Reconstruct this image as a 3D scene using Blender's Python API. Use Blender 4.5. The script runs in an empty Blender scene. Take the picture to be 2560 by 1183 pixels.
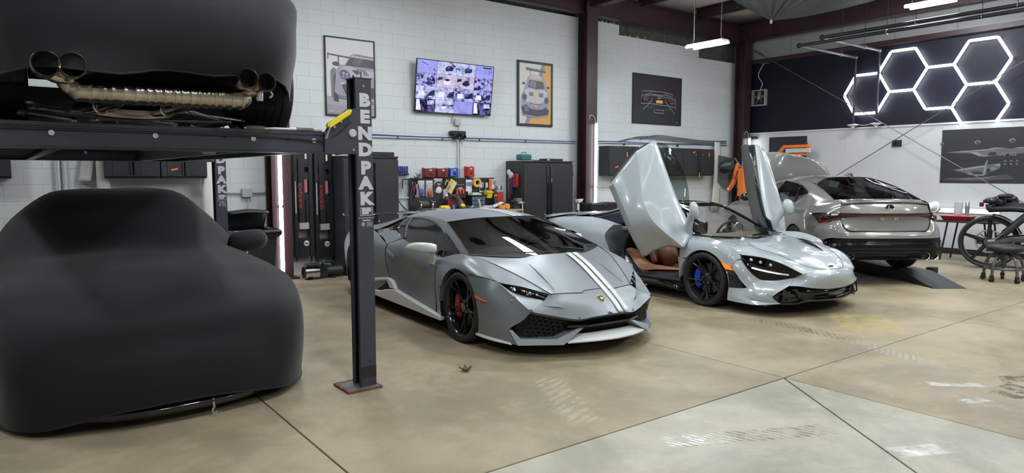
import bpy, bmesh, math, random
import numpy as np
from math import sin, cos, pi, radians, sqrt, atan2, degrees
from mathutils import Vector, Matrix
random.seed(7)
S = bpy.context.scene
COL = S.collection
# ---------------------------------------------------------------- camera, world, lamps, exposure
CAMZ = 1.61; F_PX = 1710.0
cam_d = bpy.data.cameras.new('camera'); cam = bpy.data.objects.new('camera', cam_d); COL.objects.link(cam)
cam.location = (0, 0, CAMZ); cam.rotation_euler = (radians(90 - 5.2), 0, radians(53.0 - 90.0))
cam_d.sensor_fit = 'HORIZONTAL'; cam_d.sensor_width = 36.0; cam_d.lens = 36.0 * F_PX / 2560.0
cam_d.clip_start = 0.05; cam_d.clip_end = 200
S.camera = cam
S.view_settings.view_transform = 'Standard'; S.view_settings.look = 'None'
S.view_settings.exposure = 0.0; S.view_settings.gamma = 1.0; S.view_settings.use_curve_mapping = False
S.cycles.use_denoising = True
S.cycles.max_bounces = 8; S.cycles.diffuse_bounces = 4; S.cycles.glossy_bounces = 4; S.cycles.transparent_max_bounces = 12
S.cycles.sample_clamp_indirect = 6.0; S.cycles.caustics_reflective = False; S.cycles.caustics_refractive = False
W = bpy.data.worlds.new('world'); S.world = W; W.use_nodes = True
W.node_tree.nodes['Background'].inputs[0].default_value = (0.80, 0.88, 1.0, 1)
W.node_tree.nodes['Background'].inputs[1].default_value = 0.35
# ceiling lamps of the shop (x, y, z): each one is a twin tube fixture with its own lamps, built in the loop right here
SHOP_LIGHTS = [(10.62, 8.12, 4.0), (13.7, 5.6, 4.7), (1.5, -.8, 4.5), (5.4, -2.2, 4.5), (9.4, -1.0, 4.5), (11.6, .2, 4.5), (14.0, 1.0, 4.5), (1.9, 2.8, 4.5), (5.6, 4.9, 4.5),
               (8.2, 3.6, 4.5), (11.2, 3.0, 4.5), (3.2, 8.2, 4.6), (6.4, 7.6, 4.6), (-2.2, 2.2, 4.5), (-1.8, 7.2, 4.5)]
LAMP_W = 40.0
LAMP_COL = (0.90, 0.96, 1.0)
lamps = []
for (lx_, ly_, lz_) in SHOP_LIGHTS:
    d = bpy.data.lights.new('lamp', 'AREA'); d.shape = 'RECTANGLE'; d.size = .28; d.size_y = .80; d.energy = LAMP_W; d.color = LAMP_COL
    o = bpy.data.objects.new('lamp', d); COL.objects.link(o); o.location = (lx_, ly_, lz_ - .045); lamps.append(o)

# ---------------------------------------------------------------- materials
MATS = {}
def mat(name, col, rough=.5, metal=0.0, coat=0.0, var=.06, scale=6.0, bump=0.0, bscale=60.0, emit=None, spec=.5, rvar=.05, coatr=.04, world=False):
    if name in MATS: return MATS[name]
    m = bpy.data.materials.new(name); m.use_nodes = True; nt = m.node_tree; N = nt.nodes; L = nt.links
    b = N['Principled BSDF']
    tc = N.new('ShaderNodeTexCoord')
    nz = N.new('ShaderNodeTexNoise'); nz.inputs['Scale'].default_value = scale; nz.inputs['Detail'].default_value = 5
    vec = tc.outputs['Object']
    if world: vec = N.new('ShaderNodeNewGeometry').outputs['Position']
    L.new(vec, nz.inputs['Vector'])
    cr = N.new('ShaderNodeMapRange'); cr.inputs['From Min'].default_value = .3; cr.inputs['From Max'].default_value = .7
    cr.inputs['To Min'].default_value = 1 - var; cr.inputs['To Max'].default_value = 1 + var
    L.new(nz.outputs['Fac'], cr.inputs['Value'])
    hs = N.new('ShaderNodeHueSaturation'); hs.inputs['Color'].default_value = (*col, 1)
    L.new(cr.outputs[0], hs.inputs['Value']); L.new(hs.outputs[0], b.inputs['Base Color'])
    rr = N.new('ShaderNodeMapRange'); rr.inputs['To Min'].default_value = max(0, rough - rvar); rr.inputs['To Max'].default_value = min(1, rough + rvar)
    L.new(nz.outputs['Fac'], rr.inputs['Value']); L.new(rr.outputs[0], b.inputs['Roughness'])
    b.inputs['Metallic'].default_value = metal; b.inputs['Specular IOR Level'].default_value = spec
    if coat: b.inputs['Coat Weight'].default_value = coat; b.inputs['Coat Roughness'].default_value = coatr
    if bump:
        n2 = N.new('ShaderNodeTexNoise'); n2.inputs['Scale'].default_value = bscale; n2.inputs['Detail'].default_value = 4
        L.new(vec, n2.inputs['Vector'])
        bp = N.new('ShaderNodeBump'); bp.inputs['Strength'].default_value = bump; bp.inputs['Distance'].default_value = .01
        L.new(n2.outputs['Fac'], bp.inputs['Height']); L.new(bp.outputs[0], b.inputs['Normal'])
    if emit:
        b.inputs['Emission Color'].default_value = (*emit[0], 1); b.inputs['Emission Strength'].default_value = emit[1]
    MATS[name] = m
    return m
def glass(name, tint, refl=1.45, rough=0.0):
    if name in MATS: return MATS[name]
    m = bpy.data.materials.new(name); m.use_nodes = True; nt = m.node_tree; N = nt.nodes; L = nt.links
    for n in list(N): N.remove(n)
    o = N.new('ShaderNodeOutputMaterial'); mx = N.new('ShaderNodeMixShader'); fr = N.new('ShaderNodeFresnel'); fr.inputs[0].default_value = refl
    geo = N.new('ShaderNodeNewGeometry')
    t = N.new('ShaderNodeBsdfTransparent'); t.inputs[0].default_value = (*tint, 1)
    g = N.new('ShaderNodeBsdfGlossy'); g.inputs['Roughness'].default_value = rough
    # both faces of a thin sheet act alike: feed the fresnel a constant 1.45 whichever side is seen
    inv = N.new('ShaderNodeMath'); inv.operation = 'DIVIDE'; inv.inputs[0].default_value = 1.0; inv.inputs[1].default_value = refl
    mi = N.new('ShaderNodeMix'); mi.data_type = 'FLOAT'; mi.inputs[2].default_value = refl
    L.new(inv.outputs[0], mi.inputs[3]); L.new(geo.outputs['Backfacing'], mi.inputs[0]); L.new(mi.outputs[0], fr.inputs['IOR'])
    L.new(fr.outputs[0], mx.inputs[0]); L.new(t.outputs[0], mx.inputs[1]); L.new(g.outputs[0], mx.inputs[2]); L.new(mx.outputs[0], o.inputs[0])
    MATS[name] = m
    return m
def emis(name, col, s):
    if name in MATS: return MATS[name]
    m = bpy.data.materials.new(name); m.use_nodes = True; N = m.node_tree.nodes; L = m.node_tree.links
    for n in list(N): N.remove(n)
    o = N.new('ShaderNodeOutputMaterial'); e = N.new('ShaderNodeEmission'); e.inputs[0].default_value = (*col, 1); e.inputs[1].default_value = s
    L.new(e.outputs[0], o.inputs[0]); MATS[name] = m
    return m

# ---------------------------------------------------------------- mesh builders
def v3(p): return np.array(p, float)
def crv(pts, n):
    """centripetal Catmull-Rom through pts, n samples evenly spaced along it"""
    P = np.array(pts, float)
    if len(P) == 2:
        t = np.linspace(0, 1, n)[:, None]; return P[0] * (1 - t) + P[1] * t
    E = np.vstack([2 * P[0] - P[1], P, 2 * P[-1] - P[-2]])
    out = []
    for i in range(1, len(E) - 2):
        p0, p1, p2, p3 = E[i-1:i+3]
        k = [0.0]
        for a, b in ((p0, p1), (p1, p2), (p2, p3)): k.append(k[-1] + max(1e-6, np.linalg.norm(b - a)) ** .5)
        t = np.linspace(k[1], k[2], 13)[:, None]
        A1 = (k[1]-t)/(k[1]-k[0])*p0 + (t-k[0])/(k[1]-k[0])*p1
        A2 = (k[2]-t)/(k[2]-k[1])*p1 + (t-k[1])/(k[2]-k[1])*p2
        A3 = (k[3]-t)/(k[3]-k[2])*p2 + (t-k[2])/(k[3]-k[2])*p3
        B1 = (k[2]-t)/(k[2]-k[0])*A1 + (t-k[0])/(k[2]-k[0])*A2
        B2 = (k[3]-t)/(k[3]-k[1])*A2 + (t-k[1])/(k[3]-k[1])*A3
        C_ = (k[2]-t)/(k[2]-k[1])*B1 + (t-k[1])/(k[2]-k[1])*B2
        out.append(C_ if i == 1 else C_[1:])
    Q = np.vstack(out); d = np.r_[0, np.cumsum(np.linalg.norm(np.diff(Q, axis=0), axis=1))]
    s = np.linspace(0, d[-1], n)
    return np.stack([np.interp(s, d, Q[:, j]) for j in range(3)], 1)
def pl(pts, n):
    """straight-sided polyline resampled to n points"""
    Q = np.array(pts, float); d = np.r_[0, np.cumsum(np.linalg.norm(np.diff(Q, axis=0), axis=1))]
    s = np.linspace(0, d[-1], n)
    return np.stack([np.interp(s, d, Q[:, j]) for j in range(3)], 1)
def loft(curves, nu=16, nv=10, straight=False):
    R = [crv(c, nu) for c in curves]
    R = np.array(R)
    G = np.empty((nv, nu, 3))
    for j in range(nu): G[:, j] = (pl if straight else crv)(R[:, j], nv)
    return G
class B:
    def __init__(s): s.v = []; s.f = []
    def add(s, V, Fs):
        o = len(s.v); s.v += [tuple(map(float, p)) for p in V]; s.f += [tuple(i + o for i in f) for f in Fs]; return s
    def grid(s, G, closeu=False, flip=False):
        G = np.asarray(G); n, m = G.shape[:2]; V = G.reshape(-1, 3); Fs = []
        for i in range(n - 1):
            for j in range(m if closeu else m - 1):
                k = (j + 1) % m; q = (i*m+j, i*m+k, (i+1)*m+k, (i+1)*m+j)
                Fs.append(q[::-1] if flip else q)
        return s.add(V, Fs)
    def loft(s, curves, nu=16, nv=10, flip=False, straight=False): return s.grid(loft(curves, nu, nv, straight), flip=flip)
    def box(s, c, d, R=None):
        x, y, z = [k / 2 for k in d]
        V = np.array([(-x,-y,-z),(x,-y,-z),(x,y,-z),(-x,y,-z),(-x,-y,z),(x,-y,z),(x,y,z),(-x,y,z)])
        if R is not None: V = V @ np.array(R).T
        return s.add(V + np.array(c, float), [(0,3,2,1),(4,5,6,7),(0,1,5,4),(1,2,6,5),(2,3,7,6),(3,0,4,7)])
    def box2(s, a, b): return s.box([(p+q)/2 for p, q in zip(a, b)], [abs(q-p) for p, q in zip(a, b)])
    def hexa(s, P8): return s.add(P8, [(0,3,2,1),(4,5,6,7),(0,1,5,4),(1,2,6,5),(2,3,7,6),(3,0,4,7)])
    def tube(s, path, r, n=8, caps=True, closed=False):
        P = [v3(p) for p in path]; m = len(P); rs = r if hasattr(r, '__len__') else [r] * m
        rings = []; up = None
        for i in range(m):
            if closed: t = P[(i+1) % m] - P[i-1]
            else: t = P[min(i+1, m-1)] - P[max(i-1, 0)]
            t = t / (np.linalg.norm(t) + 1e-12)
            if up is None:
                up = np.cross(t, (0, 0, 1.)) if abs(t[2]) < .9 else np.cross(t, (1., 0, 0))
            up = up - t * (up @ t); up = up / (np.linalg.norm(up) + 1e-12); w = np.cross(t, up)
            rings.append([P[i] + rs[i] * (cos(2*pi*k/n + pi/n) * up + sin(2*pi*k/n + pi/n) * w) for k in range(n)])
        V = [p for r_ in rings for p in r_]; Fs = []
        for i in range(m if closed else m - 1):
            i2 = (i + 1) % m
            for k in range(n): Fs.append((i*n+k, i*n+(k+1) % n, i2*n+(k+1) % n, i2*n+k))
        if caps and not closed: Fs += [tuple(range(n))[::-1], tuple((m-1)*n + k for k in range(n))]
        return s.add(V, Fs)
    def cyl(s, p0, p1, r0, r1=None, n=16): return s.tube([p0, p1], [r0, r0 if r1 is None else r1], n)
    def lathe(s, prof, n=32, axis='z', c=(0, 0, 0), a0=0, a1=2*pi):
        """prof: (radius, height along axis)"""
        full = abs(a1 - a0 - 2*pi) < 1e-6; m = n if full else n + 1; V = []
        for r, h in prof:
            for k in range(m):
                a = a0 + (a1 - a0) * k / n; x, y = r*cos(a), r*sin(a)
                V.append({'z': (x, y, h), 'y': (x, h, y), 'x': (h, x, y)}[axis])
        V = np.array(V) + np.array(c, float); Fs = []
        for i in range(len(prof) - 1):
            for k in range(n):
                k2 = (k + 1) % m; Fs.append((i*m+k, i*m+k2, (i+1)*m+k2, (i+1)*m+k))
        return s.add(V, Fs)
    def prism(s, poly, a, b, frame=None):
        """poly 2-D (p,q); extruded from a to b along the third axis; frame(p,q,h)->xyz"""
        f = frame or (lambda p, q, h: (p, q, h)); n = len(poly)
        V = [f(p, q, a) for p, q in poly] + [f(p, q, b) for p, q in poly]
        Fs = [tuple(range(n))[::-1], tuple(range(n, 2*n))] + [(i, (i+1) % n, n+(i+1) % n, n+i) for i in range(n)]
        return s.add(V, Fs)
    def ell(s, c, r, n=16, m=10, R=None):
        V = []; 
        for i in range(m + 1):
            t = pi * i / m
            for k in range(n):
                a = 2*pi*k/n; V.append((r[0]*sin(t)*cos(a), r[1]*sin(t)*sin(a), r[2]*cos(t)))
        V = np.array(V)
        if R is not None: V = V @ np.array(R).T
        Fs = [(i*n+k, i*n+(k+1) % n, (i+1)*n+(k+1) % n, (i+1)*n+k) for i in range(m) for k in range(n)]
        return s.add(V + np.array(c, float), Fs)
    def cut(s, cx, cz, r, ymin=.5):
        """open a round wheel arch (axis y) in what has been added so far"""
        V = np.array(s.v); d = np.hypot(V[:, 0]-cx, V[:, 2]-cz); ins = (d < r) & (np.abs(V[:, 1]) > ymin)
        keep = [f for f in s.f if not all(ins[i] for i in f)]
        for i in set(i for f in keep for i in f):
            if ins[i]:
                k = r / max(d[i], 1e-6); V[i, 0] = cx + (V[i, 0]-cx)*k; V[i, 2] = cz + (V[i, 2]-cz)*k
        s.v = [tuple(p) for p in V]; s.f = keep; return s
    def mir(s):
        V = [(x, -y, z) for x, y, z in s.v]; return s.add(V, [f[::-1] for f in s.f])
    def xf(s, M):
        s.v = [tuple(M @ Vector(p)) for p in s.v]; return s
    def build(s, name, m, parent=None, ang=35, merge=.0006, bev=0, thick=0, loc=None, kind=None, seg=2):
        me = bpy.data.meshes.new(name); bm = bmesh.new()
        vs = [bm.verts.new(p) for p in s.v]
        for f in s.f:
            try: bm.faces.new([vs[i] for i in f])
            except ValueError: pass
        if merge: bmesh.ops.remove_doubles(bm, verts=bm.verts, dist=merge)
        bm.to_mesh(me); bm.free()
        for p in me.polygons: p.use_smooth = True
        me.set_sharp_from_angle(angle=radians(ang))
        me.materials.append(m); o = bpy.data.objects.new(name, me); COL.objects.link(o)
        if parent is not None: o.parent = parent
        if loc is not None: o.location = loc
        if thick:
            md = o.modifiers.new('thickness', 'SOLIDIFY'); md.thickness = thick; md.offset = -1 if thick > 0 else 1; md.thickness = abs(thick)
        if bev:
            md = o.modifiers.new('edge', 'BEVEL'); md.width = bev; md.segments = seg; md.limit_method = 'ANGLE'; md.angle_limit = radians(40)
        if kind: o['kind'] = kind
        return o
def thing(name, label, cat, loc=(0, 0, 0), rz=0.0, group=None, rot=None):
    o = bpy.data.objects.new(name, None); COL.objects.link(o); o.location = loc; o.rotation_euler = rot or (0, 0, rz)
    o.empty_display_size = .1
    return tag(o, label, cat, group)
def tag(o, label, cat, group=None):
    o['label'] = label; o['category'] = cat
    if group: o['group'] = group
    return o
def lab(o, t): o['label'] = t; return o
def struct(o): o['kind'] = 'structure'; return o
def copyobj(o, parent, loc=None):
    c = o.copy(); COL.objects.link(c); c.parent = parent
    if loc is not None: c.location = loc
    for ch in list(o.children): copyobj(ch, c)
    return c
def mirrored(o):
    """the same part on the other side of a car (its own object, shared mesh)"""
    c = copyobj(o, o.parent); c.location = (o.location.x, -o.location.y, o.location.z); c.scale = (o.scale.x, -o.scale.y, o.scale.z)
    return c
def text(body, size, name, m, parent, M, depth=.001, bold=False, align='CENTER', stretch=1.0, space=1.0, off=0.0):
    cu = bpy.data.curves.new(name, 'FONT'); cu.body = body; cu.size = size; cu.extrude = depth; cu.align_x = align; cu.align_y = 'CENTER'
    cu.space_character = space; cu.offset = off; cu.resolution_u = 3
    o = bpy.data.objects.new(name, cu); COL.objects.link(o)
    dg = bpy.context.evaluated_depsgraph_get(); me = bpy.data.meshes.new_from_object(o.evaluated_get(dg)); bpy.data.objects.remove(o)
    me.transform(Matrix.Diagonal((stretch, 1, 1, 1))); me.transform(M); me.materials.clear(); me.materials.append(m)
    o = bpy.data.objects.new(name, me); COL.objects.link(o); o.parent = parent
    return o
def frame(o, ex, ey):
    """matrix with origin o, x axis ex, y axis ey"""
    ex = Vector(ex).normalized(); ey = Vector(ey); ez = ex.cross(ey).normalized(); ey = ez.cross(ex)
    return Matrix(((ex.x, ey.x, ez.x, o[0]), (ex.y, ey.y, ez.y, o[1]), (ex.z, ey.z, ez.z, o[2]), (0, 0, 0, 1)))

# the palette
white_led = emis('white_led', (0.92, 0.97, 1.0), 14.0)
black_metal = mat('black_powder_coat', (.018, .019, .022), .42, bump=.05)
cab_black = mat('cabinet_black', (.020, .021, .024), .45, bump=.04)
blk_gloss = mat('gloss_black', (.006, .006, .007), .08, coat=.6)
blk_plastic = mat('black_plastic', (.012, .012, .014), .5, bump=.08)
rubber = mat('tyre_rubber', (.010, .010, .011), .62, bump=.12, bscale=120)
chrome = mat('chrome', (.75, .75, .76), .12, metal=1)
steel = mat('galvanised_steel', (.55, .56, .57), .32, metal=1)
white_plastic = mat('white_plastic', (.70, .71, .70), .4)
orange_p = mat('orange_plastic', (.85, .17, .03), .42)
red_p = mat('red_plastic', (.42, .018, .02), .38)
blue_p = mat('blue_plastic', (.025, .075, .42), .38)
yellow_p = mat('yellow_plastic', (.80, .62, .03), .4)
decal = mat('decal_grey_white', (.56, .58, .60), .5, var=.02)
# ---------------------------------------------------------------- the hall
YB = 10.75; XR = 15.5; CEIL = 5.5
wall_paint = mat('painted_block', (.64, .665, .675), .55, var=.05, scale=.7, bump=.10, bscale=90, world=True)
mortar = mat('painted_mortar', (.50, .52, .53), .7)
steel_red = mat('oxide_red_steel', (.036, .014, .016), .45, var=.15, scale=3, bump=.05)
navy = mat('navy_liner', (.0040, .0052, .0135), .5, var=.05, spec=.3)
panel_m = mat('grey_white_panel', (.54, .55, .575), .5, var=.02, scale=1)
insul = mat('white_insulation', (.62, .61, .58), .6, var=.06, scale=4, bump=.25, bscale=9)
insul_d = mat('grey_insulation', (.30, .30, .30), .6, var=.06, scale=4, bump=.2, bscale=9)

def concrete(name, base, marks=()):
    m = bpy.data.materials.new(name); m.use_nodes = True; nt = m.node_tree; N = nt.nodes; L = nt.links; b = N['Principled BSDF']
    tc = N.new('ShaderNodeTexCoord')
    def noise(sc, det=6, rough=.6, dist=0.0):
        n = N.new('ShaderNodeTexNoise'); n.inputs['Scale'].default_value = sc; n.inputs['Detail'].default_value = det
        n.inputs['Roughness'].default_value = rough; n.inputs['Distortion'].default_value = dist
        L.new(tc.outputs['Object'], n.inputs['Vector']); return n.outputs['Fac']
    def rng(x, a, c, lo=0., hi=1.):
        r = N.new('ShaderNodeMapRange'); r.interpolation_type = 'SMOOTHSTEP'
        for k, val in zip(('From Min', 'From Max', 'To Min', 'To Max'), (a, c, lo, hi)): r.inputs[k].default_value = val
        L.new(x, r.inputs['Value']); return r.outputs[0]
    def mix(f, A, Bc):
        x = N.new('ShaderNodeMix'); x.data_type = 'RGBA'
        if hasattr(f, 'links'): L.new(f, x.inputs[0])
        else: x.inputs[0].default_value = f
        for k, c in ((6, A), (7, Bc)):
            if hasattr(c, 'links'): L.new(c, x.inputs[k])
            else: x.inputs[k].default_value = (*c, 1)
        return x.outputs[2]
    def mul(a, c):
        x = N.new('ShaderNodeMath'); x.operation = 'MULTIPLY'
        for k, val in ((0, a), (1, c)):
            if hasattr(val, 'links'): L.new(val, x.inputs[k])
            else: x.inputs[k].default_value = val
        return x.outputs[0]
    d = [k * .66 for k in base]; l = [min(1, k * 1.22) for k in base]
    col = mix(rng(noise(.9, 8, .65, .4), .36, .66), d, base)
    col = mix(mul(rng(noise(2.6, 8, .7), .5, .75), .55), col, l)
    col = mix(mul(rng(noise(14, 6, .75), .55, .72), .35), col, [k * .55 for k in base])
    col = mix(mul(rng(noise(45, 3, .6), .68, .76), .5), col, [k * .4 for k in base])
    rough = rng(noise(1.7, 6, .6, .3), .35, .7, .38, .60)
    for (p0, p1, hw, mcol, stren, tread, wet) in marks:
        mp = N.new('ShaderNodeMapping'); mp.vector_type = 'TEXTURE'
        a = atan2(p1[1]-p0[1], p1[0]-p0[0]); ln = math.hypot(p1[0]-p0[0], p1[1]-p0[1])
        mp.inputs['Location'].default_value = ((p0[0]+p1[0])/2, (p0[1]+p1[1])/2, 0); mp.inputs['Rotation'].default_value = (0, 0, a)
        mp.inputs['Scale'].default_value = (ln/2, hw, 1)
        L.new(tc.outputs['Object'], mp.inputs['Vector'])
        ab = N.new('ShaderNodeVectorMath'); ab.operation = 'ABSOLUTE'; L.new(mp.outputs[0], ab.inputs[0])
        sp = N.new('ShaderNodeSeparateXYZ'); L.new(ab.outputs[0], sp.inputs[0])
        k = mul(rng(sp.outputs[0], .75, 1.0, 1, 0), rng(sp.outputs[1], .75, 1.0, 1, 0))
        k = mul(k, rng(noise(9, 6, .7), .38, .58, .0, 1))
        if tread:
            wv = N.new('ShaderNodeTexWave'); wv.bands_direction = 'DIAGONAL'; wv.inputs['Scale'].default_value = tread; wv.inputs['Distortion'].default_value = 4
            mp2 = N.new('ShaderNodeMapping'); mp2.vector_type = 'TEXTURE'; mp2.inputs['Rotation'].default_value = (0, 0, a)
            L.new(tc.outputs['Object'], mp2.inputs['Vector']); L.new(mp2.outputs[0], wv.inputs['Vector'])
            k = mul(k, rng(wv.outputs['Fac'], .25, .6))
        k = mul(k, stren); col = mix(k, col, mcol)
        if wet:
            rm = N.new('ShaderNodeMix'); rm.data_type = 'FLOAT'; L.new(k, rm.inputs[0]); L.new(rough, rm.inputs[2]); rm.inputs[3].default_value = .08
            rough = rm.outputs[0]
    L.new(col, b.inputs['Base Color']); L.new(rough, b.inputs['Roughness']); b.inputs['Specular IOR Level'].default_value = .4
    n = N.new('ShaderNodeBump'); n.inputs['Strength'].default_value = .12; n.inputs['Distance'].default_value = .004
    L.new(noise(60, 5, .7), n.inputs['Height']); L.new(n.outputs[0], b.inputs['Normal'])
    return m
TAN = (.37, .305, .20); PALE = (.46, .44, .355)
fm = concrete('floor_concrete', TAN, [((6.72, 4.5), (6.6, 3.2), .11, (.10, .085, .055), .75, 9, 0), ((6.6, 3.25), (6.28, 2.4), .13, (.45, .46, .45), .5, 9, 1),
    ((2.95, 3.1), (3.45, 4.15), .13, (.47, .42, .32), .5, 6, 0), ((7.1, 3.2), (7.9, 3.9), .35, (.50, .42, .10), .45, 0, 0), ((2.4, 5.2), (2.9, 4.2), .4, (.42, .33, .25), .35, 0, 0),
    ((5.65, 2.2), (5.98, 1.9), .06, (.6, .6, .58), .75, 0, 1), ((5.4, 1.86), (5.62, 1.76), .05, (.6, .6, .58), .8, 0, 1), ((5.75, 1.75), (6.2, 1.7), .14, (.14, .11, .08), .8, 0, 1),
    ((6.2, 1.9), (6.5, 1.75), .10, (.12, .10, .07), .8, 0, 1), ((3.42, 6.0), (3.55, 6.07), .045, (.12, .10, .06), .9, 0, 0)])
fp = concrete('pale_concrete', PALE, [((3.15, 2.63), (4.2, 2.12), .10, (.20, .165, .10), .9, 10, 0), ((3.12, 2.65), (3.55, 2.44), .09, (.6, .6, .58), .8, 12, 1), ((2.3, 2.75), (2.9, 2.1), .18, (.34, .31, .24), .4, 0, 0),
    ((4.05, 1.75), (4.4, 1.58), .08, (.7, .7, .68), .7, 0, 1)])
fl = B().box((4, 2, -.06), (26, 22, .1)).build('floor', mat('joint_base_dark', (.03, .027, .022), .8), bev=0); struct(fl)  # dark base below the slabs, its own colour showing in the open joints
XS = [-7, -2.03, 1.44, 4.92, 8.40, 11.88, 15.5]; YS = [-7, -.6, 2.94, 6.88, 10.8]; G = .0045
for i in range(len(XS) - 1):
    for j in range(len(YS) - 1):
        x0, x1, y0, y1 = XS[i]+G, XS[i+1]-G, YS[j]+G, YS[j+1]-G
        pale = x1 < 5 and y1 < 3
        if pale and i == 2:
            for poly in ([(x0, y0), (2.353, y0), (x1-.012, y1-.004), (x0, y1)], [(2.367, y0), (x1, y0), (x1, y1-.014)]):
                B().prism(poly, -.04, 0).build('slab', fp, fl, bev=.004, seg=1)
            continue
        B().prism([(x0, y0), (x1, y0), (x1, y1), (x0, y1)], -.04, 0).build('slab', fp if pale else fm, fl, bev=.004, seg=1)

# ------- back wall of painted blocks
wb = B().box2((-7, YB+.0025, 0), (XR+.3, YB+.2, 4.40)).box2((-7, YB+.0025, 4.40), (13.62, YB+.2, 4.61)).box2((-7, YB+.0025, 4.61), (10.98, YB+.2, 4.835)).build('wall_back', mortar); struct(wb)
BH, BL = .2105, .421
q = [(-.2085, -.0), (.2085, .2085)]
bb = B(); x, z, e = .2078, .1028, .0035
V = [(-x, .02, -z), (x, .02, -z), (x, .02, z), (-x, .02, z), (-x, .0012, -z), (x, .0012, -z), (x, .0012, z), (-x, .0012, z), (-x+e, 0, -z+e), (x-e, 0, -z+e), (x-e, 0, z-e), (-x+e, 0, z-e)]
bb.add(V, [(8, 9, 10, 11), (4, 5, 9, 8), (5, 6, 10, 9), (6, 7, 11, 10), (7, 4, 8, 11), (0, 1, 5, 4), (1, 2, 6, 5), (2, 3, 7, 6), (3, 0, 4, 7)])
blk = bb.build('block', wall_paint, wb, ang=8); cells = []
for r in range(23):
    zc = (r + .5) * BH; x_end = XR if r < 21 else (13.62 if r < 22 else 10.98)
    k = 0
    xx = -1.4 + (BL/2 if r % 2 else 0)
    while xx < x_end + .1:
        dx, dy, dz = xx, YB, zc - CAMZ
        zd = (dx*cos(radians(53)) + dy*sin(radians(53))) * cos(radians(5.2)) - dz*sin(radians(5.2))
        u = 1280 + F_PX * (dx*sin(radians(53)) - dy*cos(radians(53))) / zd
        hid = u < -30 or zc < .75 or (zc < 1.9 and xx < .3) or (xx < 2.4 and zc > 1.75) or (zc < 1.95 and 4.3 < xx < 5.6) or (zc < 1.9 and 7.9 < xx < 9.6) or zc > 4.75
        cells.append((hid, zd, xx, zc)); xx += BL
cells.sort(key=lambda c: (c[0], c[1]))
rest = B()
for n, (hid, zd, xx, zc) in enumerate(cells):
    if n == 0: blk.location = (xx, YB, zc)
    elif n < 300:
        c = blk.copy(); COL.objects.link(c); c.parent = wb; c.location = (xx, YB, zc)
    else: rest.add(np.array(V) + np.array((xx, YB, zc)), [(8, 9, 10, 11), (4, 5, 9, 8), (5, 6, 10, 9), (6, 7, 11, 10), (7, 4, 8, 11)])
rest.build('blockwork', wall_paint, wb, ang=8, merge=0, kind='stuff')
# bare grey block and foam crumbs behind the eave beam
raw = mat('bare_block', (.10, .10, .095), .9, var=.3, scale=8, bump=.4, bscale=40)
struct(B().box2((-7, YB+.21, 4.3), (XR, YB+.3, CEIL)).build('wall_gable', raw))
foam = B()
for i in range(26):
    t = random.random(); x = 10.45 + t*.62 if i < 14 else random.uniform(11.0, 13.6)
    zz = 4.845 if x < 10.98 else 4.64
    foam.ell((x, YB+random.uniform(.02, .12), zz+random.uniform(-.01, .03)), [random.uniform(.015, .045) for _ in range(3)], 7, 5)
foam.build('foam_crumbs', mat('foam', (.55, .47, .20), .8, bump=.5, bscale=50), wb, kind='stuff')

# ------- right wall: pale sheets below, navy liner above, pale insulation on top
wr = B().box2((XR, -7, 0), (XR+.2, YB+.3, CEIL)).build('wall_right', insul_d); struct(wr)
yy = YB
ye = [YB, 10.3, 9.08, 7.96, 7.19, 5.97, 4.75, 3.53, 2.31, 1.09, -.13, -1.35, -7]
for a, c in zip(ye[:-1], ye[1:]):
    B().box2((XR-.02, c+.0007, .02), (XR, a-.0007, 2.62 if a < 10.4 else 2.61)).build('wall_panel', panel_m, wr, bev=.001, seg=1)
B().box2((XR-.045, -7, 2.62), (XR, YB, 2.655)).build('panel_cap', panel_m, wr)
nv = B().add([(XR-.012, -7, 2.6), (XR-.012, YB, 2.6), (XR-.012, YB, 4.36), (XR-.012, -7, 4.36)], [(0, 1, 2, 3)])
nv.build('navy_liner', navy, wr)
struct(B().box2((XR-.045, -7, 0), (XR-.02, YB, .115)).build('baseboard_right', blk_plastic, bev=.004))
g = B().box2((XR-.14, -7, 4.36), (XR-.02, YB, 4.40)).box2((XR-.14, -7, 4.40), (XR-.125, YB, 4.46)).build('trim_1', steel_red); struct(g)
# seams in the upper insulation
sm = B()
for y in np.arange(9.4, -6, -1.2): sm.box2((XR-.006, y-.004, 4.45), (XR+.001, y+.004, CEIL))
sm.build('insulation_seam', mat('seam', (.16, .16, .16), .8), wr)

# ------- the other walls and the roof (out of the frame, they bounce light and show up in the paint)
struct(B().box2((-7.2, -7, 0), (-7, YB+.3, CEIL)).build('wall_left', panel_m))
struct(B().box2((-7.2, -7.2, 0), (XR+.2, -7, CEIL)).build('wall_front', panel_m))
ce = struct(B().box2((-7.2, -7.2, CEIL), (XR+.2, YB+.4, CEIL+.1)).build('ceiling', insul))
pq = B().box((0, 0, 0), (.02, 17.6, .235)).box((.035, 0, -.11), (.07, 17.6, .014)).box((-.035, 0, .11), (.07, 17.6, .014))
for i in range(12):
    for yy in (-3.2+2.3, ): pass
purlin0 = None
for k, x in enumerate([13.45, 11.45, 9.45, 7.45, 5.45, 3.45, 1.45, -.55, -2.55, -4.55]):
    if purlin0 is None: purlin0 = pq.build('purlin', steel_red, ce); purlin0.location = (x, 1.8, 5.37)
    else:
        c = purlin0.copy(); COL.objects.link(c); c.parent = ce; c.location = (x, 1.8, 5.37)
bo = B()
for x in (13.45, 11.45):
    for y in np.arange(9.9, 6, -.42):
        for dz in (.05, -.05): bo.ell((x-.013, y, 5.37+dz), (.006, .012, .012), 8, 4)
bo.build('bolt_heads', steel, ce, kind='stuff')
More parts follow.
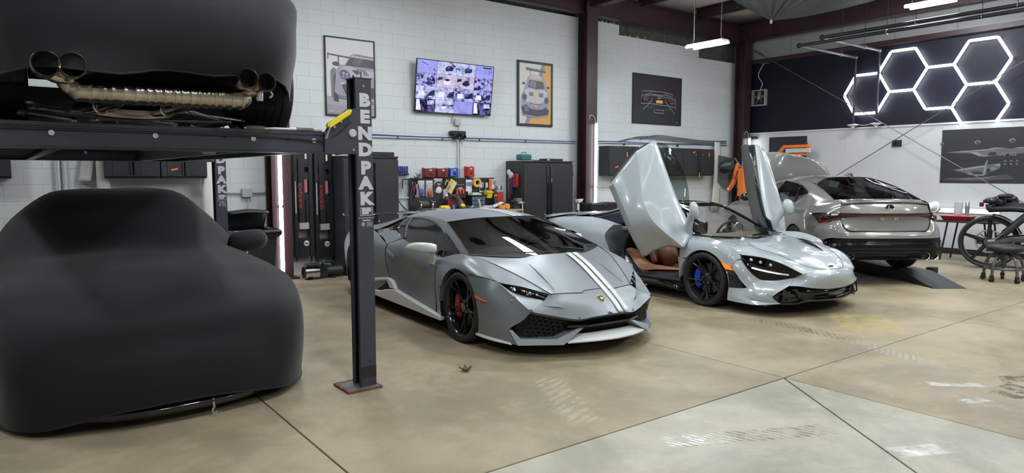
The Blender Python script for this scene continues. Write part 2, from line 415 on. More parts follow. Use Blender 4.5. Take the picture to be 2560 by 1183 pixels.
def ibeam(name, p0, p1, h, w, t=.016):
    p0, p1 = Vector(p0), Vector(p1); d = (p1-p0); L_ = d.length; b = B()
    b.box((0, 0, 0), (L_, .012, h)).box((0, 0, h/2), (L_, w, t)).box((0, 0, -h/2), (L_, w, t))
    o = b.build(name, steel_red, bev=.003, seg=1); o.location = (p0+p1)/2; o.rotation_euler = (0, -atan2(d.z, math.hypot(d.x, d.y)), atan2(d.y, d.x)); return struct(o)
ibeam('beam', (-7, YB-.22, 5.08), (XR, YB-.22, 5.08), .42, .16)
ibeam('beam', (XR-.38, -7, 5.11), (XR-.38, YB, 5.11), .44, .20)
ibeam('beam', (9.9, YB-.3, 5.16), (9.9, -7, 5.16), .34, .2); ibeam('beam', (3.47, YB-.3, 5.16), (3.47, -7, 5.16), .34, .2)
def column(x, y, w=.30, d=.26, tilt=0):
    b = B().box((0, 0, 2.6), (.012, d, 5.2)).box((0, -d/2, 2.6), (w, .016, 5.2)).box((0, d/2, 2.6), (w, .016, 5.2)).box((0, 0, .012), (w+.14, d+.14, .024))
    b.box((0, -d/2-.02, 5.02), (w+.06, .02, .3))
    for dx in (-1, 1):
        for dz in (4.92, 5.0, 5.08): b.cyl((dx*.1, -d/2-.03, dz), (dx*.1, -d/2-.05, dz), .014, n=6)
    o = b.build('column', steel_red, bev=.003, seg=1); o.location = (x, y, 0); return struct(o)
for cx_, cy_ in ((3.47, 10.55), (9.88, 10.52), (15.18, 10.48)): column(cx_, cy_)
# side flange of the column by the trash can
# vertical LED battens on the columns
def led_tube(x, y, z0, z1, label, brk):
    t = thing('light_tube', label, 'light', (x, y, z0), group='upright light tubes on the columns')
    h = z1-z0
    B().box((0, .03, h/2), (.05, .035, h)).build('housing', white_plastic, t, bev=.004)
    a = 0
    for c in brk + [1.0]:
        B().cyl((0, 0, a*h+.02), (0, 0, c*h-.02), .030, n=14).build('tube', white_led, t); a = c
    for zz in (0, h): B().box((0, .005, zz), (.062, .062, .03)).build('end_cap', white_plastic, t, bev=.004)
    B().tube(crv([(0, .03, h), (-.03, .03, h+.12), (-.12, .04, h+.16), (-.18, .05, h+.02)], 12), .006, 6).build('cord', white_plastic, t)
led_tube(3.44, 10.38, .12, 2.30, 'upright white light tube on the column beside the hanging ramps', [.46])
led_tube(9.97, 10.34, .05, 2.66, 'upright white light tube on the column right of the tall black cabinet', [.5])
led_tube(15.27, 10.30, .35, 2.52, 'upright white light tube on the column in the far corner', [.55])
# ---------------------------------------------------------------- hanging twin tube fixtures
fixture_led = emis('fixture_led', (0.92, 0.97, 1.0), 130.0)
LLAB = ['small twin tube light hanging on a chain in front of the far block wall', 'twin tube light hanging high at the top right above the hanging pipes']
OVER = ['open floor left of the camera', 'pale slab in front of the camera', 'pale slab corner joint', 'floor right of the pale slab', 'floor by the motorcycle', 'front of the car lift', 'nose of the silver car', 'nose of the pale grey car', 'tail of the grey saloon', 'rear lift post', 'tail of the silver car', 'open floor beyond the lift', 'back corner beyond the lift']
LLAB += ['twin tube ceiling light out of view over the '+k for k in OVER]
def shop_light(i, x, y, z):
    t = thing('shop_light', LLAB[i], 'light', (x, y, z), group='hanging twin tube ceiling lights')
    B().box((0, 0, .02), (.20, .80, .03)).box((0, 0, -.005), (.05, .80, .03)).build('housing', white_plastic, t, bev=.006)
    for s in (-1, 1):
        B().cyl((s*.115, -.385, -.012), (s*.115, .385, -.012), .024, n=12).build('tube', fixture_led, t)
        B().tube([(0, s*.32, .03), (0, s*.30, .14), (0, s*.31, CEIL-z)], .0055, 5).build('chain', steel, t)
    B().tube(crv([(.03, .3, .03), (.05, .33, .3), (.02, .31, CEIL-z)], 10), .005, 5).build('cord', black_metal, t)
    return t
for i, (x, y, z) in enumerate(SHOP_LIGHTS): shop_light(i, x, y, z)
for o in lamps: o.name = 'lamp'
# honeycomb of tubes on the navy wall
def hex_tubes(name, label, centers, a, M, grp=None, zmin=None, m=None, r=.026):
    t = thing(name, label, 'light', M(0, 0, 0), group=grp); o0 = np.array(M(0, 0, 0)); seen = set()
    for (u, v) in centers:
        P = [(u + a*cos(pi/3*k), v + a*sin(pi/3*k)) for k in range(6)]
        for k in range(6):
            p, q_ = P[k], P[(k+1) % 6]; key = tuple(sorted([(round(p[0], 1), round(p[1], 1)), (round(q_[0], 1), round(q_[1], 1))]))
            if key in seen: continue
            seen.add(key)
            if zmin is not None:
                if p[1] < zmin and q_[1] < zmin: continue
                if min(p[1], q_[1]) < zmin:
                    lo, hi = (p, q_) if p[1] < q_[1] else (q_, p); f = (zmin-hi[1])/(lo[1]-hi[1]); p, q_ = hi, (hi[0]+(lo[0]-hi[0])*f, zmin)
            d = np.array(q_)-np.array(p); p2 = np.array(p)+d*.045; q2 = np.array(q_)-d*.045
            A, Bq = np.array(M(*p2, 0))-o0, np.array(M(*q2, 0))-o0
            B().cyl(A, Bq, r, n=10).build('tube', m or white_led, t)
        for p in P:
            key = (round(p[0], 1), round(p[1], 1))
            if key in seen or (zmin is not None and p[1] < zmin): continue
            seen.add(key); c = np.array(M(*p, -.01))-o0
            B().ell(c, (.03, .03, .03), 10, 6).build('joint', white_plastic, t)
    return t
HA = .488
hex_tubes('honeycomb_light', 'glowing white honeycomb of light tubes on the navy wall', [(7.50, 3.37), (6.768, 3.793), (6.036, 3.37), (5.304, 3.793), (5.304, 2.947)], HA, lambda u, v, h: (XR-.10-h, u, v), zmin=2.60)
ceil_led = emis('ceiling_led', (0.92, 0.97, 1.0), 9.0)
cc = []
for i in range(7):
    for j in range(2): cc.append((7.6 + i*.9, 1.1 + j*1.04 + (.52 if i % 2 else 0)))
hex_tubes('honeycomb_ceiling_light', 'honeycomb of light tubes hung level under the roof, out of view', cc, .6, lambda u, v, h: (u, v, 4.75+h), m=ceil_led, r=.024)
# ---------------------------------------------------------------- things on and along the back wall
MW = lambda x, z, out=0.0: frame((x, YB-out, z), (1, 0, 0), (0, 0, 1))          # local x along the wall, y up, z out of the wall
MR = lambda y, z, out=0.0: frame((XR-out, y, z), (0, -1, 0), (0, 0, 1))
def flatcol(c, rough=.5): return mat('print_%02x%02x%02x' % tuple(int(min(1, k)*255) for k in c), c, rough, var=.03, scale=3)
def sheet(name, polys, M, parent, rough=.45, step=.0005, emitm=None):
    """one flat print: list of (colour or material, [(u,v)...]) laid over each other"""
    me = bpy.data.meshes.new(name); mats = []; V = []; Fs = []; mi = []
    for k, (c, P) in enumerate(polys):
        m = c if not isinstance(c, tuple) else flatcol(c, rough)
        if m not in mats: mats.append(m)
        o = len(V); V += [tuple(M @ Vector((u, v, k*step))) for u, v in P]; Fs.append(tuple(range(o, o+len(P)))); mi.append(mats.index(m))
    me.from_pydata(V, [], Fs)
    for m in mats: me.materials.append(m)
    for p, i in zip(me.polygons, mi): p.material_index = i
    o = bpy.data.objects.new(name, me); COL.objects.link(o); o.parent = parent
    return o
rect = lambda a, b, c, d: [(a, b), (c, b), (c, d), (a, d)]
oval = lambda u, v, a, b, n=18, r=0.0: [(u+a*cos(t)*cos(r)-b*sin(t)*sin(r), v+a*cos(t)*sin(r)+b*sin(t)*cos(r)) for t in np.linspace(0, 2*pi, n+1)[:-1]]
def picture(name, label, M0, w, h, polys, fr=.028, depth=.035, grp=None, fm_=None, cat='picture'):
    """M0: lower left corner of the frame on the wall"""
    t = thing(name, label, cat, tuple(M0 @ Vector((w/2, 0, 0))), group=grp)
    inv = Matrix.Translation(-t.location)
    def place(b): return b.xf(inv @ M0)
    for (a, b_, c, d) in ((0, 0, w, fr), (0, h-fr, w, h), (0, fr, fr, h-fr), (w-fr, fr, w, h-fr)): place(B().box2((a, b_, 0), (c, d, depth))).build('frame', fm_ or blk_plastic, t, bev=.003)
    place(B().box2((fr*.5, fr*.5, .002), (w-fr*.5, h-fr*.5, depth-.012))).build('backing', blk_plastic, t)
    k = lambda P: [(fr+(w-2*fr)*u, fr+(h-2*fr)*v) for u, v in P]
    sheet('print', [(c, k(P)) for c, P in polys], inv @ M0 @ Matrix.Translation((0, 0, depth-.010)), t)
    return t
# grey car poster
g1 = (.30, .29, .36); g2 = (.17, .165, .20); g3 = (.05, .048, .06); g4 = (.42, .41, .47)
pA = [((.60, .59, .60), rect(0, 0, 1, 1)), ((.36, .33, .38), [(0, 0), (1, 0), (1, .20), (0, .24)]), ((.30, .27, .31), [(0, 0), (1, 0), (1, .10), (0, .13)]),
      (g3, [(.03, .775), (.42, .755), (1, .745), (1, .765), (.42, .775), (.03, .795)]), (g3, rect(.03, .72, .05, .80)), (g3, [(.24, .64), (.265, .64), (.265, .77), (.24, .77)]),
      (g2, [(.10, .22), (.18, .20), (.20, .60), (.14, .62), (.08, .56)]), (g3, [(.14, .18), (.24, .16), (.26, .42), (.20, .56), (.15, .5)]),
      (g1, [(.16, .30), (.20, .58), (.28, .66), (.42, .66), (.52, .80), (.62, .82), (1, .80), (1, .22), (.3, .22)]), (g2, [(.38, .65), (.50, .79), (.60, .815), (1, .795), (1, .64), (.7, .645)]),
      (g3, [(.40, .655), (.51, .775), (1, .765), (1, .645)]), ((.10, .095, .12), [(.52, .68), (.60, .76), (.78, .755), (.70, .66)]), (g4, [(.48, .77), (.54, .795), (1, .775), (1, .755)]),
      (g3, oval(.20, .665, .075, .028)), (g4, [(.30, .62), (.46, .655), (.60, .62), (1, .60), (1, .52), (.5, .50), (.34, .54)]), (g3, [(.52, .60), (.66, .605), (.74, .565), (.62, .545)]), (g2, [(.62, .62), (.80, .62), (.9, .54), (.72, .54)]),
      (g2, oval(.38, .53, .115, .068, 22, -.15)), ((.10, .09, .14), oval(.38, .53, .10, .058, 22, -.15)), ((.45, .42, .62), oval(.35, .55, .025, .014)), ((.45, .42, .62), oval(.42, .54, .025, .014)), ((.30, .26, .50), oval(.35, .51, .025, .014)), ((.30, .26, .50), oval(.42, .505, .025, .014)),
      ((.62, .62, .66), [(.28, .42), (.34, .425), (.46, .22), (.40, .21)]), (g3, [(.30, .40), (.42, .41), (.55, .40), (.55, .20), (.40, .235)]), (g3, [(.42, .39), (1, .38), (1, .24), (.50, .23)]), (g2, [(.22, .22), (1, .16), (1, .20), (.24, .26)]), ((.55, .53, .58), rect(.02, .035, .12, .042)), ((.55, .53, .58), rect(.02, .02, .25, .026))]
for k in range(6): pA.append(((.62, .60, .62), rect(.535+k*.078, .779-k*.003, .585+k*.078, .790-k*.003)))
pt = picture('framed_poster', 'tall framed poster of a grey winged sports car behind the lift post', MW(4.32, 2.56), .88, 1.265, pA, fr=.024, grp='framed car pictures on the block wall')
# the word across the top of that windscreen
# orange and white poster
b1 = (.25, .27, .36); b2 = (.13, .13, .18); b3 = (.045, .04, .06); b4 = (.45, .45, .52); orr = (.62, .33, .07)
pB = [((.60, .585, .57), rect(0, 0, 1, 1)), (orr, [(.17, 0), (1, 0), (1, 1), (.72, 1)]), ((.25, .22, .27), [(.17, 0), (.30, 0), (.82, 1), (.70, 1)]),
      (b2, [(.20, .895), (.83, .875), (.83, .905), (.20, .935)]), (b3, [(.20, .885), (.83, .868), (.83, .885), (.20, .90)]), (b3, rect(.33, .80, .345, .89)), (b3, rect(.68, .79, .695, .875)),
      (b1, [(.22, .68), (.26, .78), (.36, .82), (.62, .815), (.76, .79), (.82, .68), (.90, .55), (.94, .40), (.90, .16), (.55, .115), (.10, .14), (.04, .30), (.06, .46), (.14, .56)]),
      (b4, [(.30, .79), (.40, .812), (.60, .808), (.72, .78), (.70, .74), (.30, .75)]), ((.55, .33, .16), [(.27, .73), (.76, .72), (.75, .75), (.28, .76)]), (b3, [(.26, .61), (.30, .73), (.74, .715), (.79, .60), (.52, .585)]), ((.16, .13, .20), [(.29, .63), (.33, .715), (.52, .71), (.52, .60)]),
      (b3, oval(.13, .665, .05, .022)), (b3, oval(.90, .625, .05, .022)), (b4, [(.14, .55), (.28, .59), (.50, .57), (.76, .58), (.88, .54), (.82, .40), (.5, .30), (.2, .36)]), ((.66, .40, .22), [(.475, .57), (.55, .57), (.545, .27), (.49, .27)]),
      (b2, [(.29, .53), (.43, .53), (.43, .46), (.30, .465)]), (b2, [(.60, .525), (.75, .52), (.74, .45), (.60, .455)]), (b2, oval(.155, .44, .075, .058)), (b3, oval(.155, .44, .055, .042)), (b2, oval(.845, .405, .075, .058)), (b3, oval(.845, .405, .055, .042)),
      (b2, [(.30, .36), (.5, .335), (.70, .345), (.70, .33), (.5, .318), (.30, .34)]), (b3, [(.05, .27), (.20, .32), (.30, .26), (.5, .235), (.72, .25), (.82, .29), (.93, .24), (.90, .17), (.55, .13), (.12, .16)]), (b2, [(.14, .29), (.24, .29), (.30, .20), (.16, .21)]), ((.50, .20, .12), [(.48, .28), (.56, .28), (.56, .25), (.48, .25)]), (b1, [(.06, .155), (.5, .115), (.92, .16), (.91, .14), (.5, .095), (.08, .135)])]
picture('framed_poster', 'narrow framed poster of a race car on an orange and white ground', MW(8.215, 2.563), .895, 1.262, pB, fr=.045, grp='framed car pictures on the block wall')
# dark car back
d0 = (.016, .015, .019); wl_ = (.30, .31, .34)
pC = [(d0, rect(0, 0, 1, 1)), ((.024, .017, .022), [(.3, .55), (1, .5), (1, 1), (.2, 1)])]
def stroke(P, w=.005, c=wl_):
    for (a, b_), (c_, d_) in zip(P[:-1], P[1:]):
        dx, dy = c_-a, d_-b_; L_ = math.hypot(dx, dy); nx, ny = -dy/L_*w, dx/L_*w; pC.append((c, [(a+nx, b_+ny*1.4), (c_+nx, d_+ny*1.4), (c_-nx, d_-ny*1.4), (a-nx, b_-ny*1.4)]))
for P in ([(.17, .665), (.35, .68), (.55, .685), (.70, .675), (.83, .64)], [(.24, .60), (.33, .62), (.36, .66)], [(.66, .655), (.70, .62), (.82, .585)], [(.37, .62), (.52, .605), (.66, .62)], [(.16, .575), (.35, .59), (.55, .585), (.75, .565), (.88, .54)], [(.16, .575), (.15, .50)], [(.88, .54), (.885, .38)], [(.14, .40), (.33, .41), (.52, .40), (.80, .38), (.885, .355)], [(.37, .53), (.36, .47), (.30, .42)], [(.66, .52), (.68, .44), (.74, .40)], [(.30, .39), (.18, .27)], [(.75, .37), (.86, .23)], [(.42, .31), (.42, .22), (.62, .22), (.62, .31)], [(.45, .285), (.60, .28)], [(.29, .35), (.29, .31)], [(.35, .35), (.35, .31)], [(.69, .33), (.69, .29)], [(.745, .33), (.745, .29)]): stroke(P)
pC += [((.22, .05, .08), [(.17, .55), (.30, .555), (.30, .53), (.18, .52)]), ((.22, .05, .08), [(.72, .525), (.86, .505), (.85, .485), (.72, .50)]), ((.55, .56, .6), rect(.475, .535, .56, .55)), ((.10, .10, .12), rect(.18, .46, .28, .51)), ((.10, .10, .12), rect(.75, .43, .85, .47)), ((.66, .30, .06), rect(.45, .425, .595, .495)), ((.85, .72, .45), rect(.47, .445, .50, .48)), ((.85, .72, .45), rect(.515, .445, .53, .48)), ((.85, .72, .45), rect(.545, .445, .575, .48)), ((.35, .35, .38), rect(.90, .03, .93, .045))]
picture('framed_poster', 'wide dark framed picture of a car seen from behind with an orange plate', MW(11.45, 2.755), 1.66, 1.11, pC, fr=.03, grp='framed car pictures on the block wall')

# television leaning off the wall, sixteen camera feeds
t = thing('television', 'large wall television showing sixteen bluish security camera feeds', 'television', (6.77, YB-.09, 2.69))
c_bl = np.array((5.90, YB-.085, 2.700)); c_tl = np.array((5.90, YB-.215, 3.600)); ev = (c_tl-c_bl); hh = np.linalg.norm(ev); MT = frame(tuple(c_bl), (1, 0, 0), tuple(ev)); inv = Matrix.Translation(-t.location); wT = 1.625
bz = blk_plastic
B().box2((0, 0, -.035), (wT, hh, -.002)).xf(inv @ MT).build('back_shell', bz, t, bev=.006)
for a in ((0, 0, wT, .012), (0, hh-.010, wT, hh), (0, 0, .010, hh), (wT-.010, 0, wT, hh)): B().box2((a[0], a[1], -.004), (a[2], a[3], .003)).xf(inv @ MT).build('bezel', bz, t)
B().box((wT/2, hh*.5, -.06), (.4, .4, .05)).xf(inv @ MT).build('wall_bracket', black_metal, t)
def feedmat(n, base, dark, sc, thr):
    m = bpy.data.materials.new(n); m.use_nodes = True; N = m.node_tree.nodes; L = m.node_tree.links
    for x in list(N): N.remove(x)
    o = N.new('ShaderNodeOutputMaterial'); e = N.new('ShaderNodeEmission'); e.inputs[1].default_value = 1.0; geo = N.new('ShaderNodeNewGeometry')
    nz = N.new('ShaderNodeTexNoise'); nz.inputs['Scale'].default_value = sc; nz.inputs['Detail'].default_value = 6; nz.inputs['Roughness'].default_value = .7; cr = N.new('ShaderNodeValToRGB')
    L.new(geo.outputs['Position'], nz.inputs['Vector']); L.new(nz.outputs['Fac'], cr.inputs[0]); L.new(cr.outputs[0], e.inputs[0]); L.new(e.outputs[0], o.inputs[0])
    el = cr.color_ramp.elements; el[0].position = thr-.06; el[0].color = (*dark, 1); el[1].position = thr+.06; el[1].color = (*base, 1); x = el.new(.68); x.color = tuple(min(1, k*1.5) for k in base)+(1,)
    return m
fA = feedmat('feed_lavender', (.30, .31, .80), (.10, .09, .30), 7, .34); fB = feedmat('feed_pale', (.50, .54, .88), (.03, .03, .10), 9, .43); fC = feedmat('feed_busy', (.42, .44, .92), (.02, .02, .08), 14, .48); fD = feedmat('feed_dark', (.16, .15, .42), (.012, .010, .04), 8, .52); fE = feedmat('feed_car', (.06, .06, .18), (.01, .01, .03), 30, .5); fG = feedmat('feed_floor', (.52, .44, .62), (.20, .17, .40), 6, .4); fW = feedmat('feed_white', (.75, .78, .95), (.4, .42, .8), 12, .3)
kinds = [[fD, fB, fA, fD], [fB, fB, fC, fC], [fC, fG, fG, fC], [fA, fB, fB, fA]]
for r in range(4):
    for c in range(4):
        u0, v0 = .010+(wT-.02)*c/4, .012+(hh-.022)*r/4; du, dv = (wT-.02)/4-.004, (hh-.022)/4-.003
        P = [(kinds[r][c], rect(u0, v0, u0+du, v0+dv))]
        f = lambda Q: [(u0+du*a, v0+dv*b) for a, b in Q]
        if (r, c) in ((3, 1), (3, 2)): P += [(fE, f([(.45, .25), (.8, .35), (.85, .6), (.6, .75), (.42, .55)])), (fD, f([(.52, .5), (.72, .55), (.75, .68), (.58, .68)]))]
        if r == 2 and c in (1, 2): P += [(fW if c == 1 else fE, f(oval(.55, .42, .2, .2))), (fE, f(oval(.56, .6, .12, .10))), (fE, f([(.05, .5), (.3, .62), (.28, .8), (.08, .75)]))]
        if r == 1: P += [(fE, f([(.55, .2), (.95, .3), (.95, .75), (.7, .6)])), (fW, f([(.1, .2), (.45, .25), (.4, .6), (.15, .6)]))]
        if r == 0 and c in (0, 3): P += [(fW, f([(.05, .1), (.3, .1), (.2, .95), (.05, .95)])), (fB, f([(.6, .55), (.95, .6), (.92, .95), (.6, .9)]))]
        if r == 0 and c == 1: P += [(fW, f(oval(.45, .4, .14, .12))), (fE, f(oval(.85, .6, .08, .06)))]
        if (r, c) == (3, 3): P += [(fA, f([(.35, .15), (.8, .2), (.85, .6), (.42, .6)])), (fE, f(rect(.4, .8, .9, .9)))]
        if (r, c) == (3, 0): P += [(fE, f([(.2, .82), (.55, .6), (.56, .64), (.22, .86)])), (fE, f([(.8, .35), (.98, .15), (.98, .2), (.82, .4)]))]
        if (r, c) == (2, 0): P += [(fE, f([(.55, .2), (.75, .85), (.92, .6), (.95, .2)])), (fC, f([(.6, .3), (.75, .75), (.85, .6), (.85, .3)]))]
        sheet('camera_feed', P, inv @ MT @ Matrix.Translation((0, 0, .0005)), t, step=.0004)

# ---- conduit, blue cable, drops
cd = thing('conduit', 'long white conduit run with drop pipes along the block wall', 'pipe', (6.8, YB, 2.25)); i_ = lambda x, z, o=0: (x-6.8, -o, z-2.25)
wht = mat('painted_pipe', (.60, .62, .63), .45)
def gap(xs, f, name, m, r, par):
    return B().tube(crv([f(x) for x in xs], 4*len(xs)), r, 8).build(name, m, par)
gap([2.4, 3.3], lambda x: i_(x, 2.235, .03), 'pipe', wht, .014, cd); gap([3.68, 5.0, 6.78], lambda x: i_(x, 2.235+.004*(x-3.6), .03), 'pipe', wht, .014, cd); gap([6.95, 8.0, 9.70], lambda x: i_(x, 2.248+.008*(x-6.9), .03), 'pipe', wht, .014, cd); gap([10.06, 12.0, 13.5, 14.95], lambda x: i_(x, 2.285+.015*(x-10), .03), 'pipe', wht, .014, cd)
for s, xv in ((-1, 6.835), (1, 6.885)):
    B().tube(crv([i_(xv+s*.14, 2.247, .03), i_(xv+s*.05, 2.24, .03), i_(xv, 2.19, .03), i_(xv, 2.05, .03)], 14), .014, 8).build('elbow', wht, cd); B().tube([i_(xv, 2.05, .03), i_(xv, 1.05, .03)], .014, 8).build('pipe', wht, cd)
B().tube([i_(6.86, 2.6, .03), i_(6.86, 2.25, .03)], .014, 8).build('pipe', wht, cd)
for x in (5.6, 6.5, 7.3, 8.4, 11.2, 13.0): B().box(i_(x, 2.25+.006*(x-6.8), .03), (.02, .05, .045)).build('clip', black_metal, cd, bev=.004)
bc = thing('cable', 'blue cable lying along the top of the white conduit', 'cable', (6.8, YB, 2.28))
for xs, dz in (((2.4, 3.3), 0), ((3.68, 5, 6, 7.2, 8.4, 9.72), 0), ((10.05, 11.0, 12.0, 13.2, 14.9), .05)):
    B().tube(crv([(x-6.8, -.035, -.008+.010*max(0, x-6.8)*.6+dz*.4+.006*sin(x*3)) for x in xs], 30), .012, 7).build('strand', mat('blue_cable', (.02, .075, .26), .45), bc)
gc = thing('cable', 'loose grey cables sagging above the right wall cabinets', 'cable', (12.6, YB, 2.4))
for k, (a, z0, z1) in enumerate(((11.2, 2.36, 2.46), (11.7, 2.40, 2.50), (11.0, 2.33, 2.42))):
    B().tube(crv([(a-12.6, -.03, z0-2.4), (a+.5-12.6, -.04, z1-2.4), (13.1-12.6, -.04, z1-2.43), (14.0-12.6, -.04, z0-2.37), (14.9-12.6, -.03, z1-2.45)], 26), .010, 6).build('strand', mat('grey_cable', (.12, .125, .13), .5), gc)
# camera pair, junction boxes
t = thing('security_camera', 'pair of black dome security cameras under the television', 'camera', (6.79, YB, 2.33))
for dx in (-.075, .085):
    B().box((dx, -.075, .03), (.15, .13, .075)).build('mount', blk_plastic, t, bev=.02); B().ell((dx+.02, -.11, -.03), (.055, .055, .06), 16, 10).build('eyeball', blk_plastic, t); B().lathe([(0, .0), (.028, .0), (.032, .012)], 14, 'y', c=(dx+.025, -.17, -.035)).build('lens', blk_gloss, t)
t = thing('junction_box', 'small grey junction box with wires right below the television', 'box', (6.82, YB, 2.56)); B().box((0, -.03, .0), (.12, .055, .12)).build('box', mat('grey_box', (.42, .43, .43), .5), t, bev=.006); B().tube(crv([(-.07, -.03, .16), (-.12, -.04, .02), (-.06, -.04, -.04), (0, -.04, .0)], 12), .006, 5).build('wire', mat('green_wire', (.08, .16, .13), .5), t)
jm = mat('grey_box', (.42, .43, .43), .5)
t = thing('junction_box', 'grey metal junction box on the block wall above the trash can', 'box', (3.04, YB, 1.33)); B().box((0, -.035, 0), (.15, .06, .13)).build('box', jm, t, bev=.006)
B().tube([(-.085, -.03, 0), (-.62, -.03, .005)], .012, 8).tube(crv([(.085, -.03, 0), (.26, -.03, .01), (.34, -.03, .06), (.36, -.03, .18), (.36, -.03, .9)], 20), .012, 8).tube([(0, -.03, -.07), (.0, -.03, -.55)], .006, 6); B().tube([(-.085, -.03, 0), (-.62, -.03, .005)], .012, 8).build('conduit_stub', jm, t); B().tube(crv([(.085, -.03, 0), (.26, -.03, .01), (.34, -.03, .06), (.36, -.03, .18), (.36, -.03, .9)], 20), .012, 8).build('conduit_bend', jm, t); B().tube(crv([(.02, -.03, -.07), (.01, -.04, -.25), (.02, -.03, -.55)], 8), .006, 6).build('wire', jm, t)
t = thing('power_outlet', 'white power outlet on the wall right of the light tube column', 'outlet', (10.20, YB, 1.33)); B().box((0, -.03, 0), (.15, .055, .13)).build('box', white_plastic, t, bev=.008); B().box((-.03, -.06, 0), (.03, .006, .05)).build('socket', jm, t); B().tube([(.08, -.025, .01), (.62, -.025, .0)], .009, 7).build('conduit_stub', wht, t); B().tube(crv([(0, -.04, -.06), (-.01, -.05, -.2), (.0, -.06, -.5)], 8), .007, 6).build('cord', black_metal, t)
t = thing('drain_pipe', 'pair of white vertical pipes on the wall behind the covered car', 'pipe', (.70, YB, 0))
for dx in (-.035, .038): B().tube([(dx, -.05, 1.0), (dx, -.05, 2.2)], .018, 10).build('pipe', wht, t)
# ---- white paper sheets hanging by the cabinets
paper = mat('white_sheet', (.70, .70, .67), .7, bump=.05)
for x, y, z0, z1, w, lb_, bend in ((1.14, YB-.12, 1.0, 1.95, .13, 'white paper sheet hanging at the left end of the black wall cabinets', .06), (2.47, YB-.12, .75, 1.95, .19, 'white paper sheet hanging beside the rear lift post', .03), (14.45, YB-.06, .7, 2.41, .30, 'tall white paper sheet hanging right of the wall cabinets', .02)):
    G = [[(x+w*(u-.5)+bend*(1-v)*u, y-.05*sin(v*2.5)-.03*sin(u*3+v), z0+(z1-z0)*v) for u in np.linspace(0, 1, 6)] for v in np.linspace(0, 1, 12)]
    tag(B().grid(np.array(G)-np.array((x, y, z0))).build('paper_sheet', paper, None, thick=.003, loc=(x, y, z0)), lb_, 'paper', 'white paper sheets hanging on the back wall')
G = [[(.93+.14*u-.06*(1-v)**2, YB-.05-.10*(1-v)*u, 1.52+.45*v) for u in np.linspace(0, 1, 5)] for v in np.linspace(0, 1, 10)]
tag(B().grid(np.array(G)-np.array((.95, YB, 1.5))).build('paper_sheet', paper, None, thick=.003, loc=(.95, YB, 1.5)), 'curling white paper corner next to the white pipes', 'paper', 'white paper sheets hanging on the back wall')
# ---- wall cabinets
def wall_cab(x0, z0, w, h, label, doors=2, d=.32, tags=()):
    t = thing('wall_cabinet', label, 'cabinet', (x0+w/2, YB, z0), group='black wall cabinets')
    B().box((0, -d/2+.01, h/2), (w-.004, d-.02, h)).build('body', cab_black, t, bev=.004)
    for k in range(doors):
        dw = w/doors; xc = -w/2+dw*(k+.5); o = B().box((xc, -d, h/2), (dw-.008, .022, h-.05)).build('door', cab_black, t, bev=.004)
        B().box((xc, -d-.012, h/2), (dw*.46, .006, h-.06)).build('door_pressing', cab_black, o, bev=.004); B().box((xc+(.5-(k % 2))*dw*.86, -d-.016, h/2), (.028, .02, h*.82)).build('pull', blk_plastic, o, bev=.004)
        B().cyl((xc+(.5-(k % 2))*dw*.6, -d-.012, h*.78), (xc+(.5-(k % 2))*dw*.6, -d-.018, h*.78), .012, n=10).build('lock', jm, o)
    for (u, v, a, wd, ht) in tags: B().box((-w/2+u*w, -d-.022, v*h), (wd, .008, ht), Matrix.Rotation(a, 3, 'Y')).build('orange_tag', orange_p, t, bev=.004)
    return t
wall_cab(-.95, 1.56, 1.12, .60, 'black wall cabinet at the far left edge beyond the white pipes')
wall_cab(1.16, 1.555, .66, .60, 'black wall cabinet above the covered car, left of the pair', tags=())
wall_cab(1.825, 1.555, .60, .60, 'black wall cabinet above the covered car with an orange tag on it', tags=((.28, .20, 1.35, .026, .095),))
wall_cab(10.45, 1.575, 1.30, .64, 'black wall cabinet with orange tags left of the raised car door', tags=((.40, .72, 0, .035, .10), (.68, .93, .5, .03, .10), (.16, .30, 1.25, .03, .10)))
wall_cab(11.76, 1.575, 1.10, .64, 'black wall cabinet hidden behind the raised car door')
wall_cab(12.87, 1.575, 1.16, .64, 'black wall cabinet with orange tags seen through the raised door glass', tags=((.32, .86, 1.3, .03, .10), (.80, .78, 0, .034, .11), (.50, .02, 0, .03, .12)))
# ---- tall cabinets
def tall_cab(x0, w, h, d, label, y=YB-.02):
    t = thing('tall_cabinet', label, 'cabinet', (x0+w/2, y, 0), group='tall black tool cabinets')
    B().box((0, -d/2+.01, h/2+.03), (w, d-.02, h-.06)).build('body', cab_black, t, bev=.006); B().box((0, -d/2, .03), (w-.02, d-.04, .06)).build('plinth', blk_plastic, t)
    B().box((0, -d/2, h-.012), (w+.006, d+.006, .028)).build('top', cab_black, t, bev=.006)
    for s in (-1, 1):
        o = B().box((s*w/4, -d, h/2+.01), (w/2-.012, .022, h-.14)).build('door', cab_black, t, bev=.005); B().box((s*.045, -d-.02, h/2), (.032, .022, h-.18)).build('pull', blk_gloss, o, bev=.006); B().cyl((s*.11, -d-.01, h*.45), (s*.11, -d-.02, h*.45), .012, n=10).build('lock', jm, o)
        for zz in (.2, h-.25): B().box((s*(w/2-.004), -d-.006, zz), (.012, .016, .07)).build('hinge', black_metal, o)
    return t
tall_cab(4.36, .96, 1.90, .56, 'tall black two door cabinet behind the front lift post'); tall_cab(7.94, 1.24, 1.865, .56, 'tall black two door cabinet right of the workbench')
t = thing('tool_case', 'flat black tool case on top of the left tall cabinet', 'case', (5.12, YB-.30, 1.905)); B().box((0, 0, .035), (.40, .30, .07)).build('shell', blk_plastic, t, bev=.01); B().box((.0, -.155, .035), (.06, .012, .03)).build('latch', black_metal, t)
t = thing('wiper_blades', 'dark wiper blades and rods lying on the left tall cabinet', 'tools', (4.55, YB-.35, 1.905))
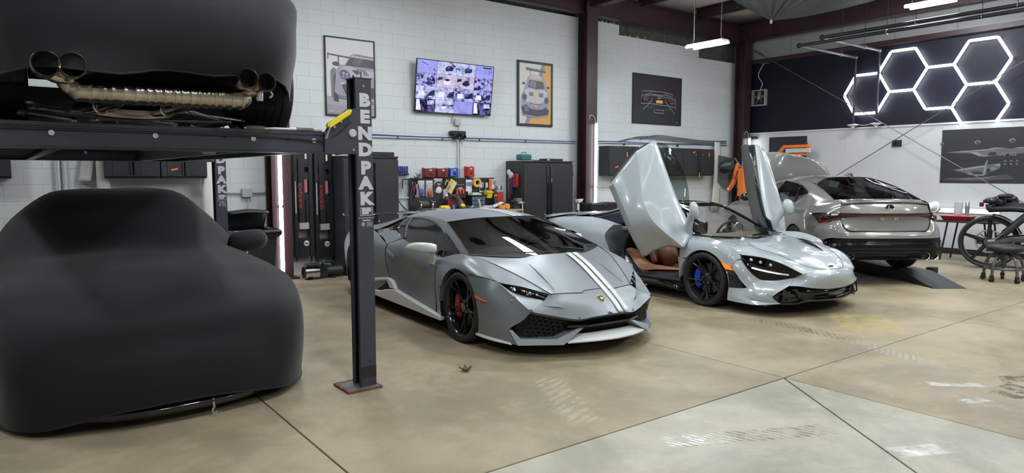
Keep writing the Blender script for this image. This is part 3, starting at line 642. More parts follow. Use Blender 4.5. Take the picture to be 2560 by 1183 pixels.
for k in range(4): B().tube(crv([(-.24, -.05+k*.03, .012+k*.012), (0, -.06+k*.02, .04+k*.014), (.25, -.02+k*.03, .014+k*.012)], 10), .011, 6).build('blade', blk_plastic if k < 3 else steel, t)
t = thing('tool_case', 'teal plastic case on top of the right tall cabinet', 'case', (8.16, YB-.30, 1.872)); teal = mat('teal_plastic', (.03, .16, .17), .4); B().box((0, 0, .065), (.26, .17, .11)).build('shell', teal, t, bev=.02); B().box((0, -.004, .07), (.264, .17, .012)).build('rim', mat('teal_dark', (.02, .10, .11), .4), t, bev=.004); B().tube(crv([(-.06, 0, .12), (-.05, 0, .15), (.05, 0, .15), (.06, 0, .12)], 10), .008, 6).build('handle', teal, t)
t = thing('router_box', 'flat black box on top of the right tall cabinet', 'box', (8.86, YB-.28, 1.872)); B().box((0, 0, .022), (.44, .22, .044)).build('shell', blk_plastic, t, bev=.006); B().box((-.16, -.114, .02), (.06, .006, .02)).build('label_strip', white_plastic, t)
t = thing('cord', 'thin dark cord trailing over the right tall cabinet top', 'cord', (8.45, YB-.3, 1.872)); B().tube(crv([(-.2, 0, .02), (0, -.05, .008), (.12, .03, .008), (.2, 0, .02)], 14), .006, 5).build('strand', black_metal, t)
# things hanging on the side of the right cabinet
t = thing('first_aid_pouch', 'red zip pouch hanging on the side of the right tall cabinet', 'pouch', (7.93, YB-.37, 1.49)); B().box((-.02, 0, 0), (.04, .16, .26)).build('body', red_p, t, bev=.015); B().box((-.043, 0, .02), (.004, .02, .2)).build('zip', black_metal, t)
t = thing('gloves', 'white and blue rag bundle hanging beside the red pouch', 'rag', (7.93, YB-.20, 1.50))
for k in range(7): B().ell((-.03, random.uniform(-.07, .06), .12+random.uniform(-.05, .04)), (.028, .05, .045), 10, 7).build('fold', white_plastic, t)
for k in range(4): B().tube(crv([(-.02, -.05+k*.03, .08), (-.03, -.05+k*.03, -.06), (-.02, -.06+k*.035, -.28-.03*k)], 8), .012, 6).build('strap', (blue_p, black_metal, red_p, steel)[k], t)
# ---- folding frames hung on the wall, pump on the floor
qb = mat('ramp_black', (.010, .010, .012), .42, coat=.2); redl = mat('red_lettering', (.40, .03, .03), .5)
def jack(x, label, z0=.30):
    t = thing('car_jack_frame', label, 'jack', (x, YB-.13, z0), group='black car jack frames hung on the wall'); w, h = .30, 1.85
    for s in (-1, 1): B().box((s*(w/2-.03), 0, h/2), (.06, .10, h)).build('rail', qb, t, bev=.006)
    for zc, hz in ((.16, .30), (.95, .10), (1.28, .12), (1.55, .26), (1.75, .20)): B().box((0, -.01, zc), (w-.12, .07, hz)).build('cross_plate', qb, t, bev=.006)
    B().box((0, -.062, 1.735), (w*.62, .006, .15)).build('warning_label', mat('orange_label', (.80, .27, .02), .5), t); B().box((0, -.0655, 1.735), (w*.54, .003, .11)).build('label_text', mat('orange_label_dark', (.50, .16, .02), .5, var=.5, scale=60), t)
    B().box((-.03, -.04, 1.05), (.10, .05, 1.0)).build('arm', qb, t, bev=.006); B().box((.06, -.03, .72), (.05, .04, .55)).build('arm', qb, t, bev=.006)
    B().box((.035, -.07, 1.13), (.045, .006, .20)).build('serial_plate', mat('pink_plate', (.50, .16, .17), .5), t); B().box((.05, -.055, 1.60), (.03, .005, .10)).build('serial_plate', white_plastic, t)
    text('QUICKJACK', .075, 'lettering', redl, t, frame((-.055, -.068, .98), (0, 0, 1), (-1, 0, 0)), depth=.001, off=.0015)
    B().box((-.125, -.053, .95), (.012, .004, .50)).build('side_stripe', white_plastic, t)
    B().box((0, -.05, .50), (w*.5, .02, .10)).build('window', mat('pale_clip', (.4, .4, .39), .5), t); B().lathe([(0, -.003), (.04, -.003), (.045, 0)], 18, 'y', c=(.03, -.052, .22)).build('sticker', white_plastic, t); B().box((.03, -.057, .225), (.06, .003, .02)).build('sticker_band', redl, t)
    for s in (-1, 1): B().cyl((s*.12, -.02, -.06), (s*.12, -.02, .02), .010, n=8).build('hose_end', black_metal, t)
    return t
jack(3.86, 'black car jack frame with orange label on the wall, left of the pair'); jack(4.20, 'black car jack frame with orange label on the wall beside the tall cabinet', .27)
t = thing('hydraulic_pump', 'chrome and black hydraulic pump unit on the floor under the jack frames', 'pump', (3.94, 10.22, 0))
B().cyl((-.24, -.02, .105), (-.02, -.02, .105), .10, n=24).build('motor', chrome, t, ang=40); B().box((.02, 0, .11), (.20, .16, .20)).build('manifold', black_metal, t, bev=.015); B().cyl((.12, .02, .10), (.38, .02, .10), .085, n=22).build('reservoir', blk_plastic, t, ang=40); B().box((-.12, -.05, .22), (.22, .12, .05)).build('cover', blk_plastic, t, bev=.012)
for k in range(4): B().tube(crv([(-.1+k*.06, -.10, .20), (0, -.13-.02*k, .24+.02*k), (.12, -.08, .20+.02*k), (.2+.03*k, .05, .24)], 14), .010, 6).build('hose', (blk_plastic, mat('green_hose', (.06, .40, .12), .5), blk_plastic, steel)[k], t)
for x in (-.15, .2): B().box((x, 0, .010), (.06, .22, .02)).build('foot', rubber, t)
# small sign by the light tube
t = thing('warning_sign', 'small white paper sign with a red ring beside the left light tube', 'sign', (3.60, YB-.05, 1.75)); B().box((.04, 0, 0), (.15, .004, .30)).build('sheet', paper, t); B().lathe([(.035, -.004), (.05, -.004), (.05, -.002), (.035, -.002)], 22, 'y', c=(.055, -.002, .05)).build('ring', redl, t)
# ---- trash can
t = thing('trash_can', 'tall black trash can with a bin bag behind the covered car', 'trash can', (2.93, 10.22, 0)); bag = mat('bin_bag', (.010, .010, .012), .22, bump=.5, bscale=22)
B().grid([[( sx*(.25+.05*k), sy*(.24+.05*k), .0+.78*k) for sx, sy in ((-1,-1),(0,-1),(1,-1),(1,0),(1,1),(0,1),(-1,1),(-1,0))] for k in (0, .5, 1)], closeu=True).build('body', blk_plastic, t, ang=60, bev=.02)
rg = [[(a*(.335+dr), b*(.315+dr), z) for a, b in ((-1,-1),(-.5,-1.03),(0,-1),(.5,-1.04),(1,-1),(1.03,-.4),(1,.4),(1,1),(.3,1.02),(-.4,1),(-1,1),(-1.02,.3))] for dr, z in ((-.03, .70), (.012, .74), (.02, .79), (.0, .82), (-.05, .80))]
B().grid(rg, closeu=True).build('bin_bag', bag, t, ang=60); B().box((.02, -.34, .795), (.05, .02, .07)).build('bag_knot', white_plastic, t, bev=.01)
B().loft([[(-.29,.30,.80),(0,.32,.80),(.29,.30,.80)], [(-.30,.20,1.03),(0,.20,1.05),(.30,.20,1.03)], [(-.27,.08,1.06),(0,.05,1.085),(.27,.08,1.06)], [(-.27,-.02,1.03),(0,-.05,1.05),(.27,-.02,1.03)]], 14, 12).build('lid', blk_plastic, t, thick=.02, ang=60)
# ---------------------------------------------------------------- workbench and everything on it
wood = mat('bench_wood', (.46, .33, .20), .55, var=.15, scale=3, bump=.1, bscale=30)
bx0, bx1, by0, by1, bz = 5.70, 7.86, 10.06, YB-.04, .965
t = thing('workbench', 'wooden workbench with black pegboard between the tall cabinets', 'workbench', ((bx0+bx1)/2, (by0+by1)/2, 0)); ob = np.array(t.location)
lb3 = lambda a, b: (tuple(np.array(a)-ob), tuple(np.array(b)-ob))
B().box2(*lb3((bx0, by0, bz-.035), (bx1, by1, bz))).build('worktop', wood, t, bev=.004)
B().box2(*lb3((bx0+.05, by0+.04, bz-.12), (bx1-.05, by0+.075, bz-.036))).build('apron', black_metal, t)
for x in (bx0+.06, bx1-.06):
    for y in (by0+.08, by1-.08): B().box2(*lb3((x-.03, y-.03, 0), (x+.03, y+.03, bz-.036))).build('leg', black_metal, t, bev=.004)
B().box2(*lb3((bx0+.05, by0+.1, .25), (bx1-.05, by1-.05, .28))).build('shelf', wood, t)
B().box2(*lb3((5.80, by1-.025, bz), (7.62, by1, 1.545))).build('pegboard', cab_black, t, bev=.004)
B().box2(*lb3((6.97, by1-.20, 1.215), (7.36, by1-.02, 1.228))).build('small_shelf', cab_black, t)
B().tube([tuple(np.array(p)-ob) for p in ((5.66, by1-.03, 1.36), (5.66, by1-.03, 1.52), (5.80, by1-.03, 1.52))], .012, 6).build('side_bracket', black_metal, t)
def it(name, label, cat, x, z, out=.06): return thing(name, label, cat, (x, by1-out, z))
bagm = glass('clear_bag', (.80, .81, .83), 1.5, .15); bag_w = mat('cloudy_bag', (.42, .42, .44), .35, var=.25, scale=25, bump=.5, bscale=40)
def bag_of(x, z, w, h, c, label):
    t = it('parts_bag', label, 'bag', x, z, .035); G = [[(w*(u-.5), -.02*sin(pi*u)*sin(pi*v)-.004, h*v) for u in np.linspace(0, 1, 6)] for v in np.linspace(0, 1, 7)]
    B().grid(G).build('bag', bag_w, t, thick=.004, ang=60); B().ell((0, -.03, h*.3), (w*.34, .02, h*.22), 12, 8).build('contents', c, t); B().box((0, -.012, h*.93), (w*.8, .008, h*.12)).build('header_card', white_plastic, t); return t
pur = mat('purple_part', (.16, .10, .36), .4); pk = mat('coral_part', (.55, .09, .09), .4)
bag_of(6.02, 1.22, .15, .28, pur, 'clear bag holding a purple part, pinned on the pegboard'); bag_of(6.19, 1.20, .15, .30, pk, 'clear bag holding coral red parts, pinned on the pegboard'); bag_of(6.53, 1.16, .11, .18, steel, 'small clear bag hanging lower on the pegboard'); bag_of(7.57, 1.30, .13, .22, white_plastic, 'clear bag with white clips at the right end of the pegboard')
t = it('sanding_disc', 'dark maroon sanding disc hanging on the pegboard', 'disc', 6.38, 1.385, .05); B().lathe([(.012, -.006), (.095, -.006), (.097, 0), (.012, 0)], 30, 'y').build('disc', mat('maroon_disc', (.055, .014, .022), .7, bump=.2, bscale=200), t)
for k, (a, r_) in enumerate(((1.9, .05), (1.2, .05), (-1.8, .03))): B().box((r_*cos(a), -.008, r_*sin(a)), (.014, .004, .04)).build('sticker', white_plastic, t)
bag_of(6.38, 1.24, .22, .30, white_plastic, 'wide clear bag behind the maroon sanding disc').location.y += .02
t = it('brochure', 'tilted yellow and purple packet pinned on the pegboard', 'packet', 6.64, 1.39, .05); sheet('print', [((.62, .55, .12), rect(-.07, -.12, .07, .12)), (( .30, .16, .36), rect(-.06, -.11, -.01, .0)), ((.66, .62, .45), rect(.0, -.02, .06, .10)), ((.72, .40, .10), rect(-.055, .02, -.02, .10))], Matrix.Rotation(0, 4, 'X') @ frame((0, -.012, 0), (.85, 0, -.52), (.52, 0, .85)), t); B().box((0, -.005, 0), (.15, .008, .25), Matrix.Rotation(.55, 3, 'Y')).build('card', mat('packet_yellow', (.6, .5, .1), .5), t)
t = it('decal_sheet', 'black packet with blue and yellow swirls pinned on the pegboard', 'packet', 6.58, 1.46, .035); B().box((0, 0, 0), (.16, .006, .15)).build('card', blk_plastic, t); B().tube(crv([(-.06, -.006, -.04), (-.02, -.008, .04), (.03, -.007, .0), (.06, -.006, .05)], 12), .009, 5).build('swirl', yellow_p, t); B().tube(crv([(-.05, -.006, .05), (0, -.008, .0), (.06, -.006, -.04)], 12), .008, 5).build('swirl', blue_p, t)
t = it('tool_pouch', 'black pouch with a white diamond logo on the pegboard', 'pouch', 6.83, 1.20, .05); B().box((0, 0, .165), (.235, .016, .33)).build('flap', blk_plastic, t, bev=.006); B().box((0, -.02, .02), (.24, .03, .10)).build('pocket', blk_plastic, t, bev=.008)
text('ToolsMaterialTools', .022, 'lettering', decal, t, frame((0, -.0105, .22), (1, 0, 0), (0, 0, 1)), depth=.0006)
for (a, b_) in ((-.045, 0), (0, 0), (.045, 0), (-.0225, .0225), (.0225, .0225), (-.0225, -.0225), (.0225, -.0225)): B().box((a+.005, -.0095, .135+b_), (.028, .004, .028), Matrix.Rotation(pi/4, 3, 'Y')).build('diamond', decal, t)
for k in range(6): B().cyl((-.08+k*.035, -.03, .06), (-.082+k*.036, -.035, .145), .011, n=8).build('screwdriver_grip', red_p if k % 2 else orange_p, t)
t = it('pliers', 'red handled pliers tucked in front of the black pouch', 'pliers', 6.735, 1.23, .10); B().tube(crv([(-.05, 0, -.05), (-.03, 0, .0), (0, 0, .03)], 8), .010, 6).build('handle', red_p, t); B().tube(crv([(.05, 0, -.05), (.03, 0, .0), (0, 0, .03)], 8), .010, 6).build('handle', red_p, t); B().hexa([(-.012,-.01,.02),(.012,-.01,.02),(.012,.01,.02),(-.012,.01,.02),(-.004,-.006,.08),(.004,-.006,.08),(.004,.006,.08),(-.004,.006,.08)]).build('jaw', steel, t)
t = it('label_pack', 'white and blue label pack hanging on the pegboard', 'packet', 7.035, 1.40, .04); B().box((0, 0, 0), (.13, .012, .22)).build('card', white_plastic, t, bev=.004); B().box((0, -.008, .03), (.11, .004, .07)).build('band', mat('label_blue', (.16, .20, .42), .5), t); B().box((.01, -.01, -.16), (.07, .008, .10)).build('tab', paper, t)
t = it('tape_roll', 'thick roll of yellow masking tape on the pegboard', 'tape', 7.19, 1.455, .06); B().lathe([(.045, -.045), (.085, -.045), (.085, .03), (.045, .03), (.045, -.045)], 28, 'y').build('roll', mat('tape_yellow', (.70, .42, .08), .55), t, ang=40); B().lathe([(.040, -.044), (.045, -.044), (.045, .03), (.040, .03), (.040, -.044)], 24, 'y').build('core', mat('card_core', (.30, .22, .13), .7), t)
for k, (x, m_, lbl) in enumerate(((7.30, white_plastic, 'white spray bottle label hanging right of the tape'), (7.345, steel, 'steel scraper hanging on the pegboard'), (7.44, white_plastic, 'white blister pack hanging near the pegboard corner'))):
    t = it('hanging_pack', lbl, 'packet', x, 1.36, .04); B().box((0, 0, 0), (.055, .018, .19)).build('body', m_, t, bev=.008); B().box((0, -.011, -.03), (.04, .004, .06)).build('label_patch', blk_plastic, t)
t = it('looped_cable', 'orange looped cord hanging at the right of the pegboard', 'cord', 7.51, 1.39, .05)
for k in range(4): B().tube(crv([(-.02+k*.012, 0, .14), (-.03+k*.016, -.02, -.05), (-.01+k*.01, -.01, -.15), (.0+k*.012, .01, .0), (-.01+k*.01, 0, .13)], 18), .008, 6).build('strand', orange_p, t)
t = it('wrench', 'large steel adjustable wrench hanging at the left of the pegboard', 'wrench', 5.93, 1.28, .06); B().box((0, 0, .06), (.028, .012, .20)).build('handle', steel, t, bev=.005); B().lathe([(.012, -.012), (.035, -.012), (.035, .012), (.012, .012)], 20, 'y', c=(-.006, 0, -.06), a0=-1.0, a1=4.0).build('jaw', steel, t)
t = it('zip_ties', 'bunch of black zip ties in the top left corner of the pegboard', 'zip ties', 5.91, 1.50, .07)
for k in range(9): B().tube(crv([(0, 0, -.06), (random.uniform(-.03, .03), -.02, .03), (random.uniform(-.10, .10), random.uniform(-.04, .0), random.uniform(.06, .14))], 8), .006, 5).build('tie', blk_plastic, t)
for k in range(3):
    t = it('cutters', ('red handled cutters hanging left of the bags', 'purple handled pliers hanging left of the bags', 'black pliers hanging next to the zip ties')[k], 'pliers', 5.85+k*.055, 1.36, .05)
    for s in (-1, 1): B().tube(crv([(0, 0, .07), (s*.012, 0, .02), (s*.03, 0, -.08)], 8), .009, 6).build('handle', (red_p, pur, blk_plastic)[k], t)
    B().box((0, 0, .09), (.018, .012, .05)).build('jaw', steel, t, bev=.004)
# chargers on the wall above
cdr = mat('dark_red_plastic', (.17, .012, .016), .4)
def charger(x, z, w, h, m, label, kind):
    t = thing('tool_charger', label, 'charger', (x, YB, z), group='battery chargers above the workbench'); B().box((0, -.06, h/2), (w, .12, h)).build('body', m, t, bev=.02, seg=3); B().box((0, -.122, h*.36), (w*.34, .008, h*.2)).build('display', blk_plastic, t, bev=.004)
    B().box((0, -.122, h*.80), (w*.20, .006, h*.12)).build('logo_patch', white_plastic, t)
    if kind == 'b':
        for k in range(5): B().box((-w*.30, -.122, h*(.2+.14*k)), (.03, .006, .008)).build('led_bar', white_plastic, t)
    for s in (-1, 1): B().box((s*w*.42, -.03, h+.004), (w*.1, .04, .01)).build('rib', m, t)
charger(6.20, 1.55, .235, .165, cdr, 'dark red battery charger, left of the row above the bench', 'r'); charger(6.46, 1.55, .235, .165, cdr, 'dark red battery charger next to the blue one', 'r'); charger(6.70, 1.562, .19, .16, blue_p, 'blue battery charger above the bench', 'b'); charger(7.06, 1.56, .165, .19, mat('bright_red_plastic', (.42, .02, .015), .4), 'bright red battery charger right of the conduit pipes', 'r')
t = thing('driver_rack', 'rack of blue handled screwdrivers on the block wall', 'screwdrivers', (5.665, YB, 1.62)); B().box((0, -.04, -.01), (.26, .06, .03)).build('rail', blk_plastic, t, bev=.006)
for k in range(6):
    x = -.105+k*.042; B().lathe([(0, .135), (.014, .13), (.017, .10), (.012, .06), (.017, .03), (.014, .0), (0, .0)], 10, 'z', c=(x, -.045, .0)).build('handle', mat('driver_blue', (.015, .035, .26), .35), t); B().cyl((x, -.045, -.02), (x, -.045, -.30-.03*(k % 3)), .0035, n=6).build('shaft', steel, t)
t = thing('air_hose', 'blue grey hose hanging from the wall down to the bench end', 'hose', (5.62, YB-.06, 1.02)); B().tube(crv([(-.11, .03, .17), (.1, .02, .175), (.24, .02, .18)], 10), .012, 7).build('wall_pipe', wht, t); B().tube(crv([(-.06, -.04, .14), (.0, -.12, .02), (.12, -.4, -.16), (.2, -.6, -.32)], 18), .012, 7).build('hose', mat('hose_blue_grey', (.06, .09, .14), .45), t)
# on the bench
def on(name, label, cat, x, y, grp=None): return thing(name, label, cat, (x, y, bz), group=grp)
t = on('bench_grinder', 'dark bench grinder at the left end of the workbench', 'grinder', 5.95, 10.42); gr_m = mat('grinder_grey', (.05, .05, .052), .5)
B().cyl((-.07, 0, .12), (.07, 0, .12), .065, n=20).build('motor', gr_m, t, ang=40)
for s in (-1, 1): B().cyl((s*.09, 0, .12), (s*.14, 0, .12), .080, n=24).build('guard', gr_m, t, ang=40); B().cyl((s*.10, -.02, .11), (s*.13, -.02, .11), .073, n=24).build('wheel', steel, t, ang=40); B().box((s*.115, -.10, .17), (.07, .06, .012)).build('eye_shield', steel, t)
B().box((0, 0, .03), (.20, .16, .06)).build('base', gr_m, t, bev=.01)
t = on('drill', 'yellow and black cordless drill lying on the bench', 'drill', 6.32, 10.35); B().cyl((-.10, 0, .06), (.07, 0, .06), .038, n=16).build('body', yellow_p, t, ang=40); B().cyl((.07, 0, .06), (.14, 0, .06), .026, .014, n=14).build('chuck', blk_plastic, t); B().box((-.06, -.07, .04), (.05, .14, .04)).build('grip', blk_plastic, t, bev=.01); B().box((-.06, -.16, .04), (.11, .07, .07)).build('battery', yellow_p, t, bev=.01)
t = on('spray_cap', 'purple plastic spray cap standing beside the yellow drill', 'cup', 6.50, 10.36); B().lathe([(.0, .10), (.026, .10), (.030, .09), (.030, 0)], 16).build('cap', pur, t)  # loose purple cap of a spray can
t = on('parts_tray', 'clear plastic parts tray near the front edge of the bench', 'tray', 6.10, 10.14); B().box((0, 0, .006), (.26, .14, .012)).box((0, -.07, .03), (.26, .006, .06)).box((0, .07, .03), (.26, .006, .06)).box((-.13, 0, .03), (.006, .14, .06)).box((.13, 0, .03), (.006, .14, .06)).build('tray', bag_w, t); B().box((0, 0, .03), (.2, .1, .03)).build('contents', gr_m, t, bev=.01)
t = on('tape_measure', 'small white block standing at the left front of the bench', 'block', 5.99, 10.16); B().box((0, 0, .025), (.05, .04, .05)).build('body', white_plastic, t, bev=.008)
t = on('clipboard', 'dark red clipboard lying on the bench front', 'clipboard', 6.36, 10.14); B().box((0, 0, .006), (.22, .14, .012)).build('board', cdr, t, bev=.003); B().box((.07, .05, .02), (.08, .03, .016)).build('clip', steel, t)
t = on('red_tool_box', 'dark red tool box standing behind the paper funnel', 'box', 6.52, 10.52); B().box((0, 0, .09), (.13, .12, .18)).build('body', cdr, t, bev=.012); B().box((0, 0, .185), (.135, .125, .015)).build('lid', red_p, t, bev=.004)
t = on('paper_sheet', 'curved sheet of white paper standing on the bench', 'paper', 6.62, 10.46); G = [[(-.17+.30*u-.04*v, -.06*sin(u*2), .02+.29*(1-u*u)*.9+.06*v-.05) for v in np.linspace(0, 1, 5)] for u in np.linspace(0, 1, 12)]; G = [[(-.14+.24*u, -.10+.16*v, .03+.25*sqrt(max(0, 1-u*u*.95))) for v in np.linspace(0, 1, 5)] for u in np.linspace(0, 1, 14)]; B().grid(G).build('sheet', paper, t, thick=.002, ang=60)
t = on('power_tool', 'black angle grinder lying in the middle of the bench', 'grinder', 6.68, 10.30); B().cyl((-.12, 0, .05), (.08, .02, .05), .036, n=14).build('body', blk_plastic, t, ang=40); B().cyl((.11, .02, .035), (.11, .02, .085), .05, n=18).build('head', gr_m, t, ang=40); B().ell((-.02, .0, .085), (.05, .04, .04), 12, 8).build('motor_hump', yellow_p, t)
t = on('hex_key_set', 'black and red hex key set at the front of the bench', 'tool set', 6.66, 10.13); B().box((0, 0, .03), (.24, .06, .06)).build('case', blk_plastic, t, bev=.008)
for k in range(5): B().box((-.09+k*.045, -.033, .035), (.012, .006, .03)).build('key', cdr, t)
t = on('pen', 'white marker pen lying on the bench', 'pen', 6.93, 10.42); B().tube([(-.05, 0, .02), (.05, .02, .07)], .010, 8).build('barrel', white_plastic, t); B().tube([(.05, .02, .07), (.07, .024, .08)], .008, 8).build('cap', blk_plastic, t)
t = on('scraper', 'small steel scraper lying flat at the bench front', 'scraper', 6.86, 10.14); B().box((0, 0, .008), (.09, .03, .014)).build('blade', mat('tan_scraper', (.5, .42, .28), .5), t)
t = on('dust_mask', 'grey white dust mask lying on the bench', 'mask', 7.04, 10.20); B().ell((0, 0, .03), (.13, .08, .04), 16, 8, Matrix.Rotation(-.2, 3, 'Y')).build('shell', mat('mask_grey', (.45, .46, .46), .7), t); B().box((.09, -.05, .02), (.08, .03, .03)).build('valve', blk_plastic, t, bev=.008)
t = on('glue_gun', 'black and white spray gun standing on the bench', 'spray gun', 7.10, 10.40); B().tube(crv([(0, 0, .0), (.0, 0, .08), (-.015, 0, .15), (-.03, 0, .19)], 10), .014, 8).build('body', white_plastic, t); B().ell((.02, 0, .03), (.04, .035, .03), 12, 8).build('cup', blk_plastic, t)
t = on('organiser', 'black drawer organiser with blue fronts at the back of the bench', 'organiser', 7.14, 10.58); B().box((0, 0, .12), (.30, .16, .24)).build('case', blk_plastic, t, bev=.005)
for r in range(3):
    for c in range(4): B().box((-.11+c*.073, -.083, .045+r*.075), (.066, .008, .062)).build('drawer', mat('smoke_blue', (.10, .14, .20), .3), t, bev=.003)
t = it('paper_stack', 'stack of white papers on the small shelf', 'paper', 7.13, 1.229, .12); B().box((0, 0, .012), (.20, .12, .024)).build('stack', paper, t); B().box((-.02, .01, .034), (.16, .1, .016), Matrix.Rotation(.1, 3, 'Z')).build('stack', white_plastic, t)
t = on('rag', 'crumpled white cloth on the right of the bench', 'cloth', 7.28, 10.33); 
for k in range(5): B().ell((-.09+k*.045, random.uniform(-.03, .03), .04), (.06, .05, .035), 10, 7, Matrix.Rotation(k*.5, 3, 'Z')).build('fold', white_plastic, t)
t = on('caulk_tube', 'white sealant tube lying across the crumpled cloth', 'tube', 7.40, 10.26); B().tube([(-.13, -.02, .05), (.11, .03, .11)], .030, 12).build('barrel', white_plastic, t, ang=40); B().tube([(.11, .03, .11), (.19, .045, .125)], [.014, .005], 8).build('nozzle', white_plastic, t); B().tube([(-.02, .003, .078), (.03, .013, .09)], .0305, 12).build('band', jm, t)
t = on('blue_cloth', 'pale blue cloth at the bench front edge', 'cloth', 7.20, 10.16); B().grid([[(x, y, .012+.012*sin(x*30+y*17)) for x in np.linspace(-.14, .16, 12)] for y in np.linspace(-.06, .06, 6)]).build('cloth', mat('pale_blue_cloth', (.30, .36, .48), .7), t, thick=.004, ang=60)
t = it('yellow_bin', 'yellow parts bin hooked on the pegboard', 'bin', 7.44, 1.16, .08); B().hexa([(-.06,-.05,0),(.06,-.05,0),(.06,.05,0),(-.06,.05,0),(-.075,-.075,.13),(.075,-.075,.13),(.075,.05,.15),(-.075,.05,.15)]).build('bin', yellow_p, t, bev=.006); B().box((0, -.078, .115), (.16, .012, .025)).build('lip', yellow_p, t); B().ell((0, 0, .14), (.06, .04, .02), 10, 6).build('contents', steel, t)
t = on('bottle', 'thin dark spray bottle standing behind the orange pads', 'bottle', 7.52, 10.50); B().lathe([(0, .24), (.010, .24), (.012, .20), (.024, .17), (.026, 0)], 16).build('bottle', mat('dark_bottle', (.05, .02, .03), .3), t); B().box((-.01, -.02, .25), (.03, .05, .025)).build('trigger', white_plastic, t, bev=.006)
t = on('orange_pad', 'orange polishing pads stacked at the right front of the bench', 'pad', 7.46, 10.20); B().lathe([(0, .07), (.06, .07), (.065, .05), (.065, .02), (.055, 0)], 20).build('pad', mat('orange_foam', (.80, .30, .05), .8, bump=.3, bscale=80), t); B().lathe([(0, .035), (.05, .03), (.055, 0), (.05, -.025), (0, -.03)], 20, 'y', c=(.10, -.02, .055)).build('pad', mat('orange_foam', (.80, .30, .05), .8, bump=.3, bscale=80), t)
t = it('red_carton', 'red and green snack carton on the bench right end', 'carton', 7.66, bz, .14); B().box((0, 0, .15), (.14, .07, .30)).build('carton', mat('carton_red', (.45, .05, .03), .5, var=.3, scale=20), t); B().ell((0, -.036, .07), (.05, .006, .05), 12, 8).build('print_patch', mat('carton_green', (.42, .46, .12), .5), t)
t = on('hose_coil', 'black hose coil lying at the right of the bench', 'hose', 7.68, 10.28); B().tube([(.09*cos(a), .07*sin(a), .03+.10*(.5+.5*sin(a*.5))) for a in np.linspace(0, 4*pi, 50)], .012, 7).build('coil', blk_plastic, t)
t = on('vise', 'steel bench vise clamped at the right corner of the workbench', 'vise', 7.78, 10.22); vm = mat('vise_grey', (.10, .10, .105), .4, metal=.6)
B().box((0, 0, .04), (.12, .14, .08)).build('base', vm, t, bev=.01); B().box((0, -.02, .12), (.10, .20, .08)).build('body', vm, t, bev=.012); B().box((0, -.11, .17), (.13, .03, .06)).build('jaw', steel, t, bev=.004); B().box((0, -.06, .17), (.13, .03, .06)).build('jaw', steel, t, bev=.004); B().cyl((0, -.20, .11), (0, .06, .11), .016, n=10).build('screw', steel, t); B().cyl((-.08, -.19, .11), (.08, -.19, .11), .007, n=8).build('bar', steel, t)
t = on('clamp', 'pale bar clamp gripping the front right corner of the bench', 'clamp', 7.84, 10.08); B().box((0, 0, -.02), (.018, .018, .30)).build('bar', white_plastic, t, bev=.003); B().box((-.03, 0, .12), (.09, .03, .03)).build('jaw', white_plastic, t, bev=.006); B().box((-.03, -.0, -.13), (.09, .03, .025)).build('jaw', white_plastic, t, bev=.006)
t = it('kettle', 'steel spray can cluster at the right end of the pegboard', 'can', 7.68, 1.27, .10); B().lathe([(0, .14), (.05, .13), (.055, .10), (.055, .0)], 18).build('can', steel, t); B().box((.0, -.03, .02), (.15, .07, .04)).build('holder', jm, t, bev=.008)
t = thing('white_cloth', 'white towel draped at the right end of the bench by the cabinet', 'cloth', (7.80, by1-.06, .98)); B().grid([[(-.10+.2*u-.08*v, -.05*sin(u*6), .42*v*(1-.3*u)) for u in np.linspace(0, 1, 9)] for v in np.linspace(0, 1, 9)]).build('towel', mat('towel_grey', (.40, .41, .42), .8), t, thick=.006, ang=60)
# lamp stand and black case behind the silver car
t = thing('lamp_stand', 'small white lamp on a thin white stand in front of the tall cabinet', 'lamp', (9.33, 10.15, 0)); B().cyl((0, 0, .0), (0, 0, 1.06), .012, n=8).build('pole', white_plastic, t); B().hexa([(-.05,-.05,1.04),(.05,-.05,1.06),(.05,.05,1.06),(-.05,.05,1.04),(-.06,-.06,1.10),(.07,-.06,1.12),(.07,.06,1.12),(-.06,.06,1.10)]).build('head', white_plastic, t, bev=.006); B().box((-.03, 0, .96), (.03, .03, .14)).build('knob', white_plastic, t, bev=.006); B().lathe([(0, 0), (.14, 0), (.14, .02), (.03, .03)], 20).build('base', white_plastic, t)
t = thing('storage_case', 'black storage case on a stand behind the pale grey car', 'case', (9.80, 10.06, 0)); B().box((0, 0, .94), (.74, .36, .20)).build('case', blk_plastic, t, bev=.03); B().box((0, -.005, 1.0), (.75, .37, .02)).build('rim', black_metal, t, bev=.004); B().box((0, -.19, .97), (.10, .02, .05)).build('latch', black_metal, t, bev=.006)
for x in (-.3, .3): B().box((x, 0, .42), (.05, .3, .84)).build('leg', black_metal, t, bev=.004)
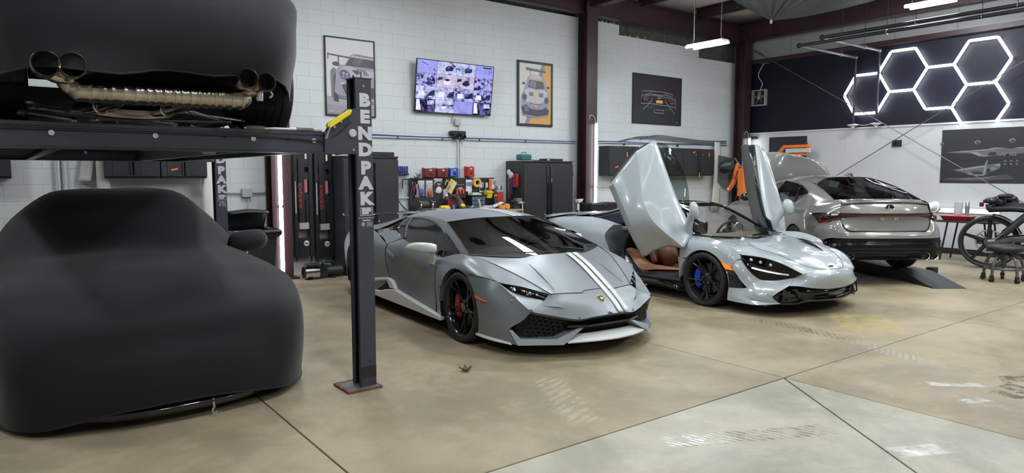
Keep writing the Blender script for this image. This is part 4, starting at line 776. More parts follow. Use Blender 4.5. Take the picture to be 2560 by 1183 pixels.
# ---------------------------------------------------------------- road wheels (axis y, outer face towards +y)
rim_black = mat('rim_black', (.012, .012, .014), .16, metal=.3, coat=.5)
rim_grey = mat('rim_satin_grey', (.030, .032, .036), .30, metal=.6)
disc_m = mat('brake_disc', (.12, .115, .11), .35, metal=1, var=.2, scale=30)
well_m = mat('wheel_well', (.006, .006, .007), .8)
def wheel(parent, x, y, z, R=.327, w=.245, rr=.258, style='y', rim=None, cal=None, ns=5, cap=None, phase=0.0, lugs=True):
    """built for the +y side; y<0 gives the mirrored wheel"""
    rim = rim or rim_black; h = w/2
    b = B(); b.lathe([(rr*.99, -h*.9), (rr*.93, -h*.55), (rr*.90, 0), (rr*.93, h*.55), (rr*.965, h*.80), (rr*.985, h*.93), (rr*1.0, h*.96), (rr*1.012, h*.90), (rr*1.0, h*.8)], 56, 'y')
    o = b.build('wheel', rim, parent, ang=30, loc=(x, y, z))
    t = B(); prof = [(rr, -h*.86), (rr*1.03, -h*.98), (rr+(R-rr)*.55, -h*1.06), (R-.012, -h*.97), (R-.003, -h*.82)]
    for c in (-.5, -.17, .17, .5): prof += [(R, h*(c-.05)), (R-.007, h*(c-.045)), (R-.007, h*(c+.045)), (R, h*(c+.05))]
    prof += [(R-.003, h*.82), (R-.012, h*.97), (rr+(R-rr)*.55, h*1.06), (rr*1.03, h*.98), (rr, h*.86)]
    t.lathe(prof, 64, 'y')
    for k in range(44):
        a = 2*pi*k/44
        for s, off in ((-1, 0), (1, .07)):
            ca, sa = cos(a+off), sin(a+off); er = np.array((ca, 0, sa)); et = np.array((-sa, 0, ca)); ey = np.array((0, 1., 0))
            c = er*(R-.0085) + ey*s*h*.70; t.box(c, (.006, h*.40, .010), np.array([er, ey, et]).T)
    t.build('tyre', rubber, o, ang=25)
    B().lathe([(.02, h*.05), (rr*.70, h*.05), (rr*.70, h*.05-.03), (.02, h*.05-.03)], 40, 'y').build('brake_disc', disc_m, o)
    if cal:
        c = B()
        a0, a1 = (radians(140), radians(225))
        G = []
        for k in range(13):
            a = a0+(a1-a0)*k/12; f = min(1, min(k, 12-k)/2+.45)
            G.append([(r_*cos(a), yy, r_*sin(a)) for r_, yy in ((rr*.74, -.02), (rr*.76, h*.10), (rr*.74, h*.10+.045*f), (rr*.60, h*.10+.052*f), (rr*.46, h*.10+.040*f), (rr*.45, h*.10), (rr*.50, -.02))])
        c.grid(G, closeu=True)
        for rr_, kk in ((rr*.6, .25), (rr*.6, .5), (rr*.6, .75)):
            a = a0+(a1-a0)*kk; c.cyl((rr_*cos(a), h*.1+.045, rr_*sin(a)), (rr_*cos(a), h*.1+.058, rr_*sin(a)), .016, n=10)
        c.build('brake_caliper', cal, o, ang=40)
    yo = h*.62
    # hub
    B().lathe([(0, yo-.005), (.030, yo-.005), (.052, yo-.016), (.075, yo-.03), (.085, yo-.06), (.085, 0)], 30, 'y').build('hub', rim, o)
    cb = B().lathe([(0, yo+.006), (.024, yo+.006), (.030, yo+.001), (.031, yo-.01)], 24, 'y').build('centre_cap', cap or blk_gloss, o)
    if lugs:
        lg = B()
        for k in range(5):
            a = 2*pi*(k+.5)/5+phase; lg.lathe([(0, yo-.010), (.009, yo-.010), (.011, yo-.03)], 8, 'y', c=(.056*cos(a), 0, .056*sin(a)))
        lg.build('lug_nuts', steel, o, kind='stuff')
    def spoke(a, prongs):
        s = B()
        for (da0, da1, da2) in prongs:
            Pm = []
            for r_, da, wd, yy, dp in ((.045, da0*.4, .020, yo-.02, .030), (rr*.42, da0, .0125, yo-.006, .030), (rr*.72, da1, .0105, yo+.002, .032), (rr*.97, da2, .013, h*.86, .035)):
                aa = a+da; er = np.array((cos(aa), 0, sin(aa))); et = np.array((-sin(aa), 0, cos(aa)))
                Pm.append([er*r_+et*wd+np.array((0, yy-dp, 0)), er*r_+et*wd*.95+np.array((0, yy-.006, 0)), er*r_+et*wd*.35+np.array((0, yy, 0)), er*r_-et*wd*.35+np.array((0, yy, 0)), er*r_-et*wd*.95+np.array((0, yy-.006, 0)), er*r_-et*wd+np.array((0, yy-dp, 0))])
            Pm = np.array(Pm); s.grid(Pm, closeu=True); n = len(s.v)
        return s.build('spoke', rim, o, ang=40)
    for k in range(ns):
        a = 2*pi*k/ns + phase
        if style == 'y': spoke(a, [(-.07, -.14, -.19), (.07, .14, .19)])
        elif style == 'fork': spoke(a, [(-.03, -.13, -.20), (.03, .13, .20)])
        else: spoke(a, [(0, 0, .05)])
    if y < 0: o.scale = (1, -1, 1)
    return o
def arch_well(b, cx, cz, r, y0, y1, a0=-.35, a1=pi+.35, n=28):
    """inside of a wheel arch: barrel plus inner wall"""
    ang = np.linspace(a0, a1, n)
    G = [[(cx+r*cos(a), y, cz+r*sin(a)) for a in ang] for y in (y1, (y0+y1)/2, y0)]
    b.grid(G); c = (cx, y0, cz)
    V = [c]+[(cx+r*cos(a), y0, cz+r*sin(a)) for a in ang]; b.add(V, [(0, i, i+1) for i in range(1, n)])
    return b
def arch_lip(cx, cz, r, surf_y, d=.035, n=30, a0=.05, a1=pi-.05, dr=.0):
    """inward return of the arch edge; surf_y(angle)->y of the skin"""
    ang = np.linspace(a0, a1, n)
    return [[(cx+(r+dr)*cos(a), surf_y(a), cz+(r+dr)*sin(a)) for a in ang], [(cx+(r-.004)*cos(a), surf_y(a)-d, cz+(r-.004)*sin(a)) for a in ang]]
# ---------------------------------------------------------------- four post lift
char = mat('charcoal_paint', (.042, .046, .060), .38, var=.08, scale=3, bump=.04)

rust = mat('rusty_steel', (.16, .07, .04), .75, var=.4, scale=20, bump=.3, bscale=60)
yellow_h = mat('yellow_handle', (.85, .66, .02), .4)
def lift():
    t = thing('car_lift', 'charcoal four post lift with white lettering down its posts and yellow handles', 'lift', (.85, 6.72, 0))
    ox, oy = .85, 6.72
    def post(x, y, sx, letters):
        """x,y: outer corner centre; sx=+1 right side posts"""
        b = B()
        w, d, h, th = .127, .145, 2.285, .008
        b.box((0, -d/2, h/2), (w, th, h)).box((0, d/2, h/2), (w, th, h)).box((sx*(w/2-th/2), 0, h/2), (th, d, h))
        b.box((-sx*(w/2-.012), -d/2+.016, h/2), (.024, .024, h)).box((-sx*(w/2-.012), d/2-.016, h/2), (.024, .024, h))
        o = b.build('post', char, t, bev=.003, loc=(x-ox, y-oy, .014), seg=2)
        B().box((0, 0, h+.006), (w+.012, d+.01, .012)).build('cap', char, o, bev=.003)
        for dx, hh in ((-.035, .035), (.025, .06)): B().cyl((dx, 0, h), (dx, 0, h+hh), .010, n=8).cyl((dx, 0, h+.012), (dx, 0, h+.024), .018, n=6).build('rod_end', steel, o)
        B().cyl((0, -d/2-.003, h-.05), (0, -d/2-.010, h-.05), .008, n=8).build('bolt', steel, o)
        p = B().prism([(-.135, -.135), (.135, -.135), (.135, .135), (-.135, .135)], 0, .014).build('base_plate', mat('worn_plate', (.16, .16, .165), .5, metal=.4, var=.4, scale=14), o, bev=.003, loc=(-sx*.055, 0, -.014))
        e = B()
        for a in range(4):
            M = Matrix.Rotation(a*pi/2, 4, 'Z'); e.v, e.f = e.v, e.f
            q = B().box((0, .133, .010), (.27, .012, .016)); q.xf(M); e.add(q.v, q.f)
        for k in range(14): e.ell((random.choice((-1, 1))*.12, random.uniform(-.12, .12), .015), (.015, .012, .002), 6, 4)
        e.build('rust_edge', rust, p, kind='stuff')
        B().box((0, -d/2-.0045, .11), (w-.004, .003, .085)).build('wear_band', mat('worn_black', (.015, .016, .018), .6, var=.4, scale=20), o)
        B().cyl((.010, -d/2-.004, .19), (.010, -d/2-.006, .19), .010, n=10).build('hole_plug', blk_plastic, o)
        if letters:
            Mx = lambda z: frame((.006, -d/2-.0045, z-.014), (1, 0, 0), (0, 0, 1))
            for ch, z in zip('BENDPAK', (2.144, 2.025, 1.904, 1.786, 1.653, 1.542, 1.427)):
                text(ch, .122, 'letter', decal, o, Mx(z), depth=.0008, stretch=1.16, off=.008)
            z = 1.335; fr = B()
            for (c, s_) in (((.006, 0, .028), (.098, .0016, .004)), ((.006, 0, -.028), (.098, .0016, .004)), ((-.041, 0, 0), (.004, .0016, .06)), ((.053, 0, 0), (.004, .0016, .06))): fr.box((c[0], -d/2-.0045, z-.014+c[2]), s_)
            fr.build('logo_frame', decal, o); text('BP', .058, 'logo', decal, o, frame((.006, -d/2-.0045, z-.014), (1, 0, 0), (0, 0, 1)), depth=.0008, stretch=1.15, off=.004)
            text('WWW.BENDPAK.COM', .0125, 'small_print', decal, o, Mx(1.288), depth=.0006); text('BendPak', .018, 'small_print', decal, o, Mx(1.270), depth=.0006, off=.0006)
            sl = B().lathe([(.0, 0), (.016, 0), (.016, .0012), (0, .0012)], 20, 'y', c=(-.022, -d/2-.006, 1.228)).build('seal', mat('seal_grey', (.3, .31, .32), .5), o)
            for k in range(4): B().box((.028, -d/2-.005, 1.240-k*.009), (.045, .001, .003)).build('fine_print', decal, o)
        return o
    for x in (2.178, -.50):
        for y in (4.765, 8.80): post(x, y, 1 if x > 0 else -1, x > 0)
    def beam(y, front):
        b = B(); x0, x1 = -.44-ox, 2.10-ox; s = -1
        b.box2((x0, y-oy-.065, 1.765), (x1, y-oy-.057, 1.895)).box2((x0, y-oy-.085, 1.757), (x1, y-oy+.065, 1.765)).box2((x0, y-oy-.065, 1.895), (x1, y-oy+.065, 1.903)).box2((x0, y-oy+.057, 1.765), (x1, y-oy+.065, 1.895))
        b.box2((x0, y-oy-.072, 1.884), (x1, y-oy-.060, 1.908))
        o = b.build('crossbeam', char, t, bev=.002, seg=1)
        B().tube(crv([(x0, y-oy-.072, 1.868), (0, y-oy-.074, 1.864), (.75, y-oy-.074, 1.858), (x1-.20, y-oy-.080, 1.850), (x1-.10, y-oy-.09, 1.92), (x1-.03, y-oy-.09, 1.99)], 24), .007, 6).build('hydraulic_line', black_metal, o)
        for x in (.27, 1.385, 1.80, .80): B().cyl((x-ox, y-oy-.066, 1.845), (x-ox, y-oy-.078, 1.845), .016, n=10).build('bolt_head', mat('pale_zinc', (.55, .56, .55), .45, metal=.2), o)
        for x in (1.21, 1.62): B().cyl((x-ox, y-oy-.066, 1.850), (x-ox, y-oy-.069, 1.850), .009, n=10).build('hole', well_m, o)
        # end gussets with latch handle
        for sx, xe in ((1, 2.115), (-1, -.437)):
            pol = [(0, 1.755), (-.245, 1.755), (-.245, 1.905), (-.205, 1.965), (-.075, 2.075), (0, 2.085)]
            g = B().prism([(xe-ox+sx*p, q_) for p, q_ in pol], y-oy-.088, y-oy-.078, lambda p, q_, h: (p, h, q_)).build('gusset', char, o, bev=.002)
            hd = [(-.235, 1.945), (-.215, 1.93), (-.06, 2.035), (-.045, 2.068), (-.068, 2.072), (-.228, 1.966)]
            B().prism([(xe-ox+sx*p, q_) for p, q_ in hd], y-oy-.125, y-oy-.084, lambda p, q_, h: (p, h, q_)).build('handle', yellow_h, o, bev=.006)
            B().lathe([(0, -.014), (.024, -.014), (.030, -.006), (.030, 0)], 18, 'y', c=(xe-ox-sx*.035, y-oy-.09, 1.905)).build('pulley', mat('pale_zinc', (.55, .56, .55), .45, metal=.2), o)
            for p, q_ in ((-.12, 1.985), (-.17, 1.945), (-.03, 1.785), (-.235, 1.90)): B().cyl((xe-ox+sx*p, y-oy-.088, q_), (xe-ox+sx*p, y-oy-.096, q_), .009, n=8).build('bolt', steel, o)
            B().tube(crv([(xe-ox-sx*.24, y-oy-.1, 1.86), (xe-ox-sx*.225, y-oy-.12, 1.92), (xe-ox-sx*.20, y-oy-.11, 1.97)], 8), .010, 6).build('hose', steel, o)
        return o
    bf_ = beam(4.765, True); beam(8.80, False)
    # roller stop lying on the front beam under the tyre
    r = B().cyl((1.33-ox, 4.70-oy, 1.918), (1.86-ox, 4.70-oy, 1.918), .011, n=12).build('stop_rod', steel, t)
    for a, c in ((1.345, 1.46), (1.68, 1.80)): B().cyl((a-ox, 4.70-oy, 1.918), (c-ox, 4.70-oy, 1.918), .0155, n=12).build('sleeve', mat('worn_plate', (.16, .16, .165), .5, metal=.4), r)
    for x0, x1 in ((1.30, 1.765), (-.14, .325)):
        b = B().box2((x0-ox, 4.70-oy+.07, 1.885), (x1-ox, 8.86-oy, 1.900))
        b.box2((x0-ox, 4.76-oy+.07, 1.765), (x0-ox+.008, 8.80-oy, 1.885)).box2((x1-ox-.008, 4.76-oy+.07, 1.765), (x1-ox, 8.80-oy, 1.885)).box2((x0-ox, 4.76-oy+.07, 1.757), (x0-ox+.06, 8.80-oy, 1.765)).box2((x1-ox-.06, 4.76-oy+.07, 1.757), (x1-ox, 8.80-oy, 1.765))
        b.box2((x0-ox, 4.78-oy, 1.900), (x0-ox+.02, 8.80-oy, 1.925)) if x0 > 1 else b.box2((x1-ox-.02, 4.78-oy, 1.900), (x1-ox, 8.80-oy, 1.925))
        ro = b.build('runway', char, t)
        for k, y in enumerate(np.arange(5.2, 8.7, .55)): B().box2((x0-ox+.008, y-oy, 1.80), (x1-ox-.008, y-oy+.05, 1.885)).build('rib', char, ro)
    B().box2((1.1-ox, 4.83-oy, 1.742), (1.18-ox, 4.86-oy, 1.757)).build('edge_clip', mat('pale_clip', (.4, .4, .39), .5), t)
    B().box2((.475-ox, 8.70-oy, 1.845), (.51-ox, 8.715-oy, 1.872)).build('tag', white_plastic, t)
    return t
lift()
# ---------------------------------------------------------------- cars under stretch covers
def fabric(name, col):
    m = mat(name, col, .78, var=.10, scale=1.6, bump=.06, bscale=400, rvar=.05, spec=.35)
    b = m.node_tree.nodes['Principled BSDF']; b.inputs['Sheen Weight'].default_value = .18; b.inputs['Sheen Roughness'].default_value = .4
    return m
cov = fabric('black_stretch_cover', (.0065, .0068, .0085)); cov2 = fabric('charcoal_stretch_cover', (.0085, .009, .011))
def noisy(G, amp, sc, seed=0, wr=0):
    """soft cloth undulation along the surface normal"""
    from mathutils import noise
    G = np.array(G); n, m = G.shape[:2]
    du = np.gradient(G, axis=1); dv = np.gradient(G, axis=0); N = np.cross(du, dv); N /= (np.linalg.norm(N, axis=2, keepdims=True)+1e-9)
    for i in range(n):
        for j in range(m):
            p = G[i, j]; a = noise.noise(Vector((p[0]*sc+seed, p[1]*sc, p[2]*sc)))
            if wr: a += wr*noise.noise(Vector((p[0]*9+seed, p[1]*9, p[2]*5)))*max(0, 1-abs(p[2]-wr_z)*4)
            G[i, j] = p + N[i, j]*amp*a
    return G
wr_z = 2.2
def lower_car():
    cx = .90
    ct = thing('car', 'car hidden under a black cover below the lift, front lip peeping out', 'car', (cx, 4.74, 0), 0)
    B().loft([[(-.66,.20,.15),(-.4,.06,.13),(0,.02,.125),(.4,.06,.13),(.66,.20,.15)], [(-.66,.24,.105),(-.4,.10,.088),(0,.06,.085),(.4,.10,.088),(.66,.24,.105)]], 30, 4).build('front_lip', blk_gloss, ct, thick=.03)
    B().loft([[(-.6,.10,.135),(0,.035,.13),(.6,.10,.135)], [(-.6,.12,.40),(0,.10,.42),(.6,.12,.40)]], 16, 4).build('bumper', blk_gloss, ct)
    for s in (1, -1):
        for y in (.86, 3.62):
            w = wheel(ct, 0, 1, .33, .33, .24, .25, 'fork', rim_black, None); w.rotation_euler = (0, 0, -pi/2 if s > 0 else pi/2); w.location = (s*.77, y, .33); w.scale = (1, 1, 1)
    B().box2((-.80, .25, .16), (.80, 4.3, .5)).build('body_shell', well_m, ct)
    t = thing('car_cover', 'black stretch cover over the low car parked under the lift', 'cover', (cx, 4.74, 0), 0)
    P = {  # lateral half distance -> profile from front hem over the roof to the rear hem: (y, z)
     0.00: [(.00,.150),(-.03,.30),(-.02,.50),(.03,.60),(-.005,.65),(.03,.70),(.20,.80),(.75,.915),(1.25,.985),(1.48,1.035),(1.9,1.25),(2.30,1.44),(2.7,1.475),(3.2,1.455),(3.8,1.24),(4.3,1.03),(4.60,.99),(4.70,.7),(4.66,.2)],
     0.28: [(.02,.135),(-.01,.30),(.0,.50),(.05,.60),(.015,.65),(.05,.70),(.22,.80),(.77,.915),(1.27,.98),(1.52,1.03),(1.92,1.24),(2.32,1.435),(2.7,1.470),(3.2,1.450),(3.8,1.235),(4.3,1.03),(4.58,.985),(4.68,.7),(4.64,.2)],
     0.50: [(.08,.105),(.04,.30),(.05,.50),(.085,.60),(.06,.65),(.11,.70),(.28,.80),(.80,.91),(1.30,.97),(1.60,1.02),(2.0,1.23),(2.36,1.40),(2.7,1.432),(3.2,1.41),(3.78,1.21),(4.28,1.02),(4.54,.975),(4.63,.7),(4.60,.2)],
     0.72: [(.20,.060),(.15,.28),(.145,.48),(.17,.60),(.23,.70),(.42,.81),(.85,.90),(1.35,.945),(1.75,1.00),(2.1,1.14),(2.42,1.235),(2.7,1.255),(3.2,1.235),(3.7,1.10),(4.2,.98),(4.45,.94),(4.52,.7),(4.5,.2)],
     0.88: [(.40,.045),(.34,.27),(.33,.47),(.35,.60),(.42,.69),(.62,.79),(.95,.845),(1.45,.87),(1.85,.91),(2.15,.98),(2.45,1.02),(2.7,1.03),(3.2,1.02),(3.65,.96),(4.05,.92),(4.25,.89),(4.33,.7),(4.3,.2)],
     0.965: [(.72,.06),(.64,.28),(.62,.46),(.64,.57),(.70,.64),(.85,.70),(1.15,.735),(1.5,.74),(1.88,.76),(2.18,.80),(2.45,.82),(2.7,.83),(3.2,.82),(3.55,.80),(3.85,.78),(4.0,.75),(4.05,.6),(4.02,.2)],
     0.985: [(.98,.09),(.92,.26),(.90,.40),(.92,.48),(.97,.52),(1.08,.55),(1.3,.56),(1.55,.555),(1.9,.56),(2.2,.57),(2.45,.58),(2.7,.58),(3.2,.57),(3.5,.56),(3.7,.55),(3.78,.53),(3.8,.45),(3.79,.2)],
     0.965001: [(1.30,.11),(1.28,.16),(1.27,.20),(1.28,.23),(1.30,.24),(1.36,.245),(1.45,.245),(1.62,.24),(1.95,.24),(2.2,.24),(2.45,.24),(2.7,.24),(3.1,.24),(3.3,.24),(3.42,.24),(3.45,.23),(3.46,.2),(3.46,.12)]}
    half = [[(d*1.042, y, z) for y, z in P[d]] for d in P]
    full = [[(-x, y, z) for x, y, z in c] for c in half[::-1]] + half[1:]
    G = loft(full, 70, 84); G = noisy(G, .018, 2.2, 3.0)
    b = B().grid(G); co = b.build('cover', cov, t, ang=80)
    # hem roll along the front
    hem = [tuple(G[i, 0]) for i in range(4, 80)]
    B().tube(hem, .007, 6).build('hem', cov, co)
    B().loft([[(.76,1.72,1.035),(.84,1.74,1.06),(.98,1.76,1.07),(1.045,1.80,1.055)], [(.74,1.70,.98),(.86,1.69,1.0),(1.03,1.73,1.01),(1.085,1.80,1.0)], [(.74,1.72,.905),(.86,1.71,.935),(1.0,1.75,.945),(1.045,1.80,.955)]], 12, 8).build('mirror_pocket', cov, co, thick=.05)
    B().box((.90, 1.66, .885), (.012, .01, .05)).build('pocket_tag', white_plastic, co)
    hk = B().tube(crv([(.185, .02, .12), (.187, .01, .085), (.188, .005, .06)], 6), .007, 6).tube(crv([(.188, .005, .062), (.176, .0, .05), (.178, -.002, .028), (.194, -.003, .022), (.203, -.003, .036)], 12), .006, 6)
    hk.build('strap_hook', mat('grey_strap', (.25, .25, .26), .5), co)
lower_car()
def upper_car():
    cx = .80
    ct = thing('car', 'lifted car seen from behind with its steel silencer and quad exhaust tips', 'car', (cx, 5.25, 1.905), 0)
    L_ = lambda X, Y, Z: (X-cx, Y-5.25, Z-1.905)
    ti = mat('titanium_exhaust', (.48, .43, .36), .24, metal=1, var=.18, scale=5, rvar=.08)
    # silencer: ribbed oval barrel
    b = B(); xs = np.linspace(.345, 1.31, 96); rings = []
    bands = [.45, .505, .545, .605, .665, .725, .765, .815, .87, .905, .955, 1.005, 1.055, 1.09, 1.135, 1.19, 1.25]
    for X in xs:
        e = min(X-.345, 1.31-X); k = 1 if e > .05 else .55+.45*sin(pi/2*e/.05)
        bump = .0045 if any(abs(X-c) < .010 for c in bands) else 0
        zc = 2.074+(X-.4)*.010
        rings.append([L_(X, 4.48+(.075*k+bump)*cos(a), zc+(.066*k+bump)*sin(a)) for a in np.linspace(0, 2*pi, 25)[:-1]])
    b.grid(rings, closeu=True).add(rings[0], [tuple(range(24))]).add(rings[-1], [tuple(range(24))[::-1]]); mu = b.build('silencer', ti, ct, ang=30)
    bd = B()
    for c in bands: bd.lathe([], 4) if False else None
    for k, c in enumerate(bands):
        zc = 2.074+(c-.4)*.010; B().tube([L_(c, 4.48+.080*cos(a), zc+.071*sin(a)) for a in np.linspace(0, 2*pi, 29)[:-1]], .0035, 5, closed=True).build('band', ti, mu)
    # tips and their branches
    def tip(X, Z, r, Y0=4.17, Y1=4.36, tilt=0.0):
        o = B().lathe([(r*.80, .15), (r*.84, .02), (r*.86, .004), (r*.95, -.004), (r, .006), (r*.99, .05), (r*.93, .15), (r*.80, .19)], 32, 'y', c=L_(X, Y0, Z)).build('tail_pipe', ti, ct, ang=40)
        B().lathe([(0, .12), (r*.82, .12)], 20, 'y', c=L_(X, Y0, Z)).build('pipe_bore', well_m, o); return o
    tip(1.217, 2.170, .058); tip(1.322, 2.156, .055); tip(.348, 2.166, .066); tip(.234, 2.162, .066)
    B().tube(crv([L_(1.20,4.48,2.085), L_(1.27,4.47,2.10), L_(1.30,4.44,2.13), L_(1.25,4.37,2.165), L_(1.22,4.33,2.17)], 16), .036, 12).build('branch_pipe', ti, ct)
    B().tube(crv([L_(1.28,4.44,2.12), L_(1.33,4.40,2.125), L_(1.335,4.36,2.15), L_(1.322,4.33,2.156)], 12), .030, 12).build('branch_pipe', ti, ct)
    B().tube(crv([L_(.42,4.48,2.08), L_(.355,4.48,2.085), L_(.33,4.45,2.12), L_(.34,4.38,2.16), L_(.348,4.33,2.166)], 16), .044, 12).build('branch_pipe', ti, ct)
    B().tube(crv([L_(.36,4.43,2.13), L_(.29,4.41,2.125), L_(.24,4.37,2.15), L_(.234,4.33,2.162)], 12), .034, 12).build('branch_pipe', ti, ct)
    B().hexa([L_(.36,4.30,2.12), L_(.46,4.30,2.15), L_(.46,4.33,2.15), L_(.36,4.33,2.12), L_(.38,4.30,2.16), L_(.47,4.30,2.156), L_(.47,4.33,2.156), L_(.38,4.33,2.16)]).build('heat_shield', ti, ct)
    for X in (.60, .96):
        B().tube(crv([L_(X,4.50,2.05), L_(X-.01,4.58,2.03), L_(X-.05,4.72,2.02), L_(X-.10,4.86,2.01), L_(X-.16,5.05,2.02)], 18), .036, 12).build('inlet_pipe', ti, ct)
        B().tube([tuple(np.array(L_(X-.07,4.78,2.015))+.041*np.array((cos(a), .35*cos(a), sin(a)))) for a in np.linspace(0, 2*pi, 17)[:-1]], .006, 5, closed=True).build('clamp', steel, ct)
    B().tube(crv([L_(.48,5.0,2.02), L_(.65,4.95,2.0), L_(.82,4.95,2.0), L_(.93,4.98,2.02)], 14), .045, 10).build('cross_pipe', ti, ct)
    B().box(L_(1.335, 4.36, 2.085), (.035, .03, .05)).build('hanger', steel, ct, bev=.004); B().tube(crv([L_(1.40,4.35,2.12), L_(1.41,4.35,2.10), L_(1.395,4.36,2.085)], 6), .006, 6).build('hanger_wire', steel, ct)
    # underside: dark tray, suspension arms, braces
    B().box2(L_(.0, 4.9, 2.06), L_(1.6, 8.4, 2.12)).box2(L_(.35, 4.62, 2.10), L_(1.25, 4.95, 2.30)).box2(L_(.20, 4.55, 2.24), L_(1.40, 5.0, 2.40)).build('underbody', well_m, ct)
    alu = mat('suspension_alloy', (.35, .35, .37), .35, metal=.9, var=.3, scale=15)
    for k, (p, q_, r) in enumerate((((.18,4.80,2.02),(.70,5.6,1.985),.012), ((.20,4.85,1.99),(1.05,5.4,1.955),.014), ((.55,5.2,1.965),(1.30,4.95,1.968),.010), ((1.02,4.75,2.01),(1.40,5.15,1.955),.012), ((1.0,4.9,2.015),(1.42,5.05,1.985),.010), ((.15,4.9,1.965),(.42,5.3,1.96),.016), ((.75,5.1,1.975),(1.20,5.5,1.965),.010), ((.22,5.0,2.0),(.60,4.95,1.985),.013))):
        B().tube([L_(*p), L_(*q_)], r, 7).ell(L_(*p), (r*1.9, r*1.9, r*1.5), 9, 6).ell(L_(*q_), (r*1.9, r*1.9, r*1.5), 9, 6).build('suspension_arm', alu, ct)
    for k in range(9):
        X, Y = random.uniform(.45, 1.15), random.uniform(4.95, 5.5); B().box(L_(X, Y, random.uniform(1.955, 1.99)), (random.uniform(.04, .10), random.uniform(.03, .08), random.uniform(.01, .025)), Matrix.Rotation(random.uniform(-.5, .5), 3, 'Z')).build('bracket', alu if k % 2 else black_metal, ct, bev=.003)
    for X, s in ((1.585, 1), (.015, -1)):
        for Y in (5.25, 7.75):
            w = wheel(ct, 0, 1, 0, .335, .325, .262, 'fork', rim_black, None); w.rotation_euler = (0, 0, -pi/2 if s > 0 else pi/2); w.location = L_(X, Y, 1.902+.335)
    B().tube([L_(1.40,5.25,2.235), L_(.2,5.25,2.235)], .035, 8).build('axle', black_metal, ct)
    # the cover: plan outlines at rising heights
    t = thing('car_cover', 'black stretch cover over the car raised on the lift', 'cover', (cx, 5.25, 1.905), 0)
    lev = [
     [(0,4.235,2.190),(.25,4.24,2.175),(.40,4.25,2.195),(.58,4.31,2.205),(.70,4.42,2.185),(.80,4.62,2.165),(.88,4.80,2.115),(.915,5.0,2.23),(.925,5.3,2.33),(.92,5.6,2.24),(.93,6.4,2.08),(.93,7.6,2.08),(.90,8.4,2.2)],
     [(0,4.19,2.25),(.25,4.195,2.25),(.42,4.21,2.26),(.60,4.27,2.27),(.73,4.40,2.27),(.83,4.60,2.27),(.90,4.82,2.28),(.935,5.05,2.33),(.945,5.3,2.39),(.94,5.6,2.34),(.94,6.4,2.25),(.94,7.6,2.25),(.91,8.4,2.3)],
     [(0,4.13,2.40),(.25,4.135,2.40),(.45,4.16,2.40),(.63,4.23,2.40),(.76,4.37,2.40),(.86,4.60,2.41),(.92,4.86,2.44),(.945,5.1,2.47),(.95,5.35,2.49),(.945,5.7,2.47),(.945,6.4,2.43),(.945,7.6,2.43),(.91,8.4,2.42)],
     [(0,4.13,2.56),(.25,4.14,2.56),(.45,4.17,2.555),(.64,4.24,2.55),(.78,4.40,2.55),(.87,4.64,2.56),(.92,4.90,2.57),(.935,5.15,2.58),(.94,5.4,2.58),(.935,5.7,2.57),(.92,6.4,2.55),(.92,7.6,2.55),(.88,8.4,2.52)],
     [(0,4.22,2.70),(.25,4.23,2.70),(.45,4.26,2.69),(.64,4.32,2.69),(.79,4.44,2.69),(.885,4.68,2.70),(.93,4.95,2.71),(.945,5.2,2.71),(.945,5.45,2.71),(.93,5.75,2.71),(.88,6.4,2.65),(.88,7.6,2.65),(.84,8.35,2.60)],
     [(0,4.42,2.80),(.25,4.43,2.80),(.43,4.47,2.79),(.62,4.50,2.79),(.76,4.62,2.80),(.85,4.82,2.82),(.90,5.06,2.84),(.91,5.28,2.85),(.91,5.5,2.86),(.89,5.8,2.87),(.77,6.4,2.85),(.77,7.4,2.83),(.74,8.2,2.68)],
     [(0,5.0,2.95),(.22,5.0,2.95),(.36,5.04,2.94),(.47,5.12,2.93),(.54,5.25,2.93),(.58,5.4,2.95),(.60,5.55,2.98),(.61,5.7,3.0),(.615,5.9,3.03),(.61,6.2,3.07),(.61,6.6,3.09),(.60,7.2,3.03),(.57,7.8,2.80)],
     [(0,5.9,3.18),(.12,5.9,3.18),(.2,5.93,3.175),(.26,5.98,3.17),(.30,6.05,3.17),(.32,6.12,3.17),(.33,6.2,3.175),(.335,6.3,3.18),(.335,6.4,3.18),(.335,6.5,3.18),(.33,6.7,3.17),(.32,6.9,3.14),(.3,7.2,3.05)],
     [(0,6.3,3.20),(.05,6.3,3.20),(.08,6.32,3.2),(.10,6.34,3.2),(.11,6.36,3.2),(.12,6.38,3.2),(.12,6.4,3.2),(.12,6.45,3.2),(.12,6.5,3.19),(.12,6.55,3.19),(.12,6.6,3.18),(.1,6.8,3.15),(.1,7.0,3.08)]]
    cur = [[L_(cx+d, y, z) for d, y, z in r] for r in lev]
    lz = lambda i, d: -[.05, .02, 0, 0, 0, 0, 0, 0, 0][i]*min(1, d/.35)
    ly = lambda i, d: -[.075, .03, 0, 0, 0, 0, 0, 0, 0][i]*min(1, d/.35)*(1 if d < .85 else 0)
    curm = [[L_(cx-d, y+ly(i, d), z+lz(i, d)) for d, y, z in r[::-1]] + [L_(cx+d, y, z) for d, y, z in r[1:]] for i, r in enumerate(lev)]
    G = loft(curm, 120, 46)
    G = noisy(np.array(G)+np.array((0, 0, 1.905)), .012, 3.5, 9.0, .9)-np.array((0, 0, 1.905))
    o = B().grid(G, flip=True).build('cover', cov2, t, ang=80)
    B().tube([tuple(p) for p in G[0]], .006, 6).build('hem', cov2, o)
upper_car()
tg = thing('rag', 'crumpled red and white cloth lying under the raised car', 'cloth', (1.12, 5.75, 1.912))
rm_ = bpy.data.materials.new('red_white_cloth'); rm_.use_nodes = True
